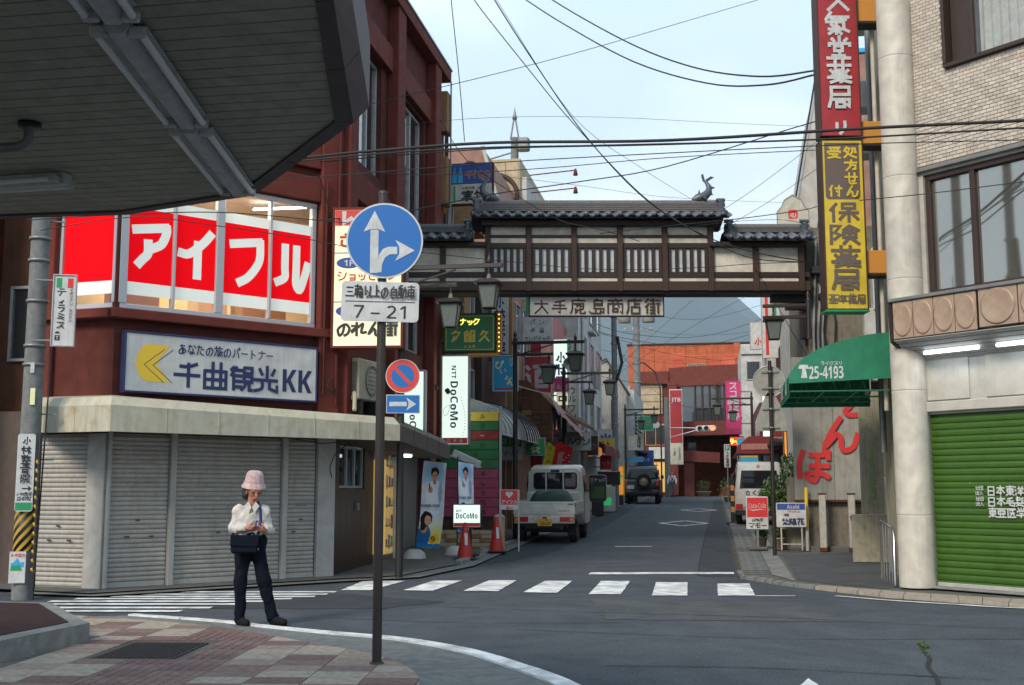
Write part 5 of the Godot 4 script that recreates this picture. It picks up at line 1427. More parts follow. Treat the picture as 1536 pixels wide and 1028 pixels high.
	block(o, 3.6, 6.0, -84, -90, 6.0, M.far_brown, "side_wall")
	put(o, "stair_wall", box_mesh(Vector3(2.6, 0.75, 0.3), 0.02), M.far_brown, turned(-0.9, 3.7, -83.6, 0, 0, -0.06))
	put(o, "stair_pier", box_mesh(Vector3(0.7, 3.2, 0.5), 0.02), M.far_brown, at(-1.75, 2.4, -83.9))
	put(o, "ramp_wall", prism_mesh([Vector2(0.2, 0.9), Vector2(3.5, 0.9), Vector2(3.5, 4.6), Vector2(2.6, 4.6)], -85.0, -84.4), M.far_brown, Transform3D.IDENTITY)
	front_window(o, -2.0, -1.3, 3.9, 5.1, -89.95, M.alu, 1)
	var st := begin()
	st.set_smooth_group(1)
	var n := FastNoiseLite.new()
	n.seed = 12
	n.frequency = 0.0042
	n.fractal_octaves = 5
	var nx := 70
	var nz := 24
	var pt := func(i: int, j: int) -> Vector3:
		var x := -1900.0 + 3800.0 * i / nx
		var z := -1500.0 - 1700.0 * j / nz
		var dx := (x + 110.0) / 245.0
		var dz := (z + 2400.0) / 620.0
		var h := 395.0 * exp(-dx * dx * 0.5) * exp(-dz * dz * 0.6) + 150.0 * exp(-pow((x + 900.0) / 420.0, 2)) * exp(-dz * dz) + 25.0 * exp(-dz * dz * 0.5)
		h *= 1.0 + 0.34 * n.get_noise_2d(x, z)
		h += 14.0 * n.get_noise_2d(x * 3.0, z * 3.0)
		return Vector3(x * 2.6, maxf(h, -1.0) * 2.6 - 4.0, z * 2.6)
	for i in nx:
		for j in nz:
			face(st, [pt.call(i, j), pt.call(i + 1, j), pt.call(i + 1, j + 1), pt.call(i, j + 1)], Vector3.UP)
	setting("hill", done(st), M.hill)
func pantile_mesh() -> ArrayMesh:
	if not shared.has("pantile"):
		var w := 0.232
		var top := []
		var bot := []
		for i in 9:
			var t := i / 8.0
			var y := 0.026 * sin(t * TAU) + (0.010 if t > 0.9 else 0.0)
			top.append(Vector2((t - 0.5) * w, y + 0.014))
			bot.push_front(Vector2((t - 0.5) * w, y - 0.014))
		var st := begin()
		add_prism(st, PackedVector2Array(top + bot), -0.145, 0.145, Transform3D.IDENTITY, true)
		shared["pantile"] = done(st)
	return shared["pantile"]
func tile_roof(g: Node3D, x0: float, x1: float, yr: float, ye: float, half: float, rows: int, ridge_h: float) -> void:
	var r := RandomNumberGenerator.new()
	r.seed = int(x0 * 10) + 3
	var slope := atan2(yr - ye, half)
	var n := int((x1 - x0) / 0.226)
	for side in [1.0, -1.0]:
		part(g, "roof_board", box_mesh(Vector3(x1 - x0 - 0.1, 0.04, half / cos(slope)), 0.005), M.wood_dark, Transform3D(Basis(Vector3.RIGHT, slope * side), Vector3((x0 + x1) / 2, (yr + ye) / 2 - 0.04, side * half / 2)))
		for j in rows:
			var t := (j + 0.5) / rows
			for i in n:
				var m: Material = M.roof_tile if r.randf() > 0.4 else M.roof_tile_b
				var b := Basis(Vector3.RIGHT, slope * side + 0.10 * side)
				part(g, "roof_tile", pantile_mesh(), m, Transform3D(b, Vector3(x0 + (i + 0.5) * (x1 - x0) / n, lerpf(ye, yr, t) + 0.015 + r.randf() * 0.003, side * lerpf(half, 0.06, t))))
		for i in n:
			part(g, "eave_tile", lathe_mesh_shared(), M.roof_tile_b, Transform3D(Basis(Vector3.RIGHT, PI / 2 * side), Vector3(x0 + (i + 0.25) * (x1 - x0) / n, ye + 0.022, side * (half + 0.075))))
	for k in 5:
		part(g, "ridge_course", box_mesh(Vector3(x1 - x0 - 0.30 + 0.02 * (k % 2), ridge_h / 5 - 0.006, 0.30 - k * 0.018), 0.006), M.ridge_tile, at((x0 + x1) / 2, yr + 0.02 + ridge_h / 5 * (k + 0.5), 0))
	var m2 := int((x1 - x0) / 0.3)
	for i in m2:
		part(g, "ridge_cap", cap_mesh((x1 - x0 - 0.3) / m2 - 0.006), M.ridge_tile, at(x0 + 0.15 + (i + 0.5) * (x1 - x0 - 0.3) / m2, yr + 0.02 + ridge_h, 0))
	for s in [x0 + 0.12, x1 - 0.12]:
		var st := begin()
		add_box(st, Vector3(0, ridge_h * 0.5, 0), Vector3(0.12, ridge_h + 0.10, 0.36), 0.03)
		for k in 3:
			add_tube(st, [Vector3(-0.09, 0.02 + k * 0.10, 0.10), Vector3(0.09, 0.02 + k * 0.10, 0.10)], 0.045, 8)
		add_tube(st, [Vector3(0, -0.02, 0.12), Vector3(0, -0.14, half * 0.62), Vector3(0, -0.17, half * 0.82)], [0.07, 0.075, 0.085], 10)
		part(g, "ridge_end", done(st), M.roof_tile_b, at(s, yr + 0.05, 0))
func lathe_mesh_shared() -> ArrayMesh:
	if not shared.has("eave"):
		shared["eave"] = lathe_mesh([Vector2(0, 0.012), Vector2(0.036, 0.012), Vector2(0.044, 0.0), Vector2(0.044, -0.05), Vector2(0, -0.05)], 10)
	return shared["eave"]
func cap_mesh(l: float) -> ArrayMesh:
	var key := "cap%.3f" % l
	if not shared.has(key):
		var st := begin()
		add_tube(st, [Vector3(-l / 2, 0, 0), Vector3(l / 2, 0, 0)], 0.075, 10)
		shared[key] = done(st)
	return shared[key]
func roof_fish(g: Node3D, x: float, y: float, dir: float) -> void:
	var st := begin()
	add_tube(st, [Vector3(0.26 * dir, 0.02, 0), Vector3(0.16 * dir, 0.06, 0), Vector3(0.02 * dir, 0.10, 0), Vector3(-0.08 * dir, 0.20, 0), Vector3(-0.09 * dir, 0.32, 0), Vector3(-0.02 * dir, 0.44, 0)], [0.05, 0.10, 0.105, 0.085, 0.055, 0.03], 10)
	for f in [[[-0.02, 0.40], [-0.20, 0.52], [-0.13, 0.54], [-0.02, 0.47]], [[-0.02, 0.40], [0.03, 0.60], [0.07, 0.57], [0.04, 0.44]], [[-0.09, 0.22], [-0.22, 0.30], [-0.12, 0.33]], [[-0.04, 0.14], [-0.18, 0.14], [-0.10, 0.21]], [[0.08, 0.12], [0.12, 0.26], [0.16, 0.12]]]:
		var p := PackedVector2Array()
		for v in f:
			p.append(Vector2(v[0] * dir, v[1]))
		add_prism(st, p, -0.015, 0.015)
	for s in [-1, 1]:
		add_prism(st, PackedVector2Array([Vector2(0.1 * dir, 0.08), Vector2(-0.02 * dir, 0.0), Vector2(0.02 * dir, 0.14)]), 0.07 * s, 0.13 * s)
	part(g, "roof_fish", done(st), M.roof_tile_b, at(x, y, 0))
func build_gate() -> void:
	var g := thing("street_gate", "roofed wooden gate with plaster panels and grey tiles spanning the street", "gate", Vector3(-5.84, 0, -23.35), deg_to_rad(9.8))
	var posts := [-0.58, 0.35, 1.28, 2.13, 3.07, 4.02, 4.95, 5.90, 6.83, 7.77]
	bx(g, "main_beam", M.wood_brown, Vector3(3.65, 5.58, 0), Vector3(8.6, 0.20, 0.62), 0.012)
	bx(g, "under_beam", M.wood_dark, Vector3(3.65, 5.455, 0), Vector3(8.6, 0.05, 0.50), 0.008)
	bx(g, "rail", M.wood_dark, Vector3(3.65, 5.822, 0), Vector3(8.6, 0.115, 0.56), 0.008)
	bx(g, "rail", M.wood_dark, Vector3(3.59, 6.435, 0), Vector3(4.70, 0.11, 0.56), 0.008)
	bx(g, "rail", M.wood_dark, Vector3(3.59, 6.632, 0), Vector3(4.70, 0.055, 0.56), 0.006)
	bx(g, "eave_beam", M.wood_dark, Vector3(3.59, 6.89, 0), Vector3(4.9, 0.12, 0.90), 0.008)
	bx(g, "eave_beam", M.wood_dark, Vector3(0.35, 6.44, 0), Vector3(1.8, 0.09, 0.86), 0.008)
	bx(g, "eave_beam", M.wood_dark, Vector3(6.84, 6.44, 0), Vector3(1.95, 0.09, 0.86), 0.008)
	for i in posts.size():
		var side: bool = i < 2 or i > 7
		var top := 6.40 if side else 6.83
		bx(g, "post", M.wood_brown, Vector3(posts[i], (5.47 + top) / 2, 0), Vector3(0.115, top - 5.47, 0.66), 0.008)
	for i in posts.size() - 1:
		var a: float = posts[i] + 0.058
		var c: float = posts[i + 1] - 0.058
		var w := c - a
		var mid := (a + c) / 2
		for z in [0.23, -0.23]:
			bx(g, "plaster_panel", M.gate_plaster, Vector3(mid, 5.722, z), Vector3(w, 0.085, 0.04), 0.003)
			if i < 2 or i > 6:
				bx(g, "plaster_panel", M.gate_plaster, Vector3(mid, 6.137, z), Vector3(w, 0.515, 0.04), 0.003)
			else:
				bx(g, "plaster_panel", M.gate_plaster, Vector3(mid, 6.547, z), Vector3(w, 0.115, 0.04), 0.003)
				bx(g, "plaster_panel", M.gate_plaster, Vector3(mid, 6.745, z), Vector3(w, 0.17, 0.04), 0.003)
				bx(g, "lattice_board", M.gate_pane, Vector3(mid, 6.13, z * 0.9), Vector3(w, 0.50, 0.03), 0.003)
		if i >= 2 and i <= 6:
			for k in 6:
				bx(g, "lattice_bar", M.wood_dark, Vector3(a + 0.035 + k * (w - 0.07) / 5, 6.13, 0.255), Vector3(0.068, 0.498, 0.035), 0.004)
	tile_roof(g, 0.92, 6.28, 7.17, 6.985, 0.66, 3, 0.20)
	tile_roof(g, -0.9, 0.98, 6.72, 6.52, 0.62, 2, 0.14)
	tile_roof(g, 6.20, 8.02, 6.72, 6.52, 0.62, 2, 0.14)
	roof_fish(g, 1.25, 7.44, 1.0)
	roof_fish(g, 5.85, 7.44, -1.0)
	bx(g, "steel_post", M.dark_brown_metal, Vector3(7.95, 5.0, -0.25), Vector3(0.16, 0.9, 0.30), 0.01)
	bx(g, "bracket", M.dark_brown_metal, Vector3(7.55, 5.36, -0.1), Vector3(0.7, 0.14, 0.2), 0.01)
	bx(g, "bracket", M.dark_brown_metal, Vector3(7.72, 5.2, -0.1), Vector3(0.42, 0.12, 0.2), 0.01)
	var s := sign_box("gate_name_board", "pale board with brushed characters hanging under the gate", Vector3(-2.35, 5.195, -23.93), Vector3(2.82, 0.44, 0.10), deg_to_rad(9.8), M.sign_grey, M.wood_brown, "", 0.028)
	text(s, "大手鹿島商店街", 0, 0, 0.335, M.wood_brown, 0.036, 0.105, false, 0.98, 1.18)
	for k in 7:
		bx(s, "hanger", M.wood_brown, Vector3(-1.2 + k * 0.4, 0.25, 0), Vector3(0.03, 0.08, 0.03), 0.004)
func build_near_canopy() -> void:
	var y := 3.0
	var c := thing("pavement_canopy", "dark slatted canopy with strip lamps over the near pavement", "canopy", Vector3(-4.3, 0, -6.25))
	var outline := v2([[-1.16, 4.0], [-1.16, -3.5], [-1.48, -4.80], [-2.44, -5.97], [-3.35, -6.27], [-9.0, -6.04], [-9.0, 4.0]])
	var inner := PackedVector2Array(v2([[-1.14, 4.0], [-1.26, -3.5], [-1.60, -4.72], [-2.49, -5.81], [-3.35, -6.10], [-9.0, -5.9], [-9.0, 4.0]]))
	put(c, "roof", slab_mesh(outline, y + 0.10, y + 0.34), M.canopy_edge, Transform3D.IDENTITY)
	put(c, "soffit_back", slab_mesh(Array(inner), y + 0.05, y + 0.098), M.soffit_gap, Transform3D.IDENTITY)
	var bw := 0.098
	var i := 0
	var z := -6.2
	while z < 0.6:
		var strip := PackedVector2Array([Vector2(-9.0, z + 0.004), Vector2(-1.0, z + 0.004), Vector2(-1.0, z + bw - 0.004), Vector2(-9.0, z + bw - 0.004)])
		for pc in Geometry2D.intersect_polygons(strip, inner):
			put(c, "soffit_board", slab_mesh(Array(pc), y + 0.012, y + 0.048), M.soffit_plank, Transform3D.IDENTITY)
		z += bw
		i += 1
	var ring := [Vector2(-1.26, 0.4), Vector2(-1.26, -1.0), Vector2(-1.26, -2.2), Vector2(-1.26, -3.5), Vector2(-1.43, -4.1), Vector2(-1.60, -4.72), Vector2(-2.05, -5.27), Vector2(-2.49, -5.81), Vector2(-3.35, -6.10), Vector2(-5.5, -6.03), Vector2(-9.0, -5.9)]
	var outer := [Vector2(-1.15, 0.4), Vector2(-1.15, -1.0), Vector2(-1.15, -2.2), Vector2(-1.15, -3.5), Vector2(-1.31, -4.15), Vector2(-1.47, -4.80), Vector2(-1.95, -5.39), Vector2(-2.43, -5.98), Vector2(-3.35, -6.28), Vector2(-5.5, -6.2), Vector2(-9.0, -6.05)]
	for k in ring.size() - 1:
		var st := begin()
		var g0: Vector2 = (ring[k + 1] - ring[k]).normalized() * 0.003
		var a0 := Vector3(ring[k].x + g0.x, y, ring[k].y + g0.y)
		var a1 := Vector3(ring[k + 1].x - g0.x, y, ring[k + 1].y - g0.y)
		var b0 := Vector3(outer[k].x + g0.x, y + 0.09, outer[k].y + g0.y)
		var b1 := Vector3(outer[k + 1].x - g0.x, y + 0.09, outer[k + 1].y - g0.y)
		var up := Vector3(0, 0.30, 0)
		var m0 := a0.lerp(b0, 0.55) + Vector3(0, -0.04, 0)
		var m1 := a1.lerp(b1, 0.55) + Vector3(0, -0.04, 0)
		var out := (b0 - a0) * Vector3(1, 0, 1)
		face(st, [a0, a1, m1, m0], Vector3.DOWN)
		face(st, [m0, m1, b1, b0], out + Vector3.DOWN)
		face(st, [b0, b1, b1 + up, b0 + up], out)
		face(st, [a0, a1, a1 + Vector3(0, 0.05, 0), a0 + Vector3(0, 0.05, 0)], -out)
		face(st, [b0 + up, b1 + up, a1 + up, a0 + up], Vector3.UP)
		put(c, "edge_strip", done(st), M.canopy_edge, Transform3D.IDENTITY)
	put(c, "post", pole_mesh(3.02, 0.036, 0.036, 14), M.dark_brown_metal, at(-3.16, 0.0, -4.52))
	put(c, "pipe", tube_mesh([Vector3(-3.16, 2.90, -4.52), Vector3(-2.98, 2.905, -4.53), Vector3(-2.94, 2.93, -4.53), Vector3(-2.935, 3.0, -4.53)], 0.022, 10), M.steel_grey, Transform3D.IDENTITY)
	put(c, "pipe_flange", lathe_mesh([Vector2(0, 0.0), Vector2(0.05, 0.0), Vector2(0.05, 0.02), Vector2(0, 0.02)], 16), M.black_metal, at(-2.935, 2.99, -4.53))
	strip_lamp(Vector3(-2.23, y, -4.62), Vector3(-2.46, y, -5.70), "strip lamp under the canopy nearest the shuttered building", true)
	strip_lamp(Vector3(-1.98, y, -3.52), Vector3(-2.21, y, -4.56), "middle strip lamp in the diagonal line under the canopy", true)
	strip_lamp(Vector3(-1.72, y, -2.36), Vector3(-1.95, y, -3.45), "strip lamp at the top edge of the picture under the canopy", true)
	strip_lamp(Vector3(-3.95, y, -5.36), Vector3(-3.22, y, -5.32), "short strip lamp at the left under the canopy", false)
func strip_lamp(a: Vector3, b: Vector3, label: String, wide: bool) -> void:
	var o := thing("strip_lamp", label, "lamp", (a + b) / 2, atan2(a.x - b.x, a.z - b.z), "strip lamps under the canopy")
	var l := a.distance_to(b)
	part(o, "body", prism_mesh([Vector2(-0.042, 0.008), Vector2(-0.042, -0.022), Vector2(-0.024, -0.048), Vector2(0.024, -0.048), Vector2(0.042, -0.022), Vector2(0.042, 0.008)], -l / 2, l / 2), M.fixture_white)
	for s in [-1.0, 1.0]:
		part(o, "tube", tube_mesh([Vector3(0.078 * s, -0.034, -l / 2 + 0.05), Vector3(0.078 * s, -0.034, l / 2 - 0.05)], 0.014, 10), M.tube_off)
		for e in [-1.0, 1.0]:
			part(o, "holder", box_mesh(Vector3(0.06, 0.04, 0.03), 0.008), M.fixture_white, at(0.066 * s, -0.030, e * (l / 2 - 0.03)))
		if wide:
			part(o, "wing", box_mesh(Vector3(0.05, 0.006, l - 0.1), 0.001), M.fixture_white, turned(0.066 * s, -0.006, 0, 0, 0, 0.25 * s))
func build_foreground_poles() -> void:
	var p := thing("traffic_sign", "round blue sign with straight and right arrows on a brown pole, a white plate below", "traffic sign", Vector3(-2.72, 0, -9.33), deg_to_rad(12))
	part(p, "pole", pole_mesh(3.90, 0.039, 0.037, 16), M.dark_brown_metal)
	part(p, "pole_foot", lathe_mesh([Vector2(0.0, 0.03), Vector2(0.055, 0.03), Vector2(0.06, 0.0)], 16), M.dark_brown_metal)
	part(p, "pole_cap", lathe_mesh([Vector2(0.04, 0), Vector2(0.04, 0.02), Vector2(0.0, 0.035)], 14), M.dark_brown_metal, at(0, 3.9, 0))
	var d := part(p, "disc", prism_mesh(circle(0.322, 48), -0.012, 0.0), M.traffic_white, at(0.02, 3.485, 0.062))
	patch(d, "blue_field", circle(0.307, 48), M.traffic_blue)
	var s := 0.322 / 57.0
	patch(d, "arrow", [Vector2(-21, -49) * s, Vector2(-9, -49) * s, Vector2(-9, 16) * s, Vector2(-21, 16) * s], M.traffic_white, 0.002)
	patch(d, "arrow", [Vector2(-31, 13) * s, Vector2(-15, 45) * s, Vector2(1, 13) * s, Vector2(-9, 17) * s, Vector2(-21, 17) * s], M.traffic_white, 0.0025)
	var bend := [Vector2(-10, -36), Vector2(-8, -22), Vector2(-2, -13), Vector2(6, -9.5), Vector2(19, -9.5), Vector2(19, -20.5), Vector2(8, -21), Vector2(1, -26), Vector2(-3, -36), Vector2(-4, -48), Vector2(-10, -48)]
	var bb := []
	for v in bend:
		bb.append(v * s)
	patch(d, "arrow", bb, M.traffic_white, 0.003)
	patch(d, "arrow", [Vector2(16, 1) * s, Vector2(45, -15) * s, Vector2(16, -31) * s, Vector2(22, -20) * s, Vector2(22, -10) * s], M.traffic_white, 0.0035)
	for y in [3.36, 3.62]:
		bx(p, "clamp", M.steel_grey, Vector3(0, y, 0.03), Vector3(0.11, 0.04, 0.05), 0.006)
	var pl := part(p, "plate", prism_mesh(round_rect(0.645, 0.335, 0.035), -0.010, 0.0), M.traffic_white, turned(-0.01, 2.965, 0.062, 0, 0, deg_to_rad(-1.2)))
	text(pl, "三輪以上の自動車", 0.0, 0.085, 0.118, M.ink, 0.0, 0.10, false, 0.615, 1.0)
	patch(pl, "rule", rect(-0.29, -0.004, 0.29, 0.002), M.ink, 0.001)
	latin(pl, "7 – 21", 0.0, -0.085, 0.43, 0.105, M.ink, 0.0, false)
	for y in [2.9, 3.03]:
		bx(p, "clamp", M.steel_grey, Vector3(0, y, 0.03), Vector3(0.11, 0.03, 0.05), 0.006)
	var u := thing("utility_pole", "thick concrete utility pole at the left edge with a striped guard", "utility pole", Vector3(-8.86, 0, -14.06), deg_to_rad(25))
	part(u, "pole", pole_mesh(12.0, 0.135, 0.10, 20), M.pole_concrete)
	for y in [3.05, 3.3, 3.9, 4.45, 4.75, 5.3]:
		part(u, "band", lathe_mesh([Vector2(0.139, -0.02), Vector2(0.144, -0.02), Vector2(0.144, 0.02), Vector2(0.139, 0.02)], 20), M.steel_grey, at(0, y, 0))
	var g := part(u, "striped_guard", lathe_mesh([Vector2(0.137, 0.62), Vector2(0.141, 0.62), Vector2(0.141, 1.22), Vector2(0.137, 1.22)], 24), M.black_metal)
	for k in 6:
		var st := begin()
		var n := 16
		for i in n:
			var g0 := PI * i / n
			var g1 := PI * (i + 1) / n
			var y0 := 0.48 + k * 0.13 + g0 * 0.16 - 0.18
			var y1 := 0.48 + k * 0.13 + g1 * 0.16 - 0.18
			var a := []
			for q in [[g0, y0], [g1, y1], [g1, y1 + 0.062], [g0, y0 + 0.062]]:
				a.append(Vector3(-cos(q[0]) * 0.1435, clampf(q[1], 0.62, 1.22), sin(q[0]) * 0.1435))
			face(st, a, Vector3(-cos(g0), 0, sin(g0)))
		part(g, "stripe", done(st), M.stripe_yellow)
	for y in [1.8, 2.4, 5.0, 5.6]:
		part(u, "step_bolt", tube_mesh([Vector3(0.12, y, 0), Vector3(0.30, y, 0)], 0.012, 6), M.steel_grey)
	bx(u, "small_tag", M.traffic_white, Vector3(0.0, 3.0, 0.142), Vector3(0.05, 0.14, 0.012), 0.003)
	bx(u, "small_tag", M.pale_yellow, Vector3(0.02, 2.62, 0.142), Vector3(0.06, 0.22, 0.012), 0.003)
	var sg := thing("stay_guard", "thin black and yellow striped stay guard beside the left utility pole", "stay guard", Vector3(-8.66, 0, -13.98))
	part(sg, "stay_wire", tube_mesh([Vector3(0, 0, 0), Vector3(0.0, 6.5, -0.3)], 0.010, 6), M.wire)
	part(sg, "guard", pole_mesh(2.0, 0.028, 0.028, 10), M.black_metal, at(0, 0.15, 0.01))
	for k in 13:
		part(sg, "stripe", lathe_mesh([Vector2(0.0285, 0), Vector2(0.030, 0.0), Vector2(0.030, 0.055), Vector2(0.0285, 0.055)], 10), M.stripe_yellow, turned(0, 0.36 + k * 0.115, 0.01, 0, 0, 0.35))
	var c := thing("clinic_plate", "white plate with black characters, an arrow and a green foot on the left utility pole", "sign", Vector3(-8.80, 1.63, -13.89), deg_to_rad(25))
	part(c, "plate", prism_mesh(round_rect(0.215, 1.0, 0.03), -0.006, 0.006), M.traffic_white)
	text(c, "小林整骨院", 0.0, 0.17, 0.124, M.ink, 0.006, 0.12, true, 1.0, 1.0)
	text(c, "→", 0.02, -0.20, 0.12, M.ink, 0.006, 0.14)
	text(c, "小林整骨", 0, -0.275, 0.05, M.ink, 0.006, 0.11)
	latin(c, "22-0702", 0, -0.335, 0.17, 0.05, M.ink, 0.006)
	patch(c, "green_foot", rect(-0.10, -0.485, 0.10, -0.385), M.green_sign, 0.006)
	var ps := thing("pole_poster", "small poster with a green and blue picture low on the left utility pole", "poster", Vector3(-8.85, 0.42, -13.90), deg_to_rad(20))
	part(ps, "sheet", box_mesh(Vector3(0.20, 0.40, 0.006), 0.0), M.traffic_white)
	patch(ps, "print", [Vector2(-0.08, 0.0), Vector2(0.08, 0.0), Vector2(0.085, 0.07), Vector2(0.03, 0.06), Vector2(0.0, 0.12), Vector2(-0.05, 0.06), Vector2(-0.08, 0.05)], M.sky_blue_sign, 0.003)
	patch(ps, "print", [Vector2(-0.085, -0.04), Vector2(0.06, -0.04), Vector2(0.03, 0.03), Vector2(-0.07, 0.02)], M.green_sign, 0.0055)
	text(ps, "小木日大", 0, 0.155, 0.045, M.red, 0.003, 0.14)
	var t := sign_box("restaurant_sign", "narrow white sign with a small striped flag fixed to the left utility pole", Vector3(-8.40, 3.75, -13.95), Vector3(0.30, 0.96, 0.07), deg_to_rad(22), M.sign_white, M.alu, "", 0.018)
	for k in 3:
		patch(t, "flag_stripe", rect(-0.105 + k * 0.07, 0.30, -0.035 + k * 0.07, 0.43), [M.green_sign, M.traffic_white, M.red][k], 0.020)
	text(t, "ティラミス", -0.035, 0.03, 0.108, M.ink, 0.020, 0.13, true, 1.05, 1.0)
	text(t, "イタリアン・カクテル", 0.085, 0.07, 0.046, M.ink, 0.020, 0.12, true, 1.0, 1.0)
	patch(t, "emblem", rect(-0.10, -0.40, -0.035, -0.33), M.ink, 0.020)
	patch(t, "emblem", [Vector2(-0.10, -0.31), Vector2(-0.035, -0.31), Vector2(-0.05, -0.28), Vector2(-0.085, -0.28)], M.ink, 0.020)
	latin(t, "T", -0.067, -0.365, 0.03, 0.045, M.traffic_white, 0.021)
	for y in [0.40, -0.40]:
		bx(t, "bracket", M.steel_grey, Vector3(-0.26, y, -0.01), Vector3(0.24, 0.025, 0.025), 0.004)
func lantern(o: Node3D, c: Vector3) -> void:
	var st := begin()
	add_lathe(st, [Vector2(0.30, 0.19), Vector2(0.305, 0.21), Vector2(0.17, 0.27), Vector2(0.05, 0.285), Vector2(0.03, 0.36), Vector2(0.0, 0.36)], 4, Transform3D(Basis(Vector3.UP, PI / 4), Vector3.ZERO), false)
	add_lathe(st, [Vector2(0.0, 0.188), Vector2(0.30, 0.19)], 4, Transform3D(Basis(Vector3.UP, PI / 4), Vector3.ZERO), false)
	for sx in [-1.0, 1.0]:
		for sz in [-1.0, 1.0]:
			add_tube(st, [Vector3(0.155 * sx, 0.19, 0.155 * sz), Vector3(0.10 * sx, -0.19, 0.10 * sz)], 0.012, 6)
	for k in 4:
		var b := Basis(Vector3.UP, PI / 2 * k)
		add_tube(st, [b * Vector3(-0.10, -0.19, 0.10), b * Vector3(0.10, -0.19, 0.10)], 0.013, 6)
		add_tube(st, [b * Vector3(-0.155, 0.175, 0.155), b * Vector3(0.155, 0.175, 0.155)], 0.013, 6)
	add_tube(st, [Vector3(0, 0.30, 0), Vector3(0, 0.52, 0)], 0.02, 8)
	var l := part(o, "lantern", done(st), M.dark_brown_metal, at(c.x, c.y, c.z))
	for k in 4:
		var b := Basis(Vector3.UP, PI / 2 * k)
		var q := begin()
		face(q, [b * Vector3(-0.15, 0.18, 0.15), b * Vector3(0.15, 0.18, 0.15), b * Vector3(0.097, -0.185, 0.097), b * Vector3(-0.097, -0.185, 0.097)], b * Vector3.BACK)
		part(l, "pane", done(q), M.lamp_pane)
func lamp_post(x: float, z: float, h: float, dir: float, label: String, short := false) -> Node3D:
	var o := thing("street_lamp", label, "street lamp", Vector3(x, gy(z), z), 0.0, "lantern lamps along the street")
	if short:
		part(o, "pole", pole_mesh(0.8, 0.06, 0.055, 12), M.black_metal, at(0, h - 0.8, 0))
	else:
		part(o, "pole", pole_mesh(h, 0.062, 0.055, 12), M.black_metal)
	part(o, "finial", lathe_mesh([Vector2(0.06, 0), Vector2(0.03, 0.05), Vector2(0.05, 0.10), Vector2(0.02, 0.18), Vector2(0, 0.24)], 10), M.dark_brown_metal, at(0, h, 0))
	if short:
		for y in [0.10, 0.34]:
			bx(o, "arm", M.dark_brown_metal, Vector3(0.44 * dir, h - y, 0.0), Vector3(0.95, 0.07, 0.06), 0.008)
		lantern(o, Vector3(0.70 * dir, h - 0.60, 0.0))
		return o
	bx(o, "arm", M.dark_brown_metal, Vector3(0.80 * dir, h - 0.10, 0.06), Vector3(1.75, 0.075, 0.06), 0.008)
	bx(o, "arm", M.dark_brown_metal, Vector3(0.42 * dir, h - 0.36, -0.10), Vector3(0.95, 0.065, 0.06), 0.008)
	bx(o, "brace", M.dark_brown_metal, Vector3(0.45 * dir, h - 0.28, 0.06), Vector3(0.95, 0.03, 0.03), 0.005, Basis(Vector3.BACK, 0.28 * dir))
	part(o, "arm_finial", lathe_mesh([Vector2(0.03, 0), Vector2(0.045, 0.05), Vector2(0.015, 0.12), Vector2(0, 0.2)], 8), M.dark_brown_metal, at(1.45 * dir, h - 0.06, 0.06))
	lantern(o, Vector3(1.45 * dir, h - 0.60, 0.06))
	lantern(o, Vector3(0.79 * dir, h - 0.87, -0.10))
	return o
func build_street_lamps() -> void:
	var a := lamp_post(-4.95, -18.15, 5.08, 1.0, "lantern lamp post under the cream awning carrying the no parking sign")
	lamp_post(-4.62, -27.2, 4.75, 1.0, "lantern lamp post by the blue bar sign past the gate")
	lamp_post(-4.60, -36.2, 4.75, 1.0, "lantern lamp post beside the white building with a loudspeaker")
	lamp_post(-4.35, -58.5, 4.75, 1.0, "far lantern lamp post in front of the orange building on the left side")
	lamp_post(1.96, -24.2, 5.10, -1.0, "lantern lamp post under the right end of the gate", true)
	lamp_post(1.62, -50.5, 4.75, -1.0, "far lantern lamp post beside the pink vertical sign on the right side")
	var n := thing("no_parking_sign", "red and blue no parking disc above a blue arrow plate on the lamp post", "traffic sign", Vector3(-4.90, 3.22, -18.06), deg_to_rad(12))
	var d := part(n, "disc", prism_mesh(circle(0.275, 40), -0.010, 0.0), M.traffic_white)
	patch(d, "red_ring", circle(0.262, 40), M.traffic_red)
	patch(d, "blue_field", circle(0.185, 36), M.traffic_blue, 0.0025)
	var b := Basis(Vector3.BACK, deg_to_rad(-45))
	part(d, "red_bar", box_mesh(Vector3(0.39, 0.055, 0.002), 0.0), M.traffic_red, Transform3D(b, Vector3(0, 0, 0.006)))
	var pl := part(n, "arrow_plate", box_mesh(Vector3(0.54, 0.30, 0.012), 0.003), M.traffic_white, at(0.01, -0.45, -0.005))
	patch(pl, "blue_field", rect(-0.258, -0.138, 0.258, 0.138), M.traffic_blue, 0.0065)
	patch(pl, "arrow", rect(-0.22, -0.035, 0.06, 0.035), M.traffic_white, 0.009)
	patch(pl, "arrow", [Vector2(0.05, 0.105), Vector2(0.21, 0.0), Vector2(0.05, -0.105), Vector2(0.085, -0.035), Vector2(0.085, 0.035)], M.traffic_white, 0.0095)
	var sp := thing("loudspeaker", "round grey horn loudspeaker on the lamp post by the white building", "loudspeaker", Vector3(-4.42, gy(-36.2) + 4.95, -36.15), deg_to_rad(10))
	part(sp, "horn", lathe_mesh([Vector2(0.05, -0.18), Vector2(0.06, -0.06), Vector2(0.13, 0.05), Vector2(0.20, 0.10), Vector2(0.19, 0.10), Vector2(0.11, 0.04), Vector2(0.04, -0.02), Vector2(0.0, -0.02)], 18), M.steel_grey, Transform3D(Basis(Vector3.RIGHT, PI / 2), Vector3.ZERO))
	bx(sp, "bracket", M.black_metal, Vector3(-0.1, -0.05, -0.1), Vector3(0.2, 0.04, 0.04), 0.006)
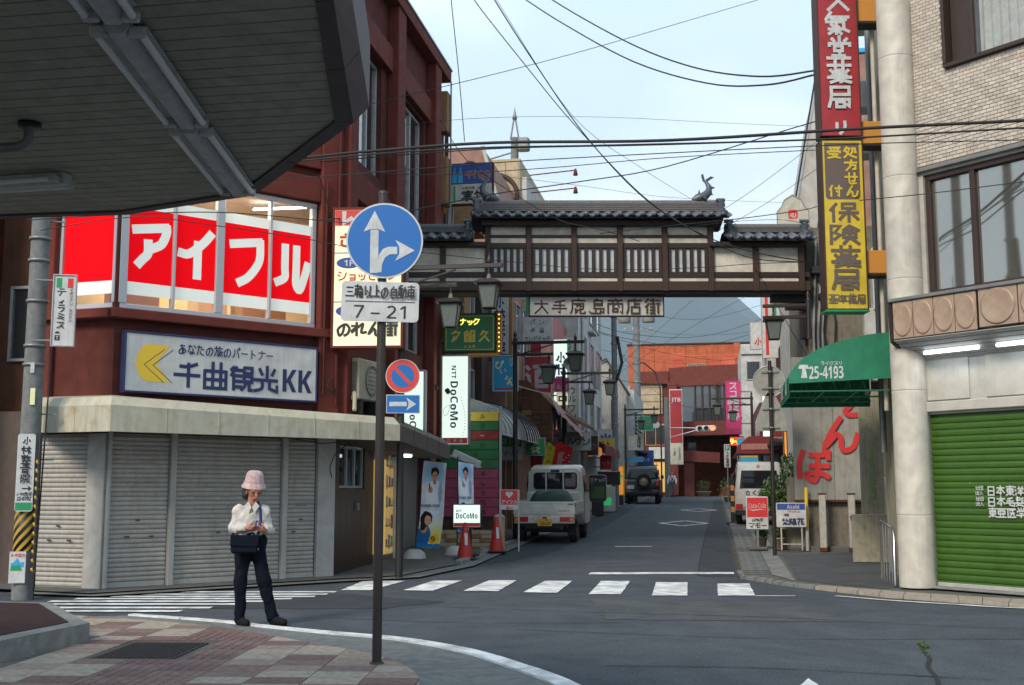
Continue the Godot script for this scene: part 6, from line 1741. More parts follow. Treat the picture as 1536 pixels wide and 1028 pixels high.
func build_utility_poles() -> void:
	var specs := [[-4.32, -52.0, 10.6, 0.15, "slender concrete utility pole left of the two behind the lamps"], [-4.72, -74.0, 12.2, 0.27, "thick concrete utility pole with transformer cans near the end of the street"], [-14.2, -11.4, 11.5, 0.16, "utility pole down the side street, seen mirrored in the tiled building's window"]]
	for s in specs:
		var u := thing("utility_pole", s[4], "utility pole", Vector3(s[0], gy(s[1]), s[1]))
		part(u, "pole", pole_mesh(s[2], s[3], s[3] * 0.75, 14), M.pole_concrete)
		for k in 7:
			part(u, "band", lathe_mesh([Vector2(s[3] + 0.01, -0.04), Vector2(s[3] + 0.02, 0.0), Vector2(s[3] + 0.01, 0.04)], 12), M.steel_grey, at(0, 2.5 + k * 1.2, 0))
		for k in 2:
			bx(u, "crossarm", M.steel_grey, Vector3(0.1, s[2] - 0.5 - k * 1.1, 0.1), Vector3(1.9, 0.09, 0.09), 0.01)
			for j in 4:
				part(u, "insulator", lathe_mesh([Vector2(0.03, 0), Vector2(0.07, 0.03), Vector2(0.04, 0.07), Vector2(0.065, 0.11), Vector2(0, 0.16)], 8), M.pale_wall, at(-0.75 + j * 0.55, s[2] - 0.45 - k * 1.1, 0.1))
		if s[3] > 0.2:
			for x in [-0.75, 0.8]:
				part(u, "transformer", lathe_mesh([Vector2(0, 0), Vector2(0.40, 0.02), Vector2(0.42, 1.05), Vector2(0.36, 1.12), Vector2(0, 1.15)], 16), M.grime_wall, at(x, s[2] - 1.1, 0.1))
		else:
			part(u, "cable_bundle", tube_mesh([Vector3(0.1, s[2] - 5.0, 0.1), Vector3(0.35, s[2] - 4.2, 0.1), Vector3(0.15, s[2] - 3.0, 0.1)], 0.07, 8), M.wire)
			bx(u, "closure_box", M.black_metal, Vector3(-0.9, s[2] - 4.1, 0.1), Vector3(0.75, 0.2, 0.2), 0.05, Basis(Vector3.BACK, 0.5))
	var t := thing("traffic_signal", "horizontal traffic signal showing red on an arm over the far junction", "traffic signal", Vector3(-3.05, gy(-78), -78))
	part(t, "pole", pole_mesh(6.6, 0.19, 0.15, 12), M.pole_concrete)
	part(t, "arm", tube_mesh([Vector3(0, 4.55, 0), Vector3(1.3, 4.55, 0), Vector3(2.4, 4.5, 0)], 0.045, 8), M.alu)
	part(t, "arm", tube_mesh([Vector3(0.1, 3.6, 0), Vector3(0.3, 3.95, 0), Vector3(1.9, 4.38, 0)], 0.035, 8), M.alu)
	var h := part(t, "signal_head", prism_mesh(round_rect(1.35, 0.40, 0.19, 6), -0.12, 0.12, true), M.sign_white, turned(2.55, 4.5, 0, 0.12, 0, 0.03))
	for k in 3:
		var hood := part(h, "visor", lathe_mesh([Vector2(0.16, 0.0), Vector2(0.165, 0.22), Vector2(0.155, 0.22), Vector2(0.15, 0.0)], 18), M.sign_grey, Transform3D(Basis(Vector3.RIGHT, PI / 2), Vector3(-0.42 + k * 0.42, 0, 0.11)))
		part(h, "lamp", lathe_mesh([Vector2(0.0, 0.05), Vector2(0.10, 0.03), Vector2(0.15, 0.0)], 18), M.signal_red if k == 2 else M.signal_off, Transform3D(Basis(Vector3.RIGHT, PI / 2), Vector3(-0.42 + k * 0.42, 0, 0.13)))
	var side := part(t, "side_head", prism_mesh(round_rect(1.3, 0.40, 0.19, 6), -0.12, 0.12, true), M.sign_white, turned(-1.1, 4.75, 0.1, PI * 0.98))
	part(t, "side_arm", tube_mesh([Vector3(-0.9, 4.75, 0), Vector3(0, 4.75, 0)], 0.04, 8), M.alu)
	var l := thing("road_lamp", "thin curved road lamp in front of the orange building", "street lamp", Vector3(-3.35, gy(-76), -76))
	part(l, "pole", tube_mesh([Vector3(0, 0, 0), Vector3(0, 7.0, 0), Vector3(-0.3, 8.1, 0), Vector3(-1.0, 8.7, 0), Vector3(-1.4, 8.8, 0)], 0.05, 8), M.dark_brown_metal)
	part(l, "head", lathe_mesh([Vector2(0, 0.16), Vector2(0.2, 0.12), Vector2(0.3, 0.0), Vector2(0.2, -0.1), Vector2(0, -0.13)], 12), M.steel_grey, at(-1.55, 8.8, 0))
func build_left_signs() -> void:
	var k := sign_box("travel_agency_sign", "wide white board with a yellow emblem and navy characters above the cream awning", FL1 * Vector3(1.66, 3.215, 0.13), Vector3(3.16, 0.88, 0.14), deg_to_rad(50.59), M.sign_white, M.navy, "", 0.030)
	var z := 0.056
	text(k, "千曲観光", 0.02, -0.12, 0.42, M.navy, z, 0.125, false, 1.02, 1.0)
	text(k, "あなたの旅のパートナー", 0.0, 0.245, 0.165, M.navy, z, 0.11, false, 0.86, 1.0)
	latin(k, "KK", 1.22, -0.12, 0.52, 0.35, M.navy, z)
	var em := []
	for i in 13:
		var g := PI * 0.5 + PI * i / 12.0
		em.append(Vector2(-1.20 + cos(g) * 0.20, 0.0 + sin(g) * 0.27))
	em.append_array([Vector2(-0.90, -0.27), Vector2(-1.10, 0.0), Vector2(-0.90, 0.27)])
	patch(k, "emblem", em, M.yellow, z)
	for dx in [0.0, 0.13]:
		var ln := begin()
		add_strokes(ln, "く", Vector2(-1.43 + dx, 0.30), 0.60, 0.60, 0.012, [0.0])
		part(k, "emblem_line", done(ln), M.sign_taupe, at(0, 0, z + 0.003))
	var n := sign_box("arcade_sign", "tall lit cream sign with a red top behind the round blue traffic sign", Vector3(-5.44, 4.80, -17.90), Vector3(1.17, 2.30, 0.26), deg_to_rad(6), M.sign_lit_cream, M.red_wall, "", 0.04)
	z = 0.116
	patch(n, "red_band", rect(-0.54, 0.85, 0.54, 1.105), M.red, z)
	text(n, "レ", -0.36, 0.98, 0.24, M.traffic_white, z + 0.002, 0.3)
	text(n, "さ", -0.36, 0.62, 0.26, M.red, z, 0.16)
	for y in [0.40, -0.40]:
		patch(n, "blue_rule", rect(-0.54, y - 0.008, 0.54, y + 0.008), M.ink_blue, z)
	for y in [0.235, -0.55]:
		var el := []
		for p in circle(1.0, 28):
			el.append(Vector2(-0.31 + p.x * 0.20, y + p.y * 0.09))
		patch(n, "blue_oval", el, M.ink_blue, z)
		latin(n, "1F" if y > 0 else "B1", -0.31, y, 0.15, 0.10, M.traffic_white, z + 0.002)
	text(n, "ショッピング", -0.02, 0.03, 0.165, M.red, z, 0.14, false, 1.0, 0.98)
	text(n, "のれん街", 0.0, -0.83, 0.255, M.ink, z, 0.17, false, 1.0, 0.98)
	area_glow(n, Vector2(1.0, 2.1), 0.16, Vector3(0, 0, 0.16), Color(1.0, 0.95, 0.75))
	var tb := thing("tan_wall_signs", "column of plain tan sign boxes on the far corner of the red building", "sign", Vector3(-5.88, 6.4, -25.2))
	for y in [[3.55, 0.95], [1.95, 1.1], [0.35, 1.0], [-1.2, 1.0]]:
		bx(tb, "box", M.tan_wall, Vector3(0, y[0], 0), Vector3(0.16, y[1], 0.45), 0.015)
	bx(tb, "rail", M.steel_grey, Vector3(0.11, 1.2, 0), Vector3(0.03, 6.2, 0.05), 0.006)
	var t := thing("roof_sign", "roof sign with blue bottles above and cream below with black characters", "sign", Vector3(-5.50, 8.42, -25.7))
	bx(t, "frame", M.red_wall_dark, Vector3(0, 0, -0.05), Vector3(1.26, 1.0, 0.10), 0.01)
	bx(t, "upper_panel", M.ink_blue, Vector3(0, 0.235, 0.01), Vector3(1.18, 0.46, 0.03), 0.004)
	bx(t, "lower_panel", M.sign_cream, Vector3(0, -0.235, 0.01), Vector3(1.18, 0.46, 0.03), 0.004)
	for i in 3:
		patch(t, "bottle", [Vector2(-0.48 + i * 0.14, 0.02), Vector2(-0.37 + i * 0.14, 0.02), Vector2(-0.37 + i * 0.14, 0.22), Vector2(-0.405 + i * 0.14, 0.30), Vector2(-0.405 + i * 0.14, 0.40), Vector2(-0.445 + i * 0.14, 0.40), Vector2(-0.445 + i * 0.14, 0.30), Vector2(-0.48 + i * 0.14, 0.22)], M.sky_blue_sign, 0.027)
		patch(t, "label_print", rect(-0.465 + i * 0.14, 0.20, -0.385 + i * 0.14, 0.26), M.awning_pink, 0.030)
	text(t, "千代の", 0.26, 0.22, 0.22, M.awning_pink, 0.026, 0.2, false, 0.95)
	text(t, "寒竹", 0.17, -0.29, 0.26, M.ink, 0.026, 0.16, false, 1.05, 1.15)
	text(t, "小林大中", 0.04, -0.10, 0.08, M.ink, 0.026, 0.12)
	patch(t, "bamboo", rect(-0.31, -0.44, -0.26, -0.05), M.green_sign, 0.026)
	patch(t, "pink_square", rect(-0.54, -0.43, -0.36, -0.24), M.awning_pink, 0.026)
	var u := sign_box("small_lit_sign", "small pale green sign in a dark frame above the gate's left roof", Vector3(-5.75, 7.3, -25.9), Vector3(0.75, 0.42, 0.12), 0, M.sign_lit_white, M.black_metal)
	text(u, "大", 0.22, -0.02, 0.3, M.ink, 0.046, 0.2)
	var g := sign_box("snack_bar_sign", "green lit snack bar sign with a gold border and an amber edge", Vector3(-5.20, 4.80, -24.75), Vector3(1.16, 0.86, 0.28), deg_to_rad(5), M.green_deep, M.wood_brown, "", 0.03)
	z = 0.126
	for r in [[-0.51, 0.36, 0.51, 0.372], [-0.51, -0.372, 0.51, -0.36], [-0.522, -0.37, -0.51, 0.37], [0.51, -0.37, 0.522, 0.37]]:
		patch(g, "gold_border", rect(r[0], r[1], r[2], r[3]), M.gold, z)
	text(g, "スナック", -0.08, 0.25, 0.155, M.gold_lit, z, 0.17, false, 0.95)
	text(g, "多留久", 0.0, -0.06, 0.28, M.gold, z, 0.14, false, 1.05, 1.08)
	text(g, "小大中", 0.0, -0.30, 0.07, M.gold, z, 0.16, false, 1.0, 1.3)
	bx(g, "amber_edge", M.amber_frame, Vector3(0.64, 0, 0.0), Vector3(0.11, 0.88, 0.22), 0.01)
	bx(g, "amber_edge", M.amber_frame, Vector3(0.30, -0.475, 0.0), Vector3(0.70, 0.08, 0.22), 0.01)
	for i in 9:
		part(g, "bulb", lathe_mesh([Vector2(0.018, 0), Vector2(0.012, 0.014), Vector2(0, 0.018)], 8), M.gold_lit, Transform3D(Basis(Vector3.RIGHT, PI / 2), Vector3(0.64, -0.40 + i * 0.10, 0.11)))
	var d := sign_box("phone_shop_sign", "tall lit white phone shop sign with sideways navy letters and a red foot", Vector3(-5.46, 3.32, -24.5), Vector3(0.61, 1.94, 0.26), deg_to_rad(4), M.sign_lit_white, M.alu, "", 0.03)
	z = 0.116
	latin(d, "NTT", -0.03, 0.60, 0.28, 0.095, M.ink, z, true, false, -PI / 2)
	latin(d, "DoCoMo", -0.02, -0.10, 1.0, 0.165, M.navy, z, true, false, -PI / 2)
	patch(d, "red_foot", rect(-0.27, -0.935, 0.27, -0.81), M.red, z)
	text(d, "日本会", 0.0, -0.873, 0.085, M.traffic_white, z + 0.002, 0.13, false, 1.0, 1.6)
	for i in 14:
		patch(d, "red_dot", circle(0.011, 8, 0.13 + 0.09 * sin(i * 0.2), 0.05 - i * 0.062), M.red, z)
	var arc := begin()
	add_strokes(arc, "の", Vector2(-0.30, -0.02), 0.34, 0.34, 0.008, [0.0])
	part(d, "green_ring", done(arc), M.green_sign, at(0, 0, z + 0.001))
	area_glow(d, Vector2(0.55, 1.9), 0.22, Vector3(0, 0, 0.17), Color(0.9, 1.0, 0.93))
	for dx in [-0.05, 0.22]:
		bx(d, "spot_lamp", M.black_metal, Vector3(-0.35 + dx, 0.24 - dx * 0.3, 0.30), Vector3(0.10, 0.12, 0.10), 0.02, Basis(Vector3.BACK, 0.6))
		bx(d, "spot_arm", M.black_metal, Vector3(-0.35 + dx, 0.20, 0.20), Vector3(0.03, 0.03, 0.2), 0.004)
	var d2 := sign_box("second_phone_sign", "lit white phone shop sign half hidden behind the blue arrow plate", Vector3(-5.60, 2.85, -21.4), Vector3(0.50, 1.62, 0.22), deg_to_rad(4), M.sign_lit_white, M.alu)
	latin(d2, "DoCoMo", 0.02, -0.3, 0.8, 0.13, M.awning_brown, 0.096, true, false, -PI / 2)
	area_glow(d2, Vector2(0.42, 1.5), 0.10, Vector3(0, 0, 0.14), Color(0.95, 1.0, 0.9))
	var b := thing("tenants_board", "tenants' board of green and pink strips beside the small truck", "sign", Vector3(-5.28, gy(-25.2) + 0.75, -25.15))
	bx(b, "backing", M.black_metal, Vector3(0, 1.0, -0.06), Vector3(1.36, 2.35, 0.08), 0.01)
	bx(b, "side_post", M.alu, Vector3(0.68, 0.6, 0.0), Vector3(0.05, 3.4, 0.06), 0.008)
	var ms := [M.pink_board, M.pink_board, M.pink_board, M.pink_board, M.pink_board, M.green_board, M.green_board, M.green_board, M.red_dull, M.green_board, M.gold]
	var tt := ["食", "花", "千", "し", "手", "大", "カ", "大カ", "コー", "光日", "ビル"]
	for i in 11:
		bx(b, "strip", ms[i], Vector3(0, 0.0 + i * 0.208, 0.0), Vector3(1.28, 0.198, 0.03), 0.004)
		text(b, tt[i], 0.30 if i < 5 else 0.12, i * 0.208, 0.12, M.ink if i != 8 else M.traffic_white, 0.016, 0.12, false, 1.0, 2.6 if i > 5 else 1.0)
	var lw := thing("low_brick_wall", "low tan brick wall under the tenants' board", "wall", Vector3(-5.3, gy(-24), -24.2))
	bx(lw, "core", M.mortar, Vector3(0, 0.21, 0), Vector3(1.5, 0.42, 0.4), 0.005)
	for j in 5:
		for i in 6:
			bx(lw, "brick", [M.beige_wall, M.tan_wall, M.beige_wall][(i + j) % 3], Vector3(-0.625 + i * 0.248 + (0.06 if j % 2 else -0.06) * 0.3, 0.045 + j * 0.084, 0.2), Vector3(0.236, 0.074, 0.03), 0.005)
	bx(lw, "round_end", M.beige_wall, Vector3(0.86, 0.35, 0.05), Vector3(0.2, 0.8, 0.3), 0.07)
	barrel_awning("barrel_awning", "nearest white barrel awning over the tenants' board", -6.0, -4.62, 3.52, 2.63, -25.35, -26.6, M.awning_white, 2)
	barrel_awning("barrel_awning", "second white barrel awning just past the first", -6.0, -4.72, 3.55, 2.65, -27.0, -28.5, M.awning_white, 2)
	barrel_awning("ribbed_awning", "long ribbed pale green barrel awning beyond the white ones", -5.8, -4.62, 3.60, 2.62, -29.0, -31.4, M.awning_white, 6)
	var pr := thing("pent_roof", "brown tiled pent roof with a pink valance over the shops", "awning", Vector3(-5.2, gy(-33), -33))
	put(pr, "end_wall", prism_mesh([Vector2(-6.1, 2.75), Vector2(-4.42, 2.75), Vector2(-4.42, 3.75), Vector2(-5.1, 4.45), Vector2(-6.1, 4.45)], -32.4, -32.1), M.clay_tile, Transform3D.IDENTITY)
	for j in 11:
		for i in 6:
			if j > 6 and i > 3:
				continue
			put(pr, "wall_tile", box_mesh(Vector3(0.258, 0.128, 0.03), 0.006), [M.clay_tile, M.wood_brown, M.tan_wall][(i * 2 + j) % 3] if (i + j) % 4 == 0 else M.clay_tile, at(-5.93 + i * 0.268, 2.84 + j * 0.140, -32.09))
	put(pr, "roof_slope", prism_mesh([Vector2(-5.5, 4.55), Vector2(-5.5, 4.45), Vector2(-4.35, 3.55), Vector2(-4.35, 3.65)], -43.0, -32.5), M.clay_tile, Transform3D.IDENTITY)
	var vb := begin()
	for i in 14:
		var z0 := -32.0 - i * 0.78
		var y0 := 4.0 - i * 0.055
		face(vb, [Vector3(-4.45, y0, z0), Vector3(-4.45, y0 - 0.055, z0 - 0.78), Vector3(-4.22, y0 - 0.50, z0 - 0.78), Vector3(-4.22, y0 - 0.44 - 0.05 * (i % 2), z0)], Vector3(1, 0.4, 0))
	put(pr, "valance", done(vb), M.awning_pink, Transform3D.IDENTITY)
	put(pr, "rod", tube_mesh([Vector3(-6.2, 4.5, -32.0), Vector3(-4.45, 4.02, -32.0), Vector3(-4.2, 3.45, -32.0)], 0.02, 6), M.pale_wall, Transform3D.IDENTITY)
	var ra := thing("red_awning", "dark red sloping awning past the pink valance", "awning", Vector3(-4.7, gy(-46), -46))
	put(ra, "canvas", prism_mesh([Vector2(-5.3, 3.75), Vector2(-5.3, 3.70), Vector2(-4.05, 3.05), Vector2(-4.05, 2.75), Vector2(-4.0, 2.75), Vector2(-4.0, 3.1)], -50.0, -43.4), M.awning_red, Transform3D.IDENTITY)
	put(ra, "valance", box_mesh(Vector3(0.02, 0.3, 6.6), 0.003), M.awning_red, at(-3.98, 2.86, -46.7))
	flat_sign("green_white_sign", "green over white shop sign behind the truck on the left", -5.24, 2.55, -30.2, 0.62, 0.75, M.sign_white, "オリブ", M.green_sign, 0.14, -0.20)
	var og: Node3D = get_child(get_child_count() - 1)
	patch(og, "green_half", rect(-0.29, -0.02, 0.29, 0.355), M.green_sign, 0.031)
	text(og, "おし日", 0, 0.14, 0.17, M.pale_yellow, 0.033, 0.1)
	patch(og, "green_dot", circle(0.055, 14, 0.10, -0.08), M.green_sign, 0.031)
	flat_sign("green_shop_sign", "dark green shop sign with pale characters just right of the green over white one", -4.72, 2.55, -31.0, 0.55, 0.48, M.green_sign, "食", M.pale_yellow, 0.26, -0.04)
	flat_sign("blue_bar_sign", "blue bar sign with yellow brush characters in a white frame", -5.52, 4.53, -30.9, 0.70, 0.98, M.sky_blue_sign, "", M.pale_yellow, 0.2, 0.0, M.traffic_white)
	var bb: Node3D = get_child(get_child_count() - 1)
	text(bb, "び", -0.17, 0.25, 0.26, M.pale_yellow, 0.031, 0.13)
	text(bb, "い", -0.06, 0.06, 0.18, M.pale_yellow, 0.031, 0.13)
	text(bb, "ょ", 0.03, -0.08, 0.18, M.pale_yellow, 0.031, 0.13)
	text(bb, "ん", 0.15, -0.21, 0.26, M.pale_yellow, 0.031, 0.13)
	text(bb, "パブ", 0.17, 0.30, 0.13, M.pale_yellow, 0.031, 0.11, true)
	patch(bb, "red_foot", rect(-0.28, -0.44, 0.28, -0.40), M.red, 0.031)
	flat_sign("clinic_sign", "tall white clinic sign with black characters above the blue bar sign", -5.72, 5.90, -31.15, 0.46, 1.62, M.sign_white, "", M.ink, 0.29, 0.0)
	text(get_child(get_child_count() - 1), "小林整骨院", 0, 0.0, 0.31, M.navy, 0.031, 0.14, true, 1.0, 1.0)
	flat_sign("lunch_sign", "white lunch shop sign with three rows of black characters under the gate board", -5.14, 6.15, -34.2, 0.90, 0.84, M.sign_white, "", M.ink, 0.2, 0.0)
	var ls: Node3D = get_child(get_child_count() - 1)
	text(ls, "パン", 0.0, 0.25, 0.17, M.ink, 0.031, 0.10, false, 1.0, 1.6)
	text(ls, "弁当", 0.0, 0.0, 0.17, M.ink, 0.031, 0.10, false, 1.0, 1.6)
	text(ls, "サンドイッチ", 0.0, -0.25, 0.155, M.ink, 0.031, 0.11, false, 0.85, 1.0)
	flat_sign("liquor_sign", "red liquor sign with one large pale character", -5.14, 4.82, -34.3, 0.84, 1.10, M.sign_red, "酒", M.awning_white, 0.74, -0.02)
	flat_sign("green_panel_sign", "small green panel above the white lunch sign", -5.32, 6.92, -34.4, 0.42, 0.55, M.green_sign, "", M.ink, 0.2, 0.0)
	flat_sign("pale_lit_sign", "pale green lit sign with blue characters behind the far lanterns", -5.05, 5.35, -38.9, 0.50, 2.25, M.sign_lit_white, "", M.ink_blue, 0.2, 0.0)
	text(get_child(get_child_count() - 1), "小料屋", 0, 0.1, 0.42, M.ink_blue, 0.031, 0.14, true, 0.9)
	flat_sign("green_letter_sign", "white sign with large green characters beside the white building", -4.72, 6.12, -39.0, 0.48, 0.92, M.sign_white, "", M.green_sign, 0.3, 0.0)
	var ko: Node3D = get_child(get_child_count() - 1)
	text(ko, "コアラ", -0.09, 0.0, 0.26, M.green_sign, 0.031, 0.17, true, 0.9)
	text(ko, "スナック", 0.14, 0.05, 0.15, M.ink, 0.031, 0.11, true)
	flat_sign("black_script_sign", "white sign with thin black script under the green lettered one", -4.72, 4.70, -39.1, 0.46, 1.85, M.sign_grey, "", M.ink, 0.3, 0.0)
	text(get_child(get_child_count() - 1), "ウルワン", 0.02, -0.4, 0.30, M.ink, 0.031, 0.10, true)
	flat_sign("purple_sign", "small dark purple upstairs sign by the far lanterns", -4.95, 4.87, -38.4, 0.52, 0.48, M.magenta, "永楼", M.awning_white, 0.20, -0.07)
	flat_sign("black_sign", "small pale sign with a bold black character under the purple one", -4.93, 4.40, -38.5, 0.40, 0.44, M.sign_lit_cream, "中", M.ink, 0.34, 0.0)
	flat_sign("soba_sign", "white rounded sign with a navy character past the red awning", -4.5, 3.45, -49.0, 0.62, 0.95, M.sign_white, "堂", M.ink_blue, 0.6, 0.0)
	flat_sign("inn_sign", "cream sign with a column of black characters near the end of the left row", -3.95, 3.80, -60.0, 0.78, 0.80, M.sign_cream, "", M.ink, 0.2, 0.0)
	text(get_child(get_child_count() - 1), "長庵中", 0.18, 0.02, 0.21, M.ink, 0.031, 0.15, true)
	flat_sign("green_pub_sign", "green pub sign with pale letters hanging by the far lantern", -3.40, 4.75, -59.6, 0.80, 0.76, M.green_sign, "パブ", M.awning_pink, 0.32, 0.02, M.sign_white)
	flat_sign("blue_shop_sign", "blue shop sign under the cream sign near the end of the left row", -3.55, 3.0, -62.0, 0.85, 0.95, M.ink_blue, "大小", M.traffic_white, 0.24, 0.0)
	flat_sign("pale_blue_sign", "wide pale blue sign just under the cream sign with a column of characters", -4.0, 2.95, -60.2, 0.85, 0.26, M.sky_blue_sign, "", M.ink, 0.2, 0.0)
	flat_sign("yellow_shop_sign", "yellow and white shop sign over the lit lanterns", -4.35, 3.2, -47.5, 0.78, 0.60, M.yellow_sign, "ハム", M.ink, 0.2, 0.12)
	flat_sign("red_slope_sign", "small red sign with white characters under the yellow shop sign", -4.3, 2.5, -47.2, 0.5, 0.6, M.red, "ット", M.traffic_white, 0.2, 0.0)
	flat_sign("brush_letter_sign", "long grey sign with dark brush letters behind the red and yellow flags", -4.55, 3.0, -38.5, 1.1, 0.62, M.sign_grey, "ウルワン", M.ink, 0.26, 0.0)
	flat_sign("framed_dark_sign", "dark sign in a pale frame at the corner of the red awning", -4.2, 2.95, -41.0, 0.42, 0.72, M.brown_tile, "ツ", M.sign_taupe, 0.3, 0.0, M.pale_wall)
	var jt := thing("travel_bureau_sign", "very tall red over cream sign with white italic letters at the end of the street", "sign", Vector3(-2.55, 5.75, -82.0))
	bx(jt, "cabinet", M.sign_cream, Vector3(0, 0, -0.1), Vector3(0.9, 5.25, 0.3), 0.02)
	bx(jt, "red_panel", M.sign_red, Vector3(0, 0.72, 0.06), Vector3(0.80, 3.66, 0.02), 0.003)
	bx(jt, "pole_arm", M.steel_grey, Vector3(-0.5, 1.5, -0.15), Vector3(0.4, 0.06, 0.06), 0.01)
	latin(jt, "JTB", 0, 1.85, 0.66, 0.36, M.traffic_white, 0.07)
	text(jt, "日本旅会社", 0.2, -1.85, 0.17, M.sign_taupe, 0.051, 0.12, true)
	text(jt, "千曲店", -0.15, -1.75, 0.17, M.sign_taupe, 0.051, 0.12, true)
func area_glow(o: Node3D, s: Vector2, e: float, at_p: Vector3, c: Color) -> void:
	var al := AreaLight3D.new()
	al.name = "glow_light"
	al.area_size = s
	al.light_energy = e
	al.light_color = c
	al.shadow_enabled = true
	o.add_child(al)
	al.transform = Transform3D(Basis(Vector3.UP, PI), at_p)
func flat_sign(called: String, label: String, x: float, y: float, z: float, w: float, h: float, fm: Material, s: String, tm: Material, size: float, ty: float, rim: Material = null) -> Node3D:
	var o := sign_box(called, label, Vector3(x, y, z), Vector3(w, h, 0.09), 0.0, fm, M.alu if rim == null else rim, "", 0.022)
	bx(o, "bracket", M.steel_grey, Vector3(-w / 2 - 0.12 if x < 0 else w / 2 + 0.12, h * 0.3, 0), Vector3(0.26, 0.04, 0.04), 0.006)
	bx(o, "bracket", M.steel_grey, Vector3(-w / 2 - 0.12 if x < 0 else w / 2 + 0.12, -h * 0.3, 0), Vector3(0.26, 0.04, 0.04), 0.006)
	if s != "":
		text(o, s, 0, ty, size, tm, 0.031, 0.15)
	return o
func barrel_awning(called: String, label: String, x0: float, x1: float, yt: float, yb: float, z0: float, z1: float, m: Material, ribs: int) -> void:
	var o := thing(called, label, "awning", Vector3((x0 + x1) / 2, gy(z0), z0))
	var arc := []
	for i in 11:
		var t := PI / 2 * i / 10.0
		arc.append(Vector2(x0 + (x1 - x0) * sin(t), yb + (yt - yb) * cos(t)))
	var st := begin()
	st.set_smooth_group(1)
	for i in 10:
		face(st, [Vector3(arc[i].x, arc[i].y, z0), Vector3(arc[i + 1].x, arc[i + 1].y, z0), Vector3(arc[i + 1].x, arc[i + 1].y, z1), Vector3(arc[i].x, arc[i].y, z1)], Vector3(0.6, 0.6, 0))
	put(o, "canvas", done(st), m, Transform3D.IDENTITY)
	var pl := PackedVector2Array(arc)
	pl.append(Vector2(x0, yb + 0.25))
	pl.append(Vector2(x1 - 0.4, yb + 0.22))
	for z in [z0, z1]:
		var e := begin()
		add_prism(e, pl, z - 0.006, z + 0.006)
		put(o, "end_panel", done(e), m, Transform3D.IDENTITY)
	for k in ribs + 1:
		var z := lerpf(z0, z1, float(k) / ribs)
		var pts := []
		for p in arc:
			pts.append(Vector3(p.x + 0.012, p.y + 0.012, z))
		put(o, "rib", tube_mesh(pts, 0.018, 6), M.wood_brown if ribs > 4 else M.alu, Transform3D.IDENTITY)
	put(o, "front_bar", tube_mesh([Vector3(x1, yb, z0), Vector3(x1, yb, z1)], 0.022, 6), M.alu, Transform3D.IDENTITY)
func cone(label: String, x: float, z: float, h: float) -> void:
	var o := thing("traffic_cone", label, "cone", Vector3(x, gy(z) + 0.05, z), 0.2, "red cones by the phone shop")
	part(o, "cone", lathe_mesh([Vector2(0.15, 0.03), Vector2(0.145, 0.05), Vector2(0.035, h), Vector2(0.02, h + 0.01), Vector2(0, h + 0.01)], 18), M.cone_red)
	bx(o, "base", M.black_metal, Vector3(0, 0.015, 0), Vector3(0.40, 0.03, 0.40), 0.012)
	part(o, "paper", box_mesh(Vector3(0.055, 0.22, 0.004), 0.0), M.traffic_white, turned(0.02, h * 0.55, 0.10, 0.2, -0.16))
func banner(label: String, x: float, z: float, w: float, h: float, y0: float, lean: float, yaw: float, full: bool) -> void:
	var o := thing("nobori_banner", label, "banner", Vector3(x, gy(z) + 0.05, z), yaw, "phone shop banners")
	part(o, "base", lathe_mesh([Vector2(0, 0.17), Vector2(0.10, 0.17), Vector2(0.19, 0.10), Vector2(0.22, 0.0)], 16), M.sign_white, at(-w * 0.5 - 0.02, 0, 0))
	part(o, "pole", tube_mesh([Vector3(-w * 0.5, 0.1, 0), Vector3(-w * 0.5 + lean * 0.2, y0 + h + 0.1, 0)], 0.012, 8), M.black_metal)
	part(o, "cross_rod", tube_mesh([Vector3(-w * 0.5 + lean * 0.2, y0 + h + 0.02, 0), Vector3(w * 0.55 + lean, y0 + h - 0.05, 0)], 0.008, 6), M.black_metal)
	var pt := func(u: float, v: float, dz: float) -> Vector3:
		var xx := lerpf(-w / 2, w / 2, u) + lean * v + 0.02 * sin(v * 5.0)
		return Vector3(xx, y0 + h * v - 0.05 * u * v, 0.03 * sin(u * 5.0 + v * 3.0) * (0.3 + u) + dz)
	var sheet := func(u0: float, v0: float, u1: float, v1: float, dz: float) -> ArrayMesh:
		var st := begin()
		st.set_smooth_group(1)
		for i in 10:
			for j in 16:
				var a0 := lerpf(u0, u1, i / 10.0)
				var a1 := lerpf(u0, u1, (i + 1) / 10.0)
				var b0 := lerpf(v0, v1, j / 16.0)
				var b1 := lerpf(v0, v1, (j + 1) / 16.0)
				for q in [[a0, b0], [a0, b1], [a1, b1], [a0, b0], [a1, b1], [a1, b0]]:
					st.set_uv(Vector2(q[0], 1.0 - q[1]))
					st.add_vertex(pt.call(q[0], q[1], dz))
		return done(st)
	var c := part(o, "cloth", sheet.call(0.0, 0.0, 1.0, 1.0, 0.0), banner_print(full))
	latin(o, "FOMA 900i", -0.02 + lean * 0.5, y0 + h * 0.48, w * 0.78, 0.055, M.ink, 0.055)
	if full:
		latin(o, "9", w * 0.22 + lean * 0.1, y0 + h * 0.10, 0.07, 0.10, M.ink, 0.060)
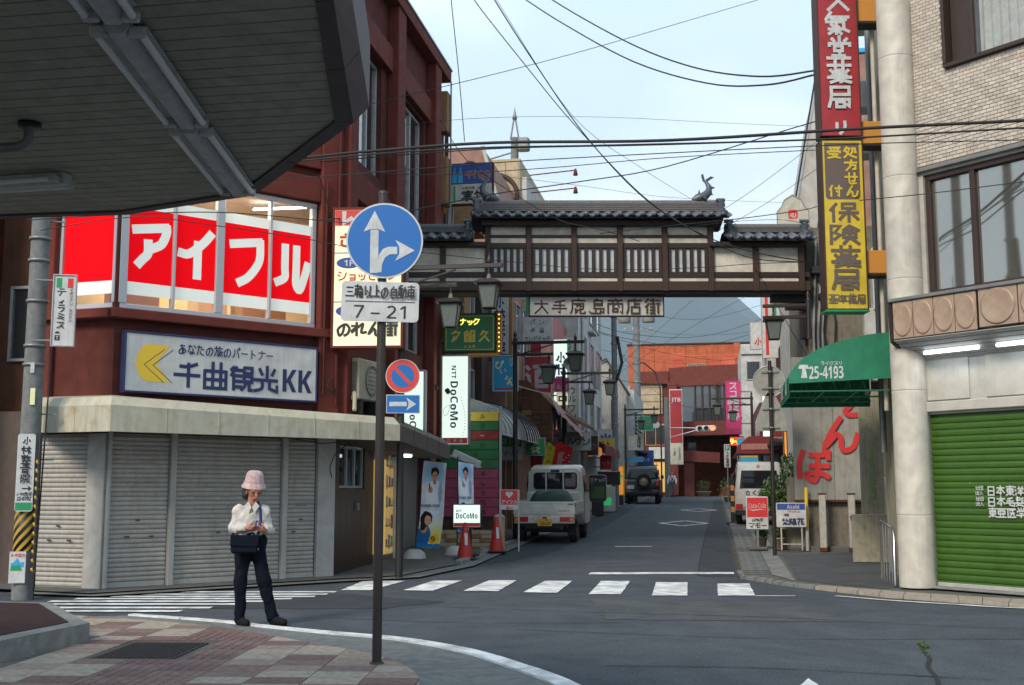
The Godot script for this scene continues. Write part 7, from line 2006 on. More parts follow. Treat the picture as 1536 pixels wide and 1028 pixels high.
func banner_print(full: bool) -> StandardMaterial3D:
	var w := 96
	var h := 320
	var im := Image.create(w, h, false, Image.FORMAT_RGB8)
	var n := FastNoiseLite.new()
	n.seed = 8 if full else 19
	n.frequency = 0.035
	n.fractal_octaves = 3
	var e := [[0.5, 0.13, 0.45, 0.12, 0.5, Color(0.55, 0.72, 0.86)], [0.56, 0.38, 0.40, 0.13, 0.10, Color(0.86, 0.88, 0.92)], [0.56, 0.27, 0.22, 0.06, 0.12, Color(0.84, 0.87, 0.92)], [0.80, 0.36, 0.10, 0.13, 0.3, Color(0.60, 0.66, 0.78)], [0.53, 0.215, 0.075, 0.05, 0.1, Color(0.62, 0.42, 0.33)], [0.52, 0.125, 0.175, 0.06, 0.08, Color(0.10, 0.07, 0.06)], [0.52, 0.165, 0.125, 0.055, 0.08, Color(0.78, 0.57, 0.46)], [0.47, 0.162, 0.03, 0.006, 0.3, Color(0.2, 0.13, 0.1)], [0.58, 0.162, 0.03, 0.006, 0.3, Color(0.2, 0.13, 0.1)], [0.52, 0.198, 0.04, 0.006, 0.3, Color(0.6, 0.28, 0.25)], [0.36, 0.33, 0.10, 0.035, 0.12, Color(0.72, 0.47, 0.37)], [0.33, 0.29, 0.03, 0.03, 0.12, Color(0.3, 0.1, 0.1)],
		[0.78, 0.72, 0.3, 0.09, 0.6, Color(0.80, 0.82, 0.80)], [0.75, 0.86, 0.4, 0.10, 0.6, Color(0.80, 0.80, 0.45)], [0.24, 0.87, 0.30, 0.13, 0.06, Color(0.06, 0.36, 0.62)], [0.24, 0.79, 0.13, 0.05, 0.1, Color(0.76, 0.53, 0.42)], [0.28, 0.67, 0.25, 0.085, 0.07, Color(0.09, 0.05, 0.05)], [0.18, 0.74, 0.13, 0.06, 0.1, Color(0.10, 0.06, 0.05)], [0.35, 0.685, 0.13, 0.058, 0.08, Color(0.84, 0.62, 0.52)], [0.40, 0.68, 0.025, 0.006, 0.3, Color(0.2, 0.12, 0.1)], [0.30, 0.68, 0.025, 0.006, 0.3, Color(0.2, 0.12, 0.1)], [0.37, 0.716, 0.035, 0.006, 0.3, Color(0.65, 0.25, 0.25)]]
	for y in h:
		for x in w:
			var u := (x + 0.5) / w
			var v := (y + 0.5) / h
			var g := n.get_noise_2d(x, y)
			var c := Color(0.80 + g * 0.1, 0.85 + g * 0.08, 0.90)
			for k in e:
				var d := Vector2((u - k[0] + g * 0.03) / k[2], (v - k[1] + g * 0.012) / k[3]).length()
				c = c.lerp(k[5], 1.0 - smoothstep(1.0 - k[4], 1.0 + k[4], d))
			if full and v > 0.955:
				c = Color(0.05, 0.42, 0.70)
			if full and Vector2((u - 0.72) / 0.20, (v - 0.90) / 0.062).length() < 1.0:
				c = Color(0.88, 0.70, 0.08)
			im.set_pixel(x, y, c)
	var m := StandardMaterial3D.new()
	m.resource_name = "banner_print"
	m.albedo_texture = ImageTexture.create_from_image(im)
	m.roughness = 0.85
	return m
func build_left_street_things() -> void:
	banner("slanting phone shop banner with two figures nearest the lamp post", -5.32, -21.5, 0.44, 1.62, 0.20, 0.16, 0.1, true)
	banner("narrower pale phone shop banner behind the lit stand sign", -4.80, -22.4, 0.30, 1.35, 0.45, 0.03, 0.45, false)
	cone("red cone under the lit phone shop stand sign", -4.60, -21.5, 0.66)
	cone("red cone under the small loan shop sign", -4.32, -23.2, 0.68)
	var b := sign_box("stand_sign", "lit white stand sign with dark letters and a red foot on the pavement", Vector3(-4.575, gy(-21.5) + 0.84, -21.55), Vector3(0.53, 0.44, 0.16), deg_to_rad(8), M.sign_lit_white, M.black_metal, "", 0.018)
	latin(b, "DoCoMo", -0.0, 0.0, 0.40, 0.10, M.navy, 0.066)
	latin(b, "NTT", -0.15, 0.09, 0.10, 0.04, M.ink, 0.066)
	patch(b, "red_foot", rect(-0.245, -0.20, 0.245, -0.13), M.red, 0.066)
	bx(b, "stem", M.black_metal, Vector3(0.05, -0.45, -0.14), Vector3(0.06, 0.55, 0.06), 0.01)
	bx(b, "foot", M.black_metal, Vector3(0.05, -0.72, -0.14), Vector3(0.35, 0.05, 0.3), 0.02)
	area_glow(b, Vector2(0.48, 0.40), 0.06, Vector3(0, 0, 0.10), Color(0.92, 1.0, 0.95))
	var a := thing("loan_shop_sign", "small red and white stand sign with a heart and an arrow beside the cones", "sign", Vector3(-4.08, gy(-23.3) + 0.05, -23.3), deg_to_rad(6))
	bx(a, "panel", M.traffic_white, Vector3(0, 1.03, 0), Vector3(0.36, 0.40, 0.02), 0.004)
	patch(a, "red_field", rect(-0.17, -0.10 + 1.03, 0.17, 0.19 + 1.03), M.red, 0.011)
	var ht := []
	for i in 21:
		var t := TAU * i / 20.0
		ht.append(Vector2(0.0049 * 16 * pow(sin(t), 3), 1.135 + 0.0046 * (13 * cos(t) - 5 * cos(2 * t) - 2 * cos(3 * t) - cos(4 * t))))
	ht.pop_back()
	patch(a, "heart", ht, M.traffic_white, 0.0135)
	text(a, "アイフル", 0, 0.985, 0.082, M.traffic_white, 0.0135, 0.16)
	text(a, "←", 0, 0.87, 0.16, M.red, 0.011, 0.10)
	for x in [-0.19, 0.19]:
		bx(a, "leg", M.post_white, Vector3(x, 0.61, -0.01), Vector3(0.03, 1.22, 0.03), 0.004)
	var fs := thing("folded_shade", "small grey folded shop shade hanging over the banners", "awning", Vector3(-5.1, 1.75, -23.0))
	part(fs, "canvas", box_mesh(Vector3(0.62, 0.16, 0.10), 0.03), M.awning_white, turned(0.2, 0.27, 0, 0, 0, -0.42))
	part(fs, "bar", tube_mesh([Vector3(-0.9, 0.62, 0), Vector3(0.5, 0.10, 0)], 0.02, 6), M.awning_white)
	var ac := thing("air_conditioner", "white outdoor air conditioner on a bracket above the cream awning", "air conditioner", Vector3(-5.80, 2.86, -18.72), deg_to_rad(82))
	bx(ac, "case", M.cream_metal, Vector3(0, 0.36, 0), Vector3(0.80, 0.68, 0.30), 0.02)
	part(ac, "fan_ring", lathe_mesh([Vector2(0.25, 0.0), Vector2(0.26, 0.012), Vector2(0.24, 0.02), Vector2(0.23, 0.0)], 28), M.steel_grey, Transform3D(Basis(Vector3.RIGHT, PI / 2), Vector3(0.10, 0.36, 0.15)))
	for k in 7:
		bx(ac, "grille_bar", M.steel_grey, Vector3(0.10, 0.15 + k * 0.07, 0.165), Vector3(0.46 - absf(k - 3) * 0.05, 0.008, 0.008), 0.002)
	for k in 14:
		bx(ac, "coil_fin", M.black_metal, Vector3(-0.402, 0.36, -0.12 + k * 0.018), Vector3(0.008, 0.56, 0.006), 0.001)
	bx(ac, "leg", M.black_metal, Vector3(-0.28, -0.10, 0), Vector3(0.06, 0.24, 0.34), 0.01)
	bx(ac, "leg", M.black_metal, Vector3(0.28, -0.10, 0), Vector3(0.06, 0.24, 0.34), 0.01)
	part(ac, "hose", tube_mesh([Vector3(-0.5, 0.02, 0.1), Vector3(-0.62, 0.10, 0.18), Vector3(-0.75, 0.06, 0.25), Vector3(-0.86, -0.2, 0.3)], 0.035, 8), M.panel_cream)
	for f in [["yellow_flag", "yellow shop flag leaning behind the truck cab", -4.62, M.yellow_cloth], ["red_flag", "red shop flag with a white print leaning behind the truck cab", -4.36, M.red_cloth]]:
		var fl := thing(f[0], f[1], "flag", Vector3(f[2], gy(-31.0) + 0.05, -31.0), 0.1, "shop flags behind the truck")
		part(fl, "pole", tube_mesh([Vector3(-0.1, 0, 0), Vector3(0.26, 2.55, 0)], 0.012, 6), M.black_metal)
		var st := begin()
		st.set_smooth_group(1)
		for i in 6:
			for j in 8:
				var q := []
				for e in [[i, j], [i + 1, j], [i + 1, j + 1], [i, j + 1]]:
					var uu: float = e[0] / 6.0
					var vv: float = e[1] / 8.0
					q.append(Vector3(0.02 + uu * (0.42 if f[3] == M.red_cloth else 0.25) + vv * 0.20, 1.35 + vv * 0.95 - uu * 0.18 + 0.06 * vv, 0.04 * sin(uu * 4 + vv * 3)))
				face(st, q, Vector3.BACK)
		part(fl, "cloth", done(st), f[3])
		if f[3] == M.red_cloth:
			patch(fl, "print", round_rect(0.13, 0.45, 0.06), M.awning_pink, 0.055, 0.002, turned(0.30, 1.85, 0, 0, 0, -0.16))
			for k in 10:
				patch(fl, "print_dot", circle(0.015, 8, 0.40 + 0.07 * (k % 3), 1.5 + 0.06 * k), M.traffic_white, 0.058)
		else:
			text(fl, "ラーメン大", 0.24, 1.85, 0.15, M.ink, 0.05, 0.11, true, 0.9, 1.05, 0.16)
	var sn := thing("snack_board", "rounded black snack bar board on a stand past the truck", "sign", Vector3(-4.14, gy(-42) + 0.01, -42.0), 0.1)
	part(sn, "panel", prism_mesh(round_rect(0.60, 0.92, 0.10), -0.05, 0.05), M.black_metal, at(0, 0.98, 0))
	part(sn, "rim", prism_mesh(round_rect(0.66, 0.98, 0.12), -0.04, 0.03), M.alu, at(0, 0.98, 0))
	text(sn, "スナック", 0, 1.28, 0.14, M.traffic_white, 0.051, 0.15)
	patch(sn, "picture", rect(-0.24, 0.62, 0.24, 1.05), M.leaf_b, 0.051)
	bx(sn, "stand", M.black_metal, Vector3(0, 0.27, 0), Vector3(0.42, 0.54, 0.35), 0.03)
	var lb := thing("lamp_box_sign", "brown light box sign with small green lamps on its end past the snack board", "sign", Vector3(-4.08, gy(-46) + 0.01, -46.0))
	bx(lb, "box", M.brown_tile, Vector3(0, 1.30, 0), Vector3(0.88, 0.50, 0.22), 0.02)
	bx(lb, "rim", M.alu, Vector3(0, 1.56, 0), Vector3(0.92, 0.03, 0.26), 0.006)
	for k in 4:
		bx(lb, "green_lamp", M.lit_green, Vector3(0.46, 1.13 + k * 0.11, 0.08), Vector3(0.05, 0.07, 0.10), 0.01)
	bx(lb, "post", M.steel_grey, Vector3(-0.3, 0.53, 0), Vector3(0.05, 1.06, 0.05), 0.006)
	bx(lb, "post", M.steel_grey, Vector3(0.3, 0.53, 0), Vector3(0.05, 1.06, 0.05), 0.006)
	var ab := thing("menu_board", "folding menu board with bright green and yellow prints beside the light box", "sign", Vector3(-4.02, gy(-45) + 0.01, -45.0))
	bx(ab, "panel", M.sign_grey, Vector3(0, 0.52, 0), Vector3(0.5, 0.95, 0.04), 0.01, Basis(Vector3.RIGHT, -0.14))
	bx(ab, "panel", M.sign_grey, Vector3(0, 0.52, -0.25), Vector3(0.5, 0.95, 0.04), 0.01, Basis(Vector3.RIGHT, 0.14))
	bx(ab, "print", M.lit_green, Vector3(-0.05, 0.42, 0.045), Vector3(0.32, 0.3, 0.01), 0.0, Basis(Vector3.RIGHT, -0.14))
	bx(ab, "print", M.yellow, Vector3(-0.1, 0.78, 0.0), Vector3(0.2, 0.12, 0.01), 0.0, Basis(Vector3.RIGHT, -0.14))
	var ys := sign_box("yellow_lit_sign", "narrow yellow lit sign standing behind the dark off road car", Vector3(-4.25, gy(-54) + 1.15, -53.5), Vector3(0.42, 1.35, 0.14), 0, M.lit_orange, M.yellow, "", 0.05)
	bx(ys, "foot", M.black_metal, Vector3(0, -0.86, 0), Vector3(0.3, 0.5, 0.12), 0.02)
	text(ys, "小", 0, 0.2, 0.3, M.traffic_white, 0.056, 0.2)
	for l in [[-4.75, 2.35, "left of the two small orange paper lanterns under the red awning"], [-4.42, 2.35, "right of the two small orange paper lanterns under the red awning"]]:
		var la := thing("paper_lantern", l[2], "lantern", Vector3(l[0], l[1] + gy(-45.0), -45.4), 0, "orange lanterns under the red awning")
		part(la, "shade", lathe_mesh([Vector2(0.06, -0.17), Vector2(0.12, -0.12), Vector2(0.13, 0), Vector2(0.12, 0.12), Vector2(0.06, 0.17)], 12), M.lit_orange)
		part(la, "cap", lathe_mesh([Vector2(0.065, 0.165), Vector2(0.065, 0.2), Vector2(0, 0.2)], 10), M.black_metal)
	planter("small flower pot with yellow blooms by the light box", Vector3(-4.15, gy(-48), -47.6), 0.16, 0.26, 0.22, M.leaf_c, 31)
func planter(label: String, p: Vector3, r: float, h: float, spread: float, m: Material, sd: int) -> void:
	var o := thing("potted_plant", label, "plant", p, 0.0, "potted plants along the street")
	part(o, "pot", lathe_mesh([Vector2(0, 0), Vector2(r * 0.72, 0), Vector2(r, h), Vector2(r * 1.06, h), Vector2(r * 1.06, h - 0.03), Vector2(r * 0.9, h - 0.02), Vector2(0, h - 0.03)], 16), M.pot)
	leafy(o, "foliage", Vector3(0, h + spread * 0.75, 0), Vector3(spread, spread * 0.9, spread), 260, 0.05, m, sd)
	var st := begin()
	for k in 4:
		add_tube(st, [Vector3(0, h - 0.02, 0), Vector3(cos(k * 1.7) * spread * 0.5, h + spread, sin(k * 1.7) * spread * 0.5)], 0.008, 5)
	part(o, "stems", done(st), M.wood_brown)
func build_right_signs() -> void:
	var y := deg_to_rad(9.8)
	var r := sign_box("red_pharmacy_sign", "upper red half of the tall pharmacy sign with white characters", Vector3(2.01, 8.22, -18.12), Vector3(0.64, 2.84, 0.30), y, M.sign_red, M.wood_brown, "", 0.022)
	text(r, "の天氣堂薬局", 0.0, 0.20, 0.392, M.traffic_white, 0.136, 0.13, true, 1.0, 1.0)
	text(r, "リ", 0.0, -1.27, 0.24, M.traffic_white, 0.136, 0.2)
	var ye := sign_box("yellow_pharmacy_sign", "lower yellow half of the tall pharmacy sign with taupe characters", Vector3(2.01, 5.43, -18.12), Vector3(0.65, 2.66, 0.30), y, M.yellow_sign, M.wood_brown, "", 0.022)
	var z := 0.136
	patch(ye, "taupe_field", [Vector2(-0.27, 0.42), Vector2(-0.24, 0.38), Vector2(0.23, 0.38), Vector2(0.26, 0.42), Vector2(0.26, 1.27), Vector2(-0.27, 1.27)], M.sign_taupe, z)
	text(ye, "処方せん", 0.125, 0.82, 0.205, M.yellow_sign, z + 0.002, 0.15, true, 1.0, 1.0)
	text(ye, "受", -0.125, 1.12, 0.205, M.yellow_sign, z + 0.002, 0.15)
	text(ye, "付", -0.115, 0.52, 0.205, M.yellow_sign, z + 0.002, 0.15)
	text(ye, "保険薬局", 0.0, -0.33, 0.345, M.sign_taupe, z, 0.14, true, 1.35, 1.0)
	text(ye, "基準薬局", 0.0, -1.155, 0.155, M.sign_taupe, z, 0.12, false, 0.92, 1.0)
	bx(ye, "foot_strip", M.green_sign, Vector3(0, -1.345, 0), Vector3(0.66, 0.03, 0.32), 0.004)
	for h in [[8.85, r], [6.88, r], [4.85, ye]]:
		put(h[1], "bracket", box_mesh(Vector3(0.42, 0.36, 0.26), 0.01), M.amber_frame, turned(2.50, h[0], -18.25, y))
		put(h[1], "bracket_foot", box_mesh(Vector3(0.44, 0.04, 0.28), 0.006), M.wood_dark, turned(2.50, h[0] - 0.20, -18.25, y))
	var a := thing("green_awning", "bright green fabric awning with a white telephone number beside the white column", "awning", Vector3(2.6, 0, -18.2))
	var prof := [Vector2(2.62, 3.75), Vector2(2.30, 3.72), Vector2(1.95, 3.65), Vector2(1.60, 3.53), Vector2(1.36, 3.39), Vector2(1.22, 3.25), Vector2(1.14, 3.10), Vector2(1.14, 2.80)]
	var st := begin()
	for i in prof.size() - 1:
		st.set_smooth_group(1 if i < 6 else -1)
		face(st, [Vector3(prof[i].x, prof[i].y, -18.0), Vector3(prof[i + 1].x, prof[i + 1].y, -18.0), Vector3(prof[i + 1].x, prof[i + 1].y, -20.4), Vector3(prof[i].x, prof[i].y, -20.4)], Vector3(-0.5, 0.8, 0))
	put(a, "canvas", done(st), M.awning_green, Transform3D.IDENTITY)
	var e := PackedVector2Array(prof)
	e.append(Vector2(2.62, 2.80))
	for zz in [-18.0, -20.4]:
		var q := begin()
		if zz > -19.0:
			e[-1] = Vector2(2.62, 3.06)
			e[-2] = Vector2(1.14, 3.0)
		else:
			e[-1] = Vector2(2.62, 2.80)
			e[-2] = Vector2(1.14, 2.80)
		add_prism(q, e, zz - 0.004, zz + 0.004)
		put(a, "end_panel", done(q), M.awning_green, Transform3D.IDENTITY)
	var fr := begin()
	for zz in [-18.03, -19.2, -20.37]:
		add_tube(fr, [Vector3(1.16, 2.88, zz), Vector3(2.6, 2.88, zz)], 0.015, 6)
		add_tube(fr, [Vector3(1.18, 3.12, zz), Vector3(1.36, 3.32, zz), Vector3(1.96, 3.57, zz), Vector3(2.6, 3.72, zz)], 0.015, 6)
	for xx in [1.16, 1.65, 2.15]:
		add_tube(fr, [Vector3(xx, 2.88, -18.03), Vector3(xx, 2.88, -20.37)], 0.014, 6)
	for k in 6:
		add_tube(fr, [Vector3(1.18 + k * 0.24, 2.88, -20.35), Vector3(1.30 + k * 0.24, 3.25, -20.35)], 0.012, 6)
		add_tube(fr, [Vector3(1.42 + k * 0.24, 2.88, -20.35), Vector3(1.30 + k * 0.24, 3.25, -20.35)], 0.012, 6)
	put(a, "frame", done(fr), M.green_deep, Transform3D.IDENTITY)
	var hold := put(a, "number_print", box_mesh(Vector3(0.01, 0.01, 0.002), 0.0), M.traffic_white, at(1.72, 3.14, -17.994))
	latin(hold, "25-4193", -0.03, 0.02, 0.50, 0.19, M.traffic_white, 0.0)
	patch(hold, "phone_mark", [Vector2(-0.40, -0.06), Vector2(-0.31, -0.06), Vector2(-0.33, 0.08), Vector2(-0.28, 0.08), Vector2(-0.30, 0.14), Vector2(-0.42, 0.14), Vector2(-0.44, 0.08), Vector2(-0.38, 0.08)], M.traffic_white, 0.002)
	text(hold, "ライクスリ", 0.05, 0.16, 0.065, M.traffic_white, 0.0, 0.13)
	var front := put(a, "shop_print", box_mesh(Vector3(0.01, 0.01, 0.002), 0.0), M.traffic_white, turned(1.136, 2.99, -19.2, -PI / 2))
	text(front, "薬局", 0.6, 0.0, 0.24, M.traffic_white, 0.0, 0.15)
	text(front, "お天氣堂", -0.5, 0.0, 0.24, M.traffic_white, 0.0, 0.15)
	put(a, "lamp_ball", lathe_mesh([Vector2(0, -0.06), Vector2(0.05, -0.03), Vector2(0.06, 0.02), Vector2(0.03, 0.06), Vector2(0, 0.06)], 12), M.steel_grey, at(2.35, 2.9, -18.6))
	var t := thing("restaurant_board", "large grey metal board with tumbling red hiragana in the yard behind the green awning", "sign", Vector3(2.37, 1.2, -24.45))
	part(t, "panel", box_mesh(Vector3(0.80, 2.9, 0.10), 0.01), M.board_grey, turned(-0.38, 1.45, 0.02, 0.06))
	part(t, "panel", box_mesh(Vector3(0.78, 2.9, 0.10), 0.01), M.board_grey, turned(0.40, 1.45, 0.02, -0.10))
	text(t, "ん", 0.12, 1.36, 0.82, M.red, 0.098, 0.13, false, 1.0)
	text(t, "ぼ", -0.42, 0.72, 0.74, M.red, 0.098, 0.14, false, 0.95)
	text(t, "と", 0.46, 1.98, 0.78, M.red, 0.098, 0.13)
	bx(t, "bottom_rail", M.rust, Vector3(0, -0.02, 0.02), Vector3(1.56, 0.04, 0.13), 0.006)
	var pk := sign_box("pink_bar_sign", "pink vertical bar sign with white characters on the right near the signal", Vector3(0.88, 4.98, -52.0), Vector3(0.66, 2.35, 0.16), 0, M.magenta, M.magenta, "", 0.04)
	text(pk, "スコ", 0.0, 0.80, 0.36, M.traffic_white, 0.066, 0.13, true)
	text(pk, "粋恋", 0.0, -0.05, 0.50, M.awning_white, 0.066, 0.16, true)
	latin(pk, "Sui-ren", 0, -0.85, 0.4, 0.12, M.awning_pink, 0.066)
	bx(pk, "bracket", M.steel_grey, Vector3(0.5, 0.7, 0), Vector3(0.5, 0.06, 0.06), 0.01)
	bx(pk, "bracket", M.steel_grey, Vector3(0.5, -0.7, 0), Vector3(0.5, 0.06, 0.06), 0.01)
	var ra := sign_box("noodle_light_sign", "small red and yellow lit noodle shop sign under the pink bar sign", Vector3(0.98, 3.50, -51.8), Vector3(0.62, 0.42, 0.14), 0, M.led_red, M.black_metal, "", 0.03)
	text(ra, "ラーメン", 0, 0, 0.22, M.led_yellow, 0.056, 0.22, false, 0.62)
	bx(ra, "bracket", M.steel_grey, Vector3(0.6, 0.0, 0), Vector3(0.7, 0.05, 0.05), 0.01)
	var p := thing("parking_sign", "narrow white parking sign with a green square on a thin post", "sign", Vector3(0.66, gy(-60), -60.0))
	bx(p, "post", M.steel_grey, Vector3(0, 1.4, -0.04), Vector3(0.06, 2.8, 0.06), 0.008)
	bx(p, "panel", M.sign_white, Vector3(0, 2.35, 0), Vector3(0.32, 1.16, 0.05), 0.01)
	patch(p, "green_square", rect(-0.12, 2.62, 0.12, 2.88), M.green_sign, 0.026)
	latin(p, "P", 0, 2.75, 0.12, 0.18, M.traffic_white, 0.028)
	text(p, "大手駐車場", 0, 2.20, 0.155, M.ink, 0.026, 0.13, true)
	var rt := thing("faces_sign", "pale round topped roof sign with a red seal behind the gate's right end", "sign", Vector3(1.98, 7.35, -28.0))
	var ol := [Vector2(-0.24, -0.6), Vector2(0.24, -0.6), Vector2(0.24, 0.42), Vector2(0.17, 0.50), Vector2(0.13, 0.60), Vector2(0.0, 0.68), Vector2(-0.13, 0.60), Vector2(-0.17, 0.50), Vector2(-0.24, 0.42)]
	var ob := []
	for v in ol:
		ob.append(v * 1.5)
	part(rt, "panel", prism_mesh(ob, -0.05, 0.05), M.sign_cream)
	var o2 := []
	for v in ol:
		o2.append(v * 1.58)
	part(rt, "rim", prism_mesh(o2, -0.045, 0.035), M.steel_grey)
	patch(rt, "seal", round_rect(0.22, 0.22, 0.05), M.red, 0.051, 0.002, at(0, 0.58, 0))
	text(rt, "心", 0, 0.58, 0.15, M.traffic_white, 0.053, 0.14)
	for s in [-0.18, 0.2]:
		patch(rt, "print_hair", circle(0.12, 16, s, 0.20), M.hair, 0.051)
		patch(rt, "print_face", circle(0.095, 16, s, 0.15), M.tile_cream, 0.0535)
	flat_sign("white_green_sign", "small white and green sign high on the right under the gate", 1.62, 6.85, -42.0, 0.55, 1.0, M.sign_white, "小", M.red, 0.3, -0.2)
	flat_sign("striped_sign", "tall white sign with green and red stripes beside the gate's post", 1.98, 7.0, -39.0, 0.7, 2.6, M.sign_white, "", M.red, 0.3, 0.0)
	var ss: Node3D = get_child(get_child_count() - 1)
	patch(ss, "red_stripe", rect(-0.22, -1.2, -0.12, 1.2), M.red, 0.031)
	patch(ss, "green_stripe", rect(0.05, 0.1, 0.15, 1.2), M.green_sign, 0.031)
	flat_sign("script_sign", "tall lit white sign with navy script behind the round sign back", 1.75, 3.95, -38.0, 0.42, 1.75, M.sign_lit_white, "くし", M.ink_blue, 0.4, 0.0)
	flat_sign("red_striped_sign", "dark red slanting board beside the tall lit script sign", 2.0, 3.75, -37.0, 0.45, 1.5, M.awning_red, "", M.ink, 0.3, 0.0)
	flat_sign("blue_wall_board", "bright blue board low on the right behind the noodle sign", 1.22, 2.75, -44.0, 0.75, 1.1, M.sky_blue_sign, "", M.yellow, 0.3, 0.0)
	patch(get_child(get_child_count() - 1), "yellow_band", rect(-0.35, -0.15, 0.35, 0.05), M.gold, 0.031)
	var ol2 := sign_box("amber_door_lamp", "narrow amber lamp glowing at a doorway past the board", Vector3(1.62, 2.45, -27.5), Vector3(0.09, 0.6, 0.09), 0, M.lit_orange, M.wood_brown, "", 0.02)
func build_right_street_things() -> void:
	var s := thing("sign_backs", "grey backs of a round and a triangular traffic sign on a brown pole", "traffic sign", Vector3(1.10, gy(-23) + 0.05, -23.0))
	part(s, "pole", pole_mesh(3.72, 0.038, 0.036, 14), M.dark_brown_metal)
	part(s, "round_sign", prism_mesh(circle(0.30, 40), -0.012, 0.0), M.sign_back, at(-0.02, 3.32, -0.05))
	part(s, "rolled_rim", tube_mesh(ring_points(0.30, 0), 0.010, 6), M.alu_bright, at(-0.02, 3.32, -0.045))
	part(s, "triangle_sign", prism_mesh([Vector2(-0.30, -0.36), Vector2(-0.27, -0.38), Vector2(0.27, -0.38), Vector2(0.30, -0.36), Vector2(0.30, -0.12), Vector2(0.10, 0.30), Vector2(0.05, 0.36), Vector2(-0.05, 0.36), Vector2(-0.10, 0.30), Vector2(-0.30, -0.20)], -0.012, 0.0), M.sign_back, at(0.0, 2.74, -0.05))
	for y in [3.5, 3.18, 2.78, 2.42]:
		bx(s, "clamp_bar", M.steel_grey, Vector3(0, y, -0.035), Vector3(0.32, 0.03, 0.02), 0.004)
		part(s, "clamp", lathe_mesh([Vector2(0.04, -0.02), Vector2(0.05, -0.02), Vector2(0.05, 0.02), Vector2(0.04, 0.02)], 14), M.steel_grey, at(0, y, 0))
	var c := thing("cola_stand_sign", "red and white cafe stand sign with a white script on the kerb", "sign", Vector3(0.83, gy(-24.2) + 0.06, -24.2), 0.05)
	bx(c, "panel", M.sign_white, Vector3(0, 0.73, 0), Vector3(0.44, 0.66, 0.10), 0.015)
	patch(c, "red_field", rect(-0.20, -0.08 + 0.73, 0.20, 0.31 + 0.73), M.red, 0.051)
	latin(c, "Coca-Cola", 0.0, 0.88, 0.34, 0.10, M.traffic_white, 0.053, false, true, 0.03)
	patch(c, "swash", [Vector2(-0.19, 0.80), Vector2(-0.08, 0.775), Vector2(0.06, 0.80), Vector2(0.19, 0.79), Vector2(0.06, 0.815), Vector2(-0.08, 0.795)], M.traffic_white, 0.053)
	text(c, "純喫茶", 0, 0.595, 0.075, M.ink, 0.051, 0.11)
	text(c, "マモー", 0, 0.49, 0.13, M.ink, 0.051, 0.13, false, 1.0, 0.95)
	bx(c, "stand", M.steel_grey, Vector3(0, 0.20, 0), Vector3(0.05, 0.40, 0.05), 0.006)
	bx(c, "foot", M.concrete_dark, Vector3(0, 0.03, 0), Vector3(0.36, 0.06, 0.28), 0.015)
	var a := thing("beer_stand_sign", "white stand sign with a blue top and navy characters on two legs", "sign", Vector3(1.49, gy(-24.2) + 0.06, -24.1), -0.03)
	part(a, "panel", prism_mesh(round_rect(0.58, 0.48, 0.03), -0.03, 0.03), M.sign_white, at(0, 0.70, 0))
	patch(a, "blue_field", rect(-0.27, 0.80, 0.27, 0.92), M.ink_blue, 0.031)
	latin(a, "Asahi", 0.04, 0.862, 0.24, 0.085, M.traffic_white, 0.033)
	text(a, "アサヒビール", 0.05, 0.765, 0.04, M.red, 0.031, 0.16)
	text(a, "居酒屋", -0.12, 0.70, 0.05, M.ink, 0.031, 0.16)
	text(a, "紫陽花", 0.03, 0.57, 0.14, M.navy, 0.031, 0.16, false, 0.98, 1.05)
	for x in [-0.2, 0.2]:
		bx(a, "leg", M.post_white, Vector3(x, 0.24, 0), Vector3(0.03, 0.48, 0.03), 0.004)
	bx(a, "crossbar", M.post_white, Vector3(0, 0.12, 0), Vector3(0.42, 0.025, 0.025), 0.004)
	for p in [[2.10, "left of the two rusty white posts under the grey board", 0.0], [2.66, "right of the two rusty white posts under the grey board", 0.05]]:
		var o := thing("board_post", p[1], "post", Vector3(p[0], gy(-24.1) + 0.05, -24.1), 0.0, "white posts under the grey board")
		bx(o, "shaft", M.post_white, Vector3(0, 0.56, 0), Vector3(0.13, 1.12, 0.13), 0.012)
		bx(o, "rusty_foot", M.rust, Vector3(0, 0.035, 0), Vector3(0.137, 0.09, 0.137), 0.008)
		bx(o, "head", M.rust, Vector3(0, 1.13, 0), Vector3(0.16, 0.03, 0.16), 0.006)
		if p[2] > 0:
			bx(o, "rust_patch", M.rust, Vector3(0.0, 0.62, 0.067), Vector3(0.05, 0.16, 0.004), 0.0, Basis(Vector3.BACK, 0.3))
	var ypost := thing("yellow_post", "thin yellow post with a pale foot beside the rusty posts", "post", Vector3(1.80, gy(-24.2) + 0.05, -24.2))
	part(ypost, "shaft", pole_mesh(1.25, 0.035, 0.035, 10), M.yellow, at(0, 0.0, 0))
	part(ypost, "sleeve", pole_mesh(0.45, 0.037, 0.037, 10), M.post_white)
	var sp := thing("short_post", "short leaning cream post at the corner of the cream hoarding", "post", Vector3(2.98, gy(-23.6) + 0.05, -23.6))
	part(sp, "shaft", pole_mesh(0.85, 0.045, 0.045, 10), M.panel_cream, turned(0, 0, 0, 0, 0, 0.03))
	var lw := thing("yard_wall", "stained concrete wall at the back of the yard", "wall", Vector3(2.4, gy(-24.5), -24.6))
	bx(lw, "wall", M.concrete_wall, Vector3(0.2, 0.75, 0), Vector3(2.3, 1.5, 0.2), 0.02)
	bx(lw, "base", M.concrete_dark, Vector3(0.2, 0.06, 0.2), Vector3(2.3, 0.14, 0.3), 0.02)
	bx(lw, "buttress", M.concrete_wall, Vector3(-0.75, 0.5, 0.12), Vector3(0.3, 1.0, 0.18), 0.02)
	var cp := thing("metal_hoarding", "tall cream metal hoarding with faint green lettering beside the column", "hoarding", Vector3(2.44, gy(-21.6) + 0.05, -21.6), 0.0)
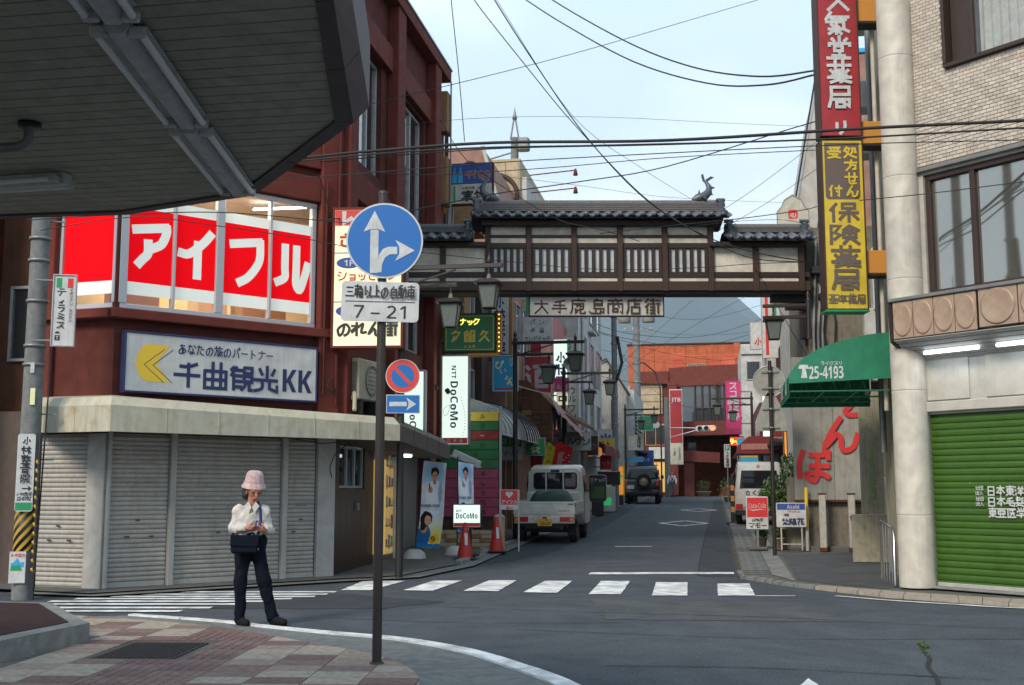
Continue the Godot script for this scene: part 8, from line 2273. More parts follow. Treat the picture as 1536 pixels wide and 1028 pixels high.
	bx(cp, "lower_panel", M.panel_cream, Vector3(0.25, 0.42, 0), Vector3(0.62, 0.84, 0.06), 0.01)
	bx(cp, "upper_panel", M.panel_cream, Vector3(0.32, 1.95, -0.02), Vector3(0.40, 2.2, 0.06), 0.01)
	text(cp, "日本東洋医学薬局", 0.32, 1.6, 0.13, M.leaf_c, 0.012, 0.07, true)
	var rl := thing("steel_railing", "short stainless hand railing at the foot of the white column", "railing", Vector3(2.50, 0.06, -18.2), 0.0)
	part(rl, "rail", tube_mesh([Vector3(0, 0.0, 0.7), Vector3(0, 0.72, 0.7), Vector3(0, 0.80, 0.6), Vector3(0, 0.88, -0.55), Vector3(0, 0.80, -0.65), Vector3(0, 0.0, -0.65)], 0.022, 8), M.chrome)
	for k in 4:
		part(rl, "baluster", pole_mesh(0.82, 0.010, 0.010, 6), M.chrome, at(0, 0, 0.45 - k * 0.28))
	var bush := thing("leafy_bush", "dark leafy bush between the van and the grey board", "bush", Vector3(1.52, gy(-25.6), -25.6))
	leafy(bush, "foliage", Vector3(-0.05, 1.15, 0), Vector3(0.55, 0.42, 0.45), 1500, 0.055, M.leaf_a, 5)
	leafy(bush, "foliage", Vector3(-0.25, 1.0, 0.2), Vector3(0.42, 0.28, 0.3), 500, 0.05, M.leaf_b, 6)
	leafy(bush, "foliage", Vector3(0.15, 1.6, 0.0), Vector3(0.35, 0.42, 0.35), 600, 0.05, M.leaf_a, 7)
	var bs := begin()
	for k in 6:
		add_tube(bs, [Vector3(0.05 * k - 0.12, 0.0, 0), Vector3(cos(k * 2.0) * 0.2, 0.7, sin(k * 2.0) * 0.2), Vector3(cos(k * 2.0) * 0.35, 1.2, sin(k * 2.0) * 0.3)], [0.02, 0.014, 0.006], 6)
	part(bush, "stems", done(bs), M.wood_brown)
	planter("cream plant pot behind the beer stand sign", Vector3(1.50, gy(-24.6) + 0.06, -24.55), 0.17, 0.42, 0.16, M.leaf_a, 12)
	planter("small clay pot under the cafe stand sign", Vector3(0.92, gy(-24.6) + 0.06, -24.75), 0.12, 0.22, 0.14, M.leaf_b, 13)
	planter("low pot at the foot of the sign pole with backs showing", Vector3(1.25, gy(-24) + 0.06, -24.4), 0.13, 0.24, 0.12, M.leaf_a, 14)
	planter("bright green climbing plant under the parking sign", Vector3(0.72, gy(-60), -60.4), 0.3, 0.3, 0.62, M.leaf_c, 15)
	planter("wide low pot with grassy leaves by the dark entrance at the far end", Vector3(-0.75, 0.93, -81.5), 0.5, 0.35, 0.55, M.leaf_b, 16)
	var w := thing("road_weed", "tuft of green weed growing in the crack of the road", "weed", Vector3(1.83, 0.0, -11.35))
	leafy(w, "leaves", Vector3(0, 0.012, 0.05), Vector3(0.035, 0.014, 0.22), 130, 0.018, M.leaf_a, 21)
	leafy(w, "leaves", Vector3(-0.06, 0.01, 0.5), Vector3(0.02, 0.01, 0.35), 60, 0.014, M.leaf_b, 22)
	var wl := thing("warning_post", "small post with orange reflectors beside the white van", "post", Vector3(0.52, gy(-36), -36.0))
	bx(wl, "post", M.black_metal, Vector3(0, 0.75, 0), Vector3(0.12, 1.5, 0.10), 0.02)
	for k in 3:
		bx(wl, "reflector", M.amber_frame, Vector3(0, 0.45 + k * 0.32, 0.055), Vector3(0.10, 0.16, 0.02), 0.005)
	bx(wl, "foot", M.black_metal, Vector3(0, 0.04, 0), Vector3(0.4, 0.08, 0.3), 0.02)
	var tent := thing("red_tent", "faded red tent roof behind the white van", "awning", Vector3(1.6, gy(-41), -41.0))
	part(tent, "roof", prism_mesh([Vector2(-0.85, 2.15), Vector2(-0.80, 2.42), Vector2(-0.45, 2.72), Vector2(0.4, 2.78), Vector2(0.9, 2.66), Vector2(0.9, 2.15)], -1.2, 1.2), M.awning_red)
	part(tent, "valance", box_mesh(Vector3(1.5, 0.2, 0.02), 0.004), M.awning_pink, at(0.05, 2.38, 1.21))
	for x in [-0.75, 0.8]:
		for z in [-1.1, 1.1]:
			bx(tent, "leg", M.steel_grey, Vector3(x, 1.08, z), Vector3(0.05, 2.16, 0.05), 0.006)
func ring_points(r: float, _k: int) -> Array:
	var out := []
	for i in 33:
		var g := TAU * i / 32.0
		out.append(Vector3(cos(g) * r, sin(g) * r, 0))
	return out
func hull(prof: Array, w: float, y_sill: float, y_top: float, tuck: float) -> ArrayMesh:
	var st := begin()
	var n := prof.size()
	var half := func(y: float) -> float:
		return w / 2 - tuck * pow(clampf((y - y_sill) / (y_top - y_sill), 0, 1), 1.6)
	var c := Vector2.ZERO
	for p in prof:
		c += p / n
	st.set_smooth_group(1)
	var edge := 0.05
	for i in n:
		var a: Vector2 = prof[i]
		var b: Vector2 = prof[(i + 1) % n]
		var ha: float = half.call(a.y) - edge
		var hb: float = half.call(b.y) - edge
		var o := Vector3(0, b.x - a.x, -(b.y - a.y))
		if o.dot(Vector3(0, a.y - c.y, a.x - c.x)) < 0:
			o = -o
		face(st, [Vector3(-ha, a.y, a.x), Vector3(ha, a.y, a.x), Vector3(hb, b.y, b.x), Vector3(-hb, b.y, b.x)], o)
		for s in [-1.0, 1.0]:
			var ai := c + (a - c) * (1.0 - edge / maxf(0.2, a.distance_to(c)))
			var bi := c + (b - c) * (1.0 - edge / maxf(0.2, b.distance_to(c)))
			var ia: float = half.call(ai.y)
			var ib: float = half.call(bi.y)
			face(st, [Vector3(ha * s, a.y, a.x), Vector3(hb * s, b.y, b.x), Vector3(ib * s, bi.y, bi.x), Vector3(ia * s, ai.y, ai.x)], o.normalized() + Vector3(s, 0, 0))
	st.set_smooth_group(2)
	var poly := PackedVector2Array()
	for p in prof:
		poly.append(c + (p - c) * (1.0 - edge / maxf(0.2, p.distance_to(c))))
	var ids := Geometry2D.triangulate_polygon(poly)
	for k in range(0, ids.size(), 3):
		for s in [-1.0, 1.0]:
			var q := []
			for j in 3:
				var v := poly[ids[k + j]]
				var hh: float = half.call(v.y)
				q.append(Vector3(hh * s, v.y, v.x))
			face(st, q, Vector3(s, 0, 0))
	return done(st)
func wheel(o: Node3D, x: float, z: float, r: float, w: float, rim: Material) -> void:
	var b := Transform3D(Basis(Vector3.BACK, -PI / 2 * signf(x)), Vector3(x, r, z))
	var t := part(o, "wheel", lathe_mesh([Vector2(r * 0.6, -w / 2), Vector2(r * 0.93, -w / 2), Vector2(r, -w * 0.36), Vector2(r, w * 0.36), Vector2(r * 0.93, w / 2), Vector2(r * 0.6, w / 2)], 26), M.rubber, b)
	part(t, "rim", lathe_mesh([Vector2(r * 0.62, w * 0.42), Vector2(r * 0.56, w * 0.30), Vector2(r * 0.30, w * 0.34), Vector2(r * 0.12, w * 0.42), Vector2(0, w * 0.42)], 22), rim)
	part(t, "back_plate", lathe_mesh([Vector2(r * 0.62, -w * 0.3), Vector2(0, -w * 0.3)], 18), M.black_metal)
func build_vehicles() -> void:
	build_truck()
	build_suv()
	build_van()
func build_truck() -> void:
	var zc := -26.25
	var t := thing("small_truck", "small cream white pickup truck parked on the left with a green tarpaulin in its bed", "truck", Vector3(-3.80, gy(zc - 1.6), zc - 1.6))
	t.rotation.x = 0.018
	var d := 1.6
	var m: Material = M.truck_white
	part(t, "cab", hull([Vector2(-0.32, 0.50), Vector2(-0.32, 1.18), Vector2(-0.36, 1.62), Vector2(-0.50, 1.74), Vector2(-0.95, 1.77), Vector2(-1.18, 1.70), Vector2(-1.58, 1.02), Vector2(-1.68, 0.72), Vector2(-1.68, 0.34), Vector2(-0.9, 0.30), Vector2(-0.5, 0.34)], 1.40, 0.9, 1.77, 0.10), m)
	var rw := part(t, "rear_window", prism_mesh(round_rect(1.02, 0.36, 0.07), -0.006, 0.006), M.dark_glass, turned(0, 1.38, -0.322, 0, -0.06))
	part(rw, "gasket", frame_mesh(1.06, 0.40, 0.07, 0.03, 0.012), M.rubber)
	for s in [-1.0, 1.0]:
		var sw := part(t, "side_window", prism_mesh([Vector2(-0.42, 1.10), Vector2(-0.42, 1.52), Vector2(-1.05, 1.52), Vector2(-1.36, 1.10)], -0.004, 0.004), M.dark_glass, Transform3D(Basis(Vector3.FORWARD * -1.0, Vector3.UP, Vector3.RIGHT * -1.0), Vector3(0.695 * s, 0, 0)))
		part(t, "mirror", box_mesh(Vector3(0.10, 0.20, 0.05), 0.02), M.black_metal, at(0.80 * s, 1.22, -1.28))
		part(t, "mirror_arm", tube_mesh([Vector3(0.68 * s, 1.1, -1.25), Vector3(0.80 * s, 1.2, -1.28)], 0.012, 6), M.black_metal)
		part(t, "door_line", box_mesh(Vector3(0.006, 0.9, 0.012), 0.0), M.rubber, at(0.70 * s, 0.95, -0.40))
	var ws := part(t, "windscreen", prism_mesh(round_rect(1.18, 0.66, 0.08), -0.006, 0.006), M.dark_glass, turned(0, 1.36, -1.395, PI, -0.54))
	for x in [-0.62, -0.21, 0.21, 0.62]:
		bx(t, "guard_bar", m, Vector3(x, 1.28 if absf(x) < 0.5 else 1.24, -0.22), Vector3(0.035, 0.78 if absf(x) < 0.5 else 0.72, 0.035), 0.008)
	bx(t, "guard_bar", m, Vector3(0, 1.66, -0.22), Vector3(1.05, 0.035, 0.036), 0.008)
	bx(t, "guard_bar", m, Vector3(0, 1.10, -0.222), Vector3(1.30, 0.04, 0.034), 0.008)
	for s in [-1.0, 1.0]:
		bx(t, "guard_bar", m, Vector3(0.56 * s, 1.62, -0.22), Vector3(0.035, 0.16, 0.034), 0.008, Basis(Vector3.BACK, 0.9 * s))
	bx(t, "headboard", m, Vector3(0, 0.88, -0.20), Vector3(1.34, 0.44, 0.03), 0.008)
	bx(t, "roof_lamp", M.black_metal, Vector3(0, 1.62, -0.30), Vector3(0.22, 0.06, 0.05), 0.015)
	bx(t, "bed_floor", m, Vector3(0, 0.64, 0.70), Vector3(1.36, 0.06, 1.82), 0.01)
	for s in [-1.0, 1.0]:
		var g := bx(t, "side_gate", m, Vector3(0.685 * s, 0.79, 0.70), Vector3(0.035, 0.29, 1.80), 0.008)
		for k in 3:
			bx(g, "rib", m, Vector3(0.016 * s, -0.09 + k * 0.085, 0), Vector3(0.012, 0.03, 1.72), 0.004)
		bx(t, "gate_hook", M.black_metal, Vector3(0.70 * s, 0.86, 1.60), Vector3(0.03, 0.10, 0.03), 0.006)
	var tg := bx(t, "tailgate", m, Vector3(0, 0.79, 1.61), Vector3(1.40, 0.29, 0.035), 0.010)
	bx(tg, "top_fold", m, Vector3(0, 0.125, 0.012), Vector3(1.38, 0.035, 0.028), 0.008)
	bx(tg, "panel_crease", m, Vector3(0, -0.02, 0.016), Vector3(1.20, 0.13, 0.010), 0.004)
	bx(tg, "latch", M.steel_grey, Vector3(-0.61, 0.09, 0.03), Vector3(0.12, 0.03, 0.02), 0.004)
	bx(tg, "latch", M.steel_grey, Vector3(0.61, 0.09, 0.03), Vector3(0.12, 0.03, 0.02), 0.004)
	latin(tg, "HIJET", 0.46, -0.06, 0.26, 0.035, M.steel_grey, 0.022)
	bx(t, "rear_sill", m, Vector3(0, 0.545, 1.59), Vector3(1.38, 0.19, 0.07), 0.015)
	for s in [-1.0, 1.0]:
		var tl := bx(t, "tail_light", M.tail_red, Vector3(0.52 * s, 0.545, 1.63), Vector3(0.32, 0.11, 0.03), 0.010)
		bx(tl, "amber_lens", M.amber_frame, Vector3(0.11 * s, 0, 0.016), Vector3(0.08, 0.08, 0.004), 0.0)
		bx(t, "reverse_light", M.sign_white, Vector3(0.25 * s, 0.56, 1.628), Vector3(0.08, 0.045, 0.015), 0.006)
		wheel(t, 0.60 * s, 1.02, 0.27, 0.155, M.steel_grey)
		wheel(t, 0.60 * s, -0.90, 0.27, 0.155, M.steel_grey)
		bx(t, "mud_flap", M.rubber, Vector3(0.60 * s, 0.30, 1.36), Vector3(0.19, 0.26, 0.015), 0.004)
	var np := bx(t, "number_plate", M.plate_yellow, Vector3(0.02, 0.475, 1.645), Vector3(0.33, 0.165, 0.012), 0.004)
	latin(np, "33-07", 0.02, -0.025, 0.23, 0.075, M.ink, 0.005)
	latin(np, "40", 0.04, 0.052, 0.06, 0.035, M.ink, 0.005)
	bx(t, "plate_lamp", M.black_metal, Vector3(0.02, 0.575, 1.64), Vector3(0.10, 0.04, 0.03), 0.008)
	bx(t, "chassis", M.black_metal, Vector3(0, 0.40, 0.3), Vector3(0.9, 0.16, 2.4), 0.02)
	bx(t, "axle", M.black_metal, Vector3(0, 0.27, 1.02), Vector3(1.1, 0.09, 0.09), 0.02)
	bx(t, "under_guard", M.black_metal, Vector3(0, 0.41, 1.50), Vector3(1.15, 0.06, 0.05), 0.01)
	part(t, "exhaust", tube_mesh([Vector3(0.35, 0.34, 0.6), Vector3(0.38, 0.33, 1.58)], 0.025, 8), M.rust)
	var ld := thing("green_tarpaulin", "dark green tarpaulin heaped in the bed of the small truck", "tarpaulin", Vector3(-3.76, gy(zc - 1.6) + 0.67, zc - 1.0))
	var st := begin()
	st.set_smooth_group(1)
	var pt := func(i: int, j: int) -> Vector3:
		var u := i / 14.0 * 2.0 - 1.0
		var v := j / 10.0 * 2.0 - 1.0
		var h := 0.46 * (1.0 - pow(absf(u), 3.5)) * (1.0 - pow(absf(v), 4.0)) + 0.05 * sin(u * 7.0 + v * 4.0) * (1.0 - u * u)
		h += 0.08 * exp(-pow((absf(u) - 0.62) * 5.0, 2.0)) * (1.0 - v * v)
		return Vector3(u * 0.60, maxf(h, 0.0), v * 0.55)
	for i in 14:
		for j in 10:
			face(st, [pt.call(i, j), pt.call(i + 1, j), pt.call(i + 1, j + 1), pt.call(i, j + 1)], Vector3.UP)
	part(ld, "sheet", done(st), M.tarp_green)
	bx(ld, "crate", M.black_metal, Vector3(0, 0.12, 0), Vector3(0.85, 0.24, 0.8), 0.02)
func frame_mesh(w: float, h: float, r: float, t: float, d: float) -> ArrayMesh:
	var st := begin()
	var o := round_rect(w, h, r)
	var i := round_rect(w - t * 2, h - t * 2, maxf(0.01, r - t))
	var n := o.size()
	for k in n:
		var k2 := (k + 1) % n
		face(st, [Vector3(o[k].x, o[k].y, d), Vector3(o[k2].x, o[k2].y, d), Vector3(i[k2].x, i[k2].y, d), Vector3(i[k].x, i[k].y, d)], Vector3.BACK)
		face(st, [Vector3(o[k].x, o[k].y, d), Vector3(o[k2].x, o[k2].y, d), Vector3(o[k2].x, o[k2].y, 0), Vector3(o[k].x, o[k].y, 0)], Vector3(o[k].x, o[k].y, 0))
		face(st, [Vector3(i[k].x, i[k].y, d), Vector3(i[k2].x, i[k2].y, d), Vector3(i[k2].x, i[k2].y, 0), Vector3(i[k].x, i[k].y, 0)], Vector3(-o[k].x, -o[k].y, 0))
	return done(st)
func build_suv() -> void:
	var o := thing("off_road_car", "dark off road car seen from behind with a spare wheel on its tailgate", "car", Vector3(-3.50, gy(-58.6), -58.8), 0.02)
	o.rotation.x = 0.010
	part(o, "body", hull([Vector2(2.0, 0.50), Vector2(2.03, 0.80), Vector2(2.0, 1.10), Vector2(1.92, 1.22), Vector2(-0.7, 1.18), Vector2(-2.0, 1.10), Vector2(-2.1, 0.90), Vector2(-2.1, 0.48), Vector2(0, 0.40)], 1.70, 0.9, 1.25, 0.04), M.suv_dark)
	part(o, "cabin", hull([Vector2(1.93, 1.18), Vector2(1.78, 1.72), Vector2(1.6, 1.83), Vector2(0.0, 1.86), Vector2(-0.3, 1.80), Vector2(-0.85, 1.18)], 1.62, 1.15, 1.86, 0.17), M.suv_dark)
	part(o, "rear_window", prism_mesh([Vector2(-0.66, 1.24), Vector2(0.66, 1.24), Vector2(0.56, 1.68), Vector2(-0.56, 1.68)], -0.004, 0.010), M.dark_glass, Transform3D(Basis(Vector3.RIGHT, -0.27), Vector3(0, 0.055, 2.275)))
	for s in [-1.0, 1.0]:
		part(o, "side_window", prism_mesh([Vector2(1.7, 1.24), Vector2(1.6, 1.66), Vector2(-0.2, 1.66), Vector2(-0.6, 1.24)], -0.004, 0.004), M.dark_glass, Transform3D(Basis(Vector3.BACK, Vector3.UP, Vector3.LEFT), Vector3(0.775 * s, 0, 0)) * turned(0, 0, 0, 0, 0, 0))
		bx(o, "tail_light", M.tail_red, Vector3(0.74 * s, 1.0, 2.03), Vector3(0.15, 0.28, 0.05), 0.02)
		wheel(o, 0.72 * s, 1.35, 0.37, 0.23, M.rim_tan)
		wheel(o, 0.72 * s, -1.35, 0.37, 0.23, M.rim_tan)
		bx(o, "mirror", M.black_metal, Vector3(0.92 * s, 1.30, -0.5), Vector3(0.16, 0.18, 0.10), 0.04)
		bx(o, "bumper_light", M.tail_red, Vector3(0.62 * s, 0.62, 2.13), Vector3(0.2, 0.07, 0.02), 0.006)
	bx(o, "rear_bumper", M.black_metal, Vector3(0, 0.58, 2.06), Vector3(1.68, 0.22, 0.14), 0.04)
	bx(o, "tow_guard", M.black_metal, Vector3(0, 0.42, 1.9), Vector3(1.2, 0.12, 0.1), 0.03)
	var sp := part(o, "spare_wheel", lathe_mesh([Vector2(0.20, -0.11), Vector2(0.33, -0.11), Vector2(0.365, -0.07), Vector2(0.365, 0.07), Vector2(0.33, 0.11), Vector2(0.20, 0.11)], 30), M.rubber, Transform3D(Basis(Vector3.RIGHT, PI / 2), Vector3(0.10, 1.10, 2.17)))
	part(sp, "rim", lathe_mesh([Vector2(0.23, 0.09), Vector2(0.20, 0.05), Vector2(0.12, 0.07), Vector2(0.06, 0.10), Vector2(0, 0.10)], 24), M.rim_tan)
	for k in 8:
		part(sp, "rim_slot", box_mesh(Vector3(0.03, 0.004, 0.06), 0.0), M.black_metal, turned(cos(k * PI / 4) * 0.155, 0.068, sin(k * PI / 4) * 0.155, -k * PI / 4 + PI / 2))
	var np := bx(o, "number_plate", M.sign_white, Vector3(-0.55, 0.82, 2.04), Vector3(0.36, 0.18, 0.02), 0.005)
	bx(o, "roof_rack", M.black_metal, Vector3(0.2, 1.88, 0.6), Vector3(1.1, 0.03, 1.4), 0.01)
func build_van() -> void:
	var o := thing("white_van", "white minivan parked on the right seen from behind with black characters on its door", "van", Vector3(1.27, gy(-36.2), -36.3))
	o.rotation.x = 0.016
	var m: Material = M.van_white
	part(o, "body", hull([Vector2(1.66, 0.34), Vector2(1.69, 0.62), Vector2(1.67, 1.02), Vector2(1.55, 1.72), Vector2(1.40, 1.86), Vector2(-0.9, 1.88), Vector2(-1.15, 1.78), Vector2(-1.55, 1.05), Vector2(-1.66, 0.8), Vector2(-1.66, 0.32)], 1.40, 0.9, 1.88, 0.12), m)
	var w := part(o, "rear_window", prism_mesh([Vector2(-0.56, 0.0), Vector2(0.56, 0.0), Vector2(0.50, 0.52), Vector2(-0.50, 0.52)], -0.004, 0.008), M.dark_glass, Transform3D(Basis(Vector3.RIGHT, -0.168), Vector3(0, 1.10, 1.662)))
	part(w, "wiper", box_mesh(Vector3(0.42, 0.015, 0.01), 0.002), M.black_metal, turned(0.12, 0.05, 0.012, 0, 0, 0.1))
	part(w, "parcel", box_mesh(Vector3(0.42, 0.10, 0.004), 0.0), M.room_cream, turned(-0.22, 0.10, -0.010, 0, 0, 0.12))
	for s in [-1.0, 1.0]:
		bx(o, "tail_light", M.tail_red, Vector3(0.58 * s, 0.58, 1.685), Vector3(0.20, 0.15, 0.03), 0.015)
		wheel(o, 0.58 * s, 1.05, 0.27, 0.16, M.steel_grey)
		wheel(o, 0.58 * s, -1.0, 0.27, 0.16, M.steel_grey)
		part(o, "side_window", prism_mesh([Vector2(1.35, 1.12), Vector2(1.28, 1.60), Vector2(-0.9, 1.60), Vector2(-1.2, 1.12)], -0.003, 0.003), M.dark_glass, Transform3D(Basis(Vector3.BACK, Vector3.UP, Vector3.LEFT), Vector3(0.672 * s, 0, 0)))
		bx(o, "mirror", M.black_metal, Vector3(0.78 * s, 1.25, -1.15), Vector3(0.12, 0.2, 0.06), 0.02)
	bx(o, "rear_bumper", M.black_metal, Vector3(0, 0.40, 1.66), Vector3(1.38, 0.16, 0.10), 0.03)
	bx(o, "tail_door_seam", M.rubber, Vector3(0, 0.55, 1.69), Vector3(1.2, 0.008, 0.006), 0.0)
	var h := part(o, "door_print", box_mesh(Vector3(0.01, 0.01, 0.002), 0.0), M.ink, Transform3D(Basis(Vector3.RIGHT, -0.03), Vector3(0.0, 0.94, 1.683)))
	text(h, "さくらんぼ", 0.02, 0.04, 0.15, M.ink, 0.003, 0.14, false, 1.15)
	for k in [[-0.02, 1.745, 1.565], [-0.3, 0.76, 1.694]]:
		var st := begin()
		for j in 5:
			var g := TAU * j / 5
			add_prism(st, PackedVector2Array([Vector2(0, 0), Vector2(cos(g - 0.35), sin(g - 0.35)) * 0.045, Vector2(cos(g), sin(g)) * 0.065, Vector2(cos(g + 0.35), sin(g + 0.35)) * 0.045]), 0.0, 0.003)
		part(o, "flower_print", done(st), M.awning_pink, turned(k[0], k[1], k[2], 0, -0.168 if k[1] > 1.5 else 0.0))
	bx(o, "number_plate", M.plate_yellow, Vector3(0.1, 0.52, 1.70), Vector3(0.33, 0.16, 0.015), 0.004)
func flesh(bones: Array, cell: float, k: float, folds := 0.0, stretch := Vector3.ONE) -> ArrayMesh:
	var nz_ := FastNoiseLite.new()
	nz_.seed = 6
	nz_.frequency = 9.0
	nz_.fractal_octaves = 2
	var lo := Vector3.INF
	var hi := -Vector3.INF
	for b in bones:
		var r: float = maxf(b[2], b[3]) + k + cell * 2
		lo = lo.min((b[0] as Vector3).min(b[1]) - Vector3.ONE * r)
		hi = hi.max((b[0] as Vector3).max(b[1]) + Vector3.ONE * r)
	var nx := int((hi.x - lo.x) / cell) + 2
	var ny := int((hi.y - lo.y) / cell) + 2
	var nz := int((hi.z - lo.z) / cell) + 2
	var f := PackedFloat32Array()
	f.resize(nx * ny * nz)
	f.fill(1.0)
	for b in bones:
		var a: Vector3 = b[0]
		var e: Vector3 = b[1]
		var ra: float = b[2]
		var rb: float = b[3]
		var r := maxf(ra, rb) + k + cell * 2
		var p0 := (a.min(e) - Vector3.ONE * r - lo) / cell
		var p1 := (a.max(e) + Vector3.ONE * r - lo) / cell
		var ab := e - a
		var l2 := maxf(ab.length_squared(), 1e-9)
		for z in range(maxi(0, int(p0.z)), mini(nz - 1, int(p1.z) + 1) + 1):
			for y in range(maxi(0, int(p0.y)), mini(ny - 1, int(p1.y) + 1) + 1):
				for x in range(maxi(0, int(p0.x)), mini(nx - 1, int(p1.x) + 1) + 1):
					var p := lo + Vector3(x, y, z) * cell
					var t := clampf((p - a).dot(ab) / l2, 0.0, 1.0)
					var d := p.distance_to(a + ab * t) - lerpf(ra, rb, t)
					if folds > 0.0 and d < 0.05:
						d += folds * nz_.get_noise_3dv(p * stretch)
					var i := (z * ny + y) * nx + x
					var o := f[i]
					var h := maxf(k - absf(o - d), 0.0) / k
					f[i] = minf(o, d) - h * h * k * 0.25
	var idx := {}
	var verts := PackedVector3Array()
	var off := [0, 1, nx, nx + 1, nx * ny, nx * ny + 1, nx * ny + nx, nx * ny + nx + 1]
	var cor := [Vector3(0, 0, 0), Vector3(1, 0, 0), Vector3(0, 1, 0), Vector3(1, 1, 0), Vector3(0, 0, 1), Vector3(1, 0, 1), Vector3(0, 1, 1), Vector3(1, 1, 1)]
	var edges := [[0, 1], [2, 3], [4, 5], [6, 7], [0, 2], [1, 3], [4, 6], [5, 7], [0, 4], [1, 5], [2, 6], [3, 7]]
	for z in nz - 1:
		for y in ny - 1:
			for x in nx - 1:
				var i := (z * ny + y) * nx + x
				var m := 0
				for c in 8:
					if f[i + off[c]] < 0.0:
						m += 1
				if m == 0 or m == 8:
					continue
				var s := Vector3.ZERO
				var n := 0
				for e in edges:
					var u := f[i + off[e[0]]]
					var v := f[i + off[e[1]]]
					if (u < 0.0) != (v < 0.0):
						s += (cor[e[0]] as Vector3).lerp(cor[e[1]], u / (u - v))
						n += 1
				idx[i] = verts.size()
				verts.append(lo + (Vector3(x, y, z) + s / n) * cell)
	var st := begin()
	st.set_smooth_group(1)
	var step := [1, nx, nx * ny]
	for z in range(1, nz - 1):
		for y in range(1, ny - 1):
			for x in range(1, nx - 1):
				var i := (z * ny + y) * nx + x
				for ax in 3:
					var j: int = i + step[ax]
					if (f[i] < 0.0) == (f[j] < 0.0):
						continue
					var u: int = step[(ax + 1) % 3]
					var v: int = step[(ax + 2) % 3]
					if idx.has(i) and idx.has(i - u) and idx.has(i - v) and idx.has(i - u - v):
						var out := Vector3.ZERO
						out[ax] = 1.0 if f[i] < 0.0 else -1.0
						face(st, [verts[idx[i]], verts[idx[i - u]], verts[idx[i - u - v]], verts[idx[i - v]]], out)
	return done(st)
func join(meshes: Array) -> ArrayMesh:
	var st := SurfaceTool.new()
	st.begin(Mesh.PRIMITIVE_TRIANGLES)
	for m in meshes:
		st.append_from(m, 0, Transform3D.IDENTITY)
	return st.commit()
func V(x: float, y: float, z: float) -> Vector3:
	return Vector3(x, y, z)
func hand_bones(wrist: Vector3, dir: Vector3, palm: Vector3, thumb_side: float) -> Array:
	var b := []
	var d := dir.normalized()
	var n := (palm - d * palm.dot(d)).normalized()
	var s := d.cross(n).normalized() * thumb_side
	b.append([wrist, wrist + d * 0.045, 0.026, 0.028])
	b.append([wrist + d * 0.03 + s * 0.018, wrist + d * 0.075 + s * 0.022, 0.020, 0.015])
	b.append([wrist + d * 0.03 - s * 0.018, wrist + d * 0.070 - s * 0.024, 0.020, 0.014])
	var lens := [0.030, 0.034, 0.032, 0.025]
	for i in 4:
		var k := wrist + d * (0.078 - 0.004 * absf(i - 1.0)) + s * (0.028 - i * 0.0185)
		var p1: Vector3 = k + (d * 0.85 + n * 0.5).normalized() * lens[i]
		var p2: Vector3 = p1 + (d * 0.2 + n * 1.0).normalized() * lens[i] * 0.75
		var p3: Vector3 = p2 + (n * 0.8 - d * 0.5).normalized() * lens[i] * 0.55
		b.append([k, p1, 0.0095, 0.0088])
		b.append([p1, p2, 0.0088, 0.008])
		b.append([p2, p3, 0.008, 0.007])
	var t0 := wrist + d * 0.025 + s * 0.026
	var t1 := t0 + (d * 0.7 + s * 0.7 + n * 0.3).normalized() * 0.036
	var t2 := t1 + (d * 0.7 + n * 0.7).normalized() * 0.028
	b.append([t0, t1, 0.013, 0.010])
	b.append([t1, t2, 0.010, 0.0085])
	return b
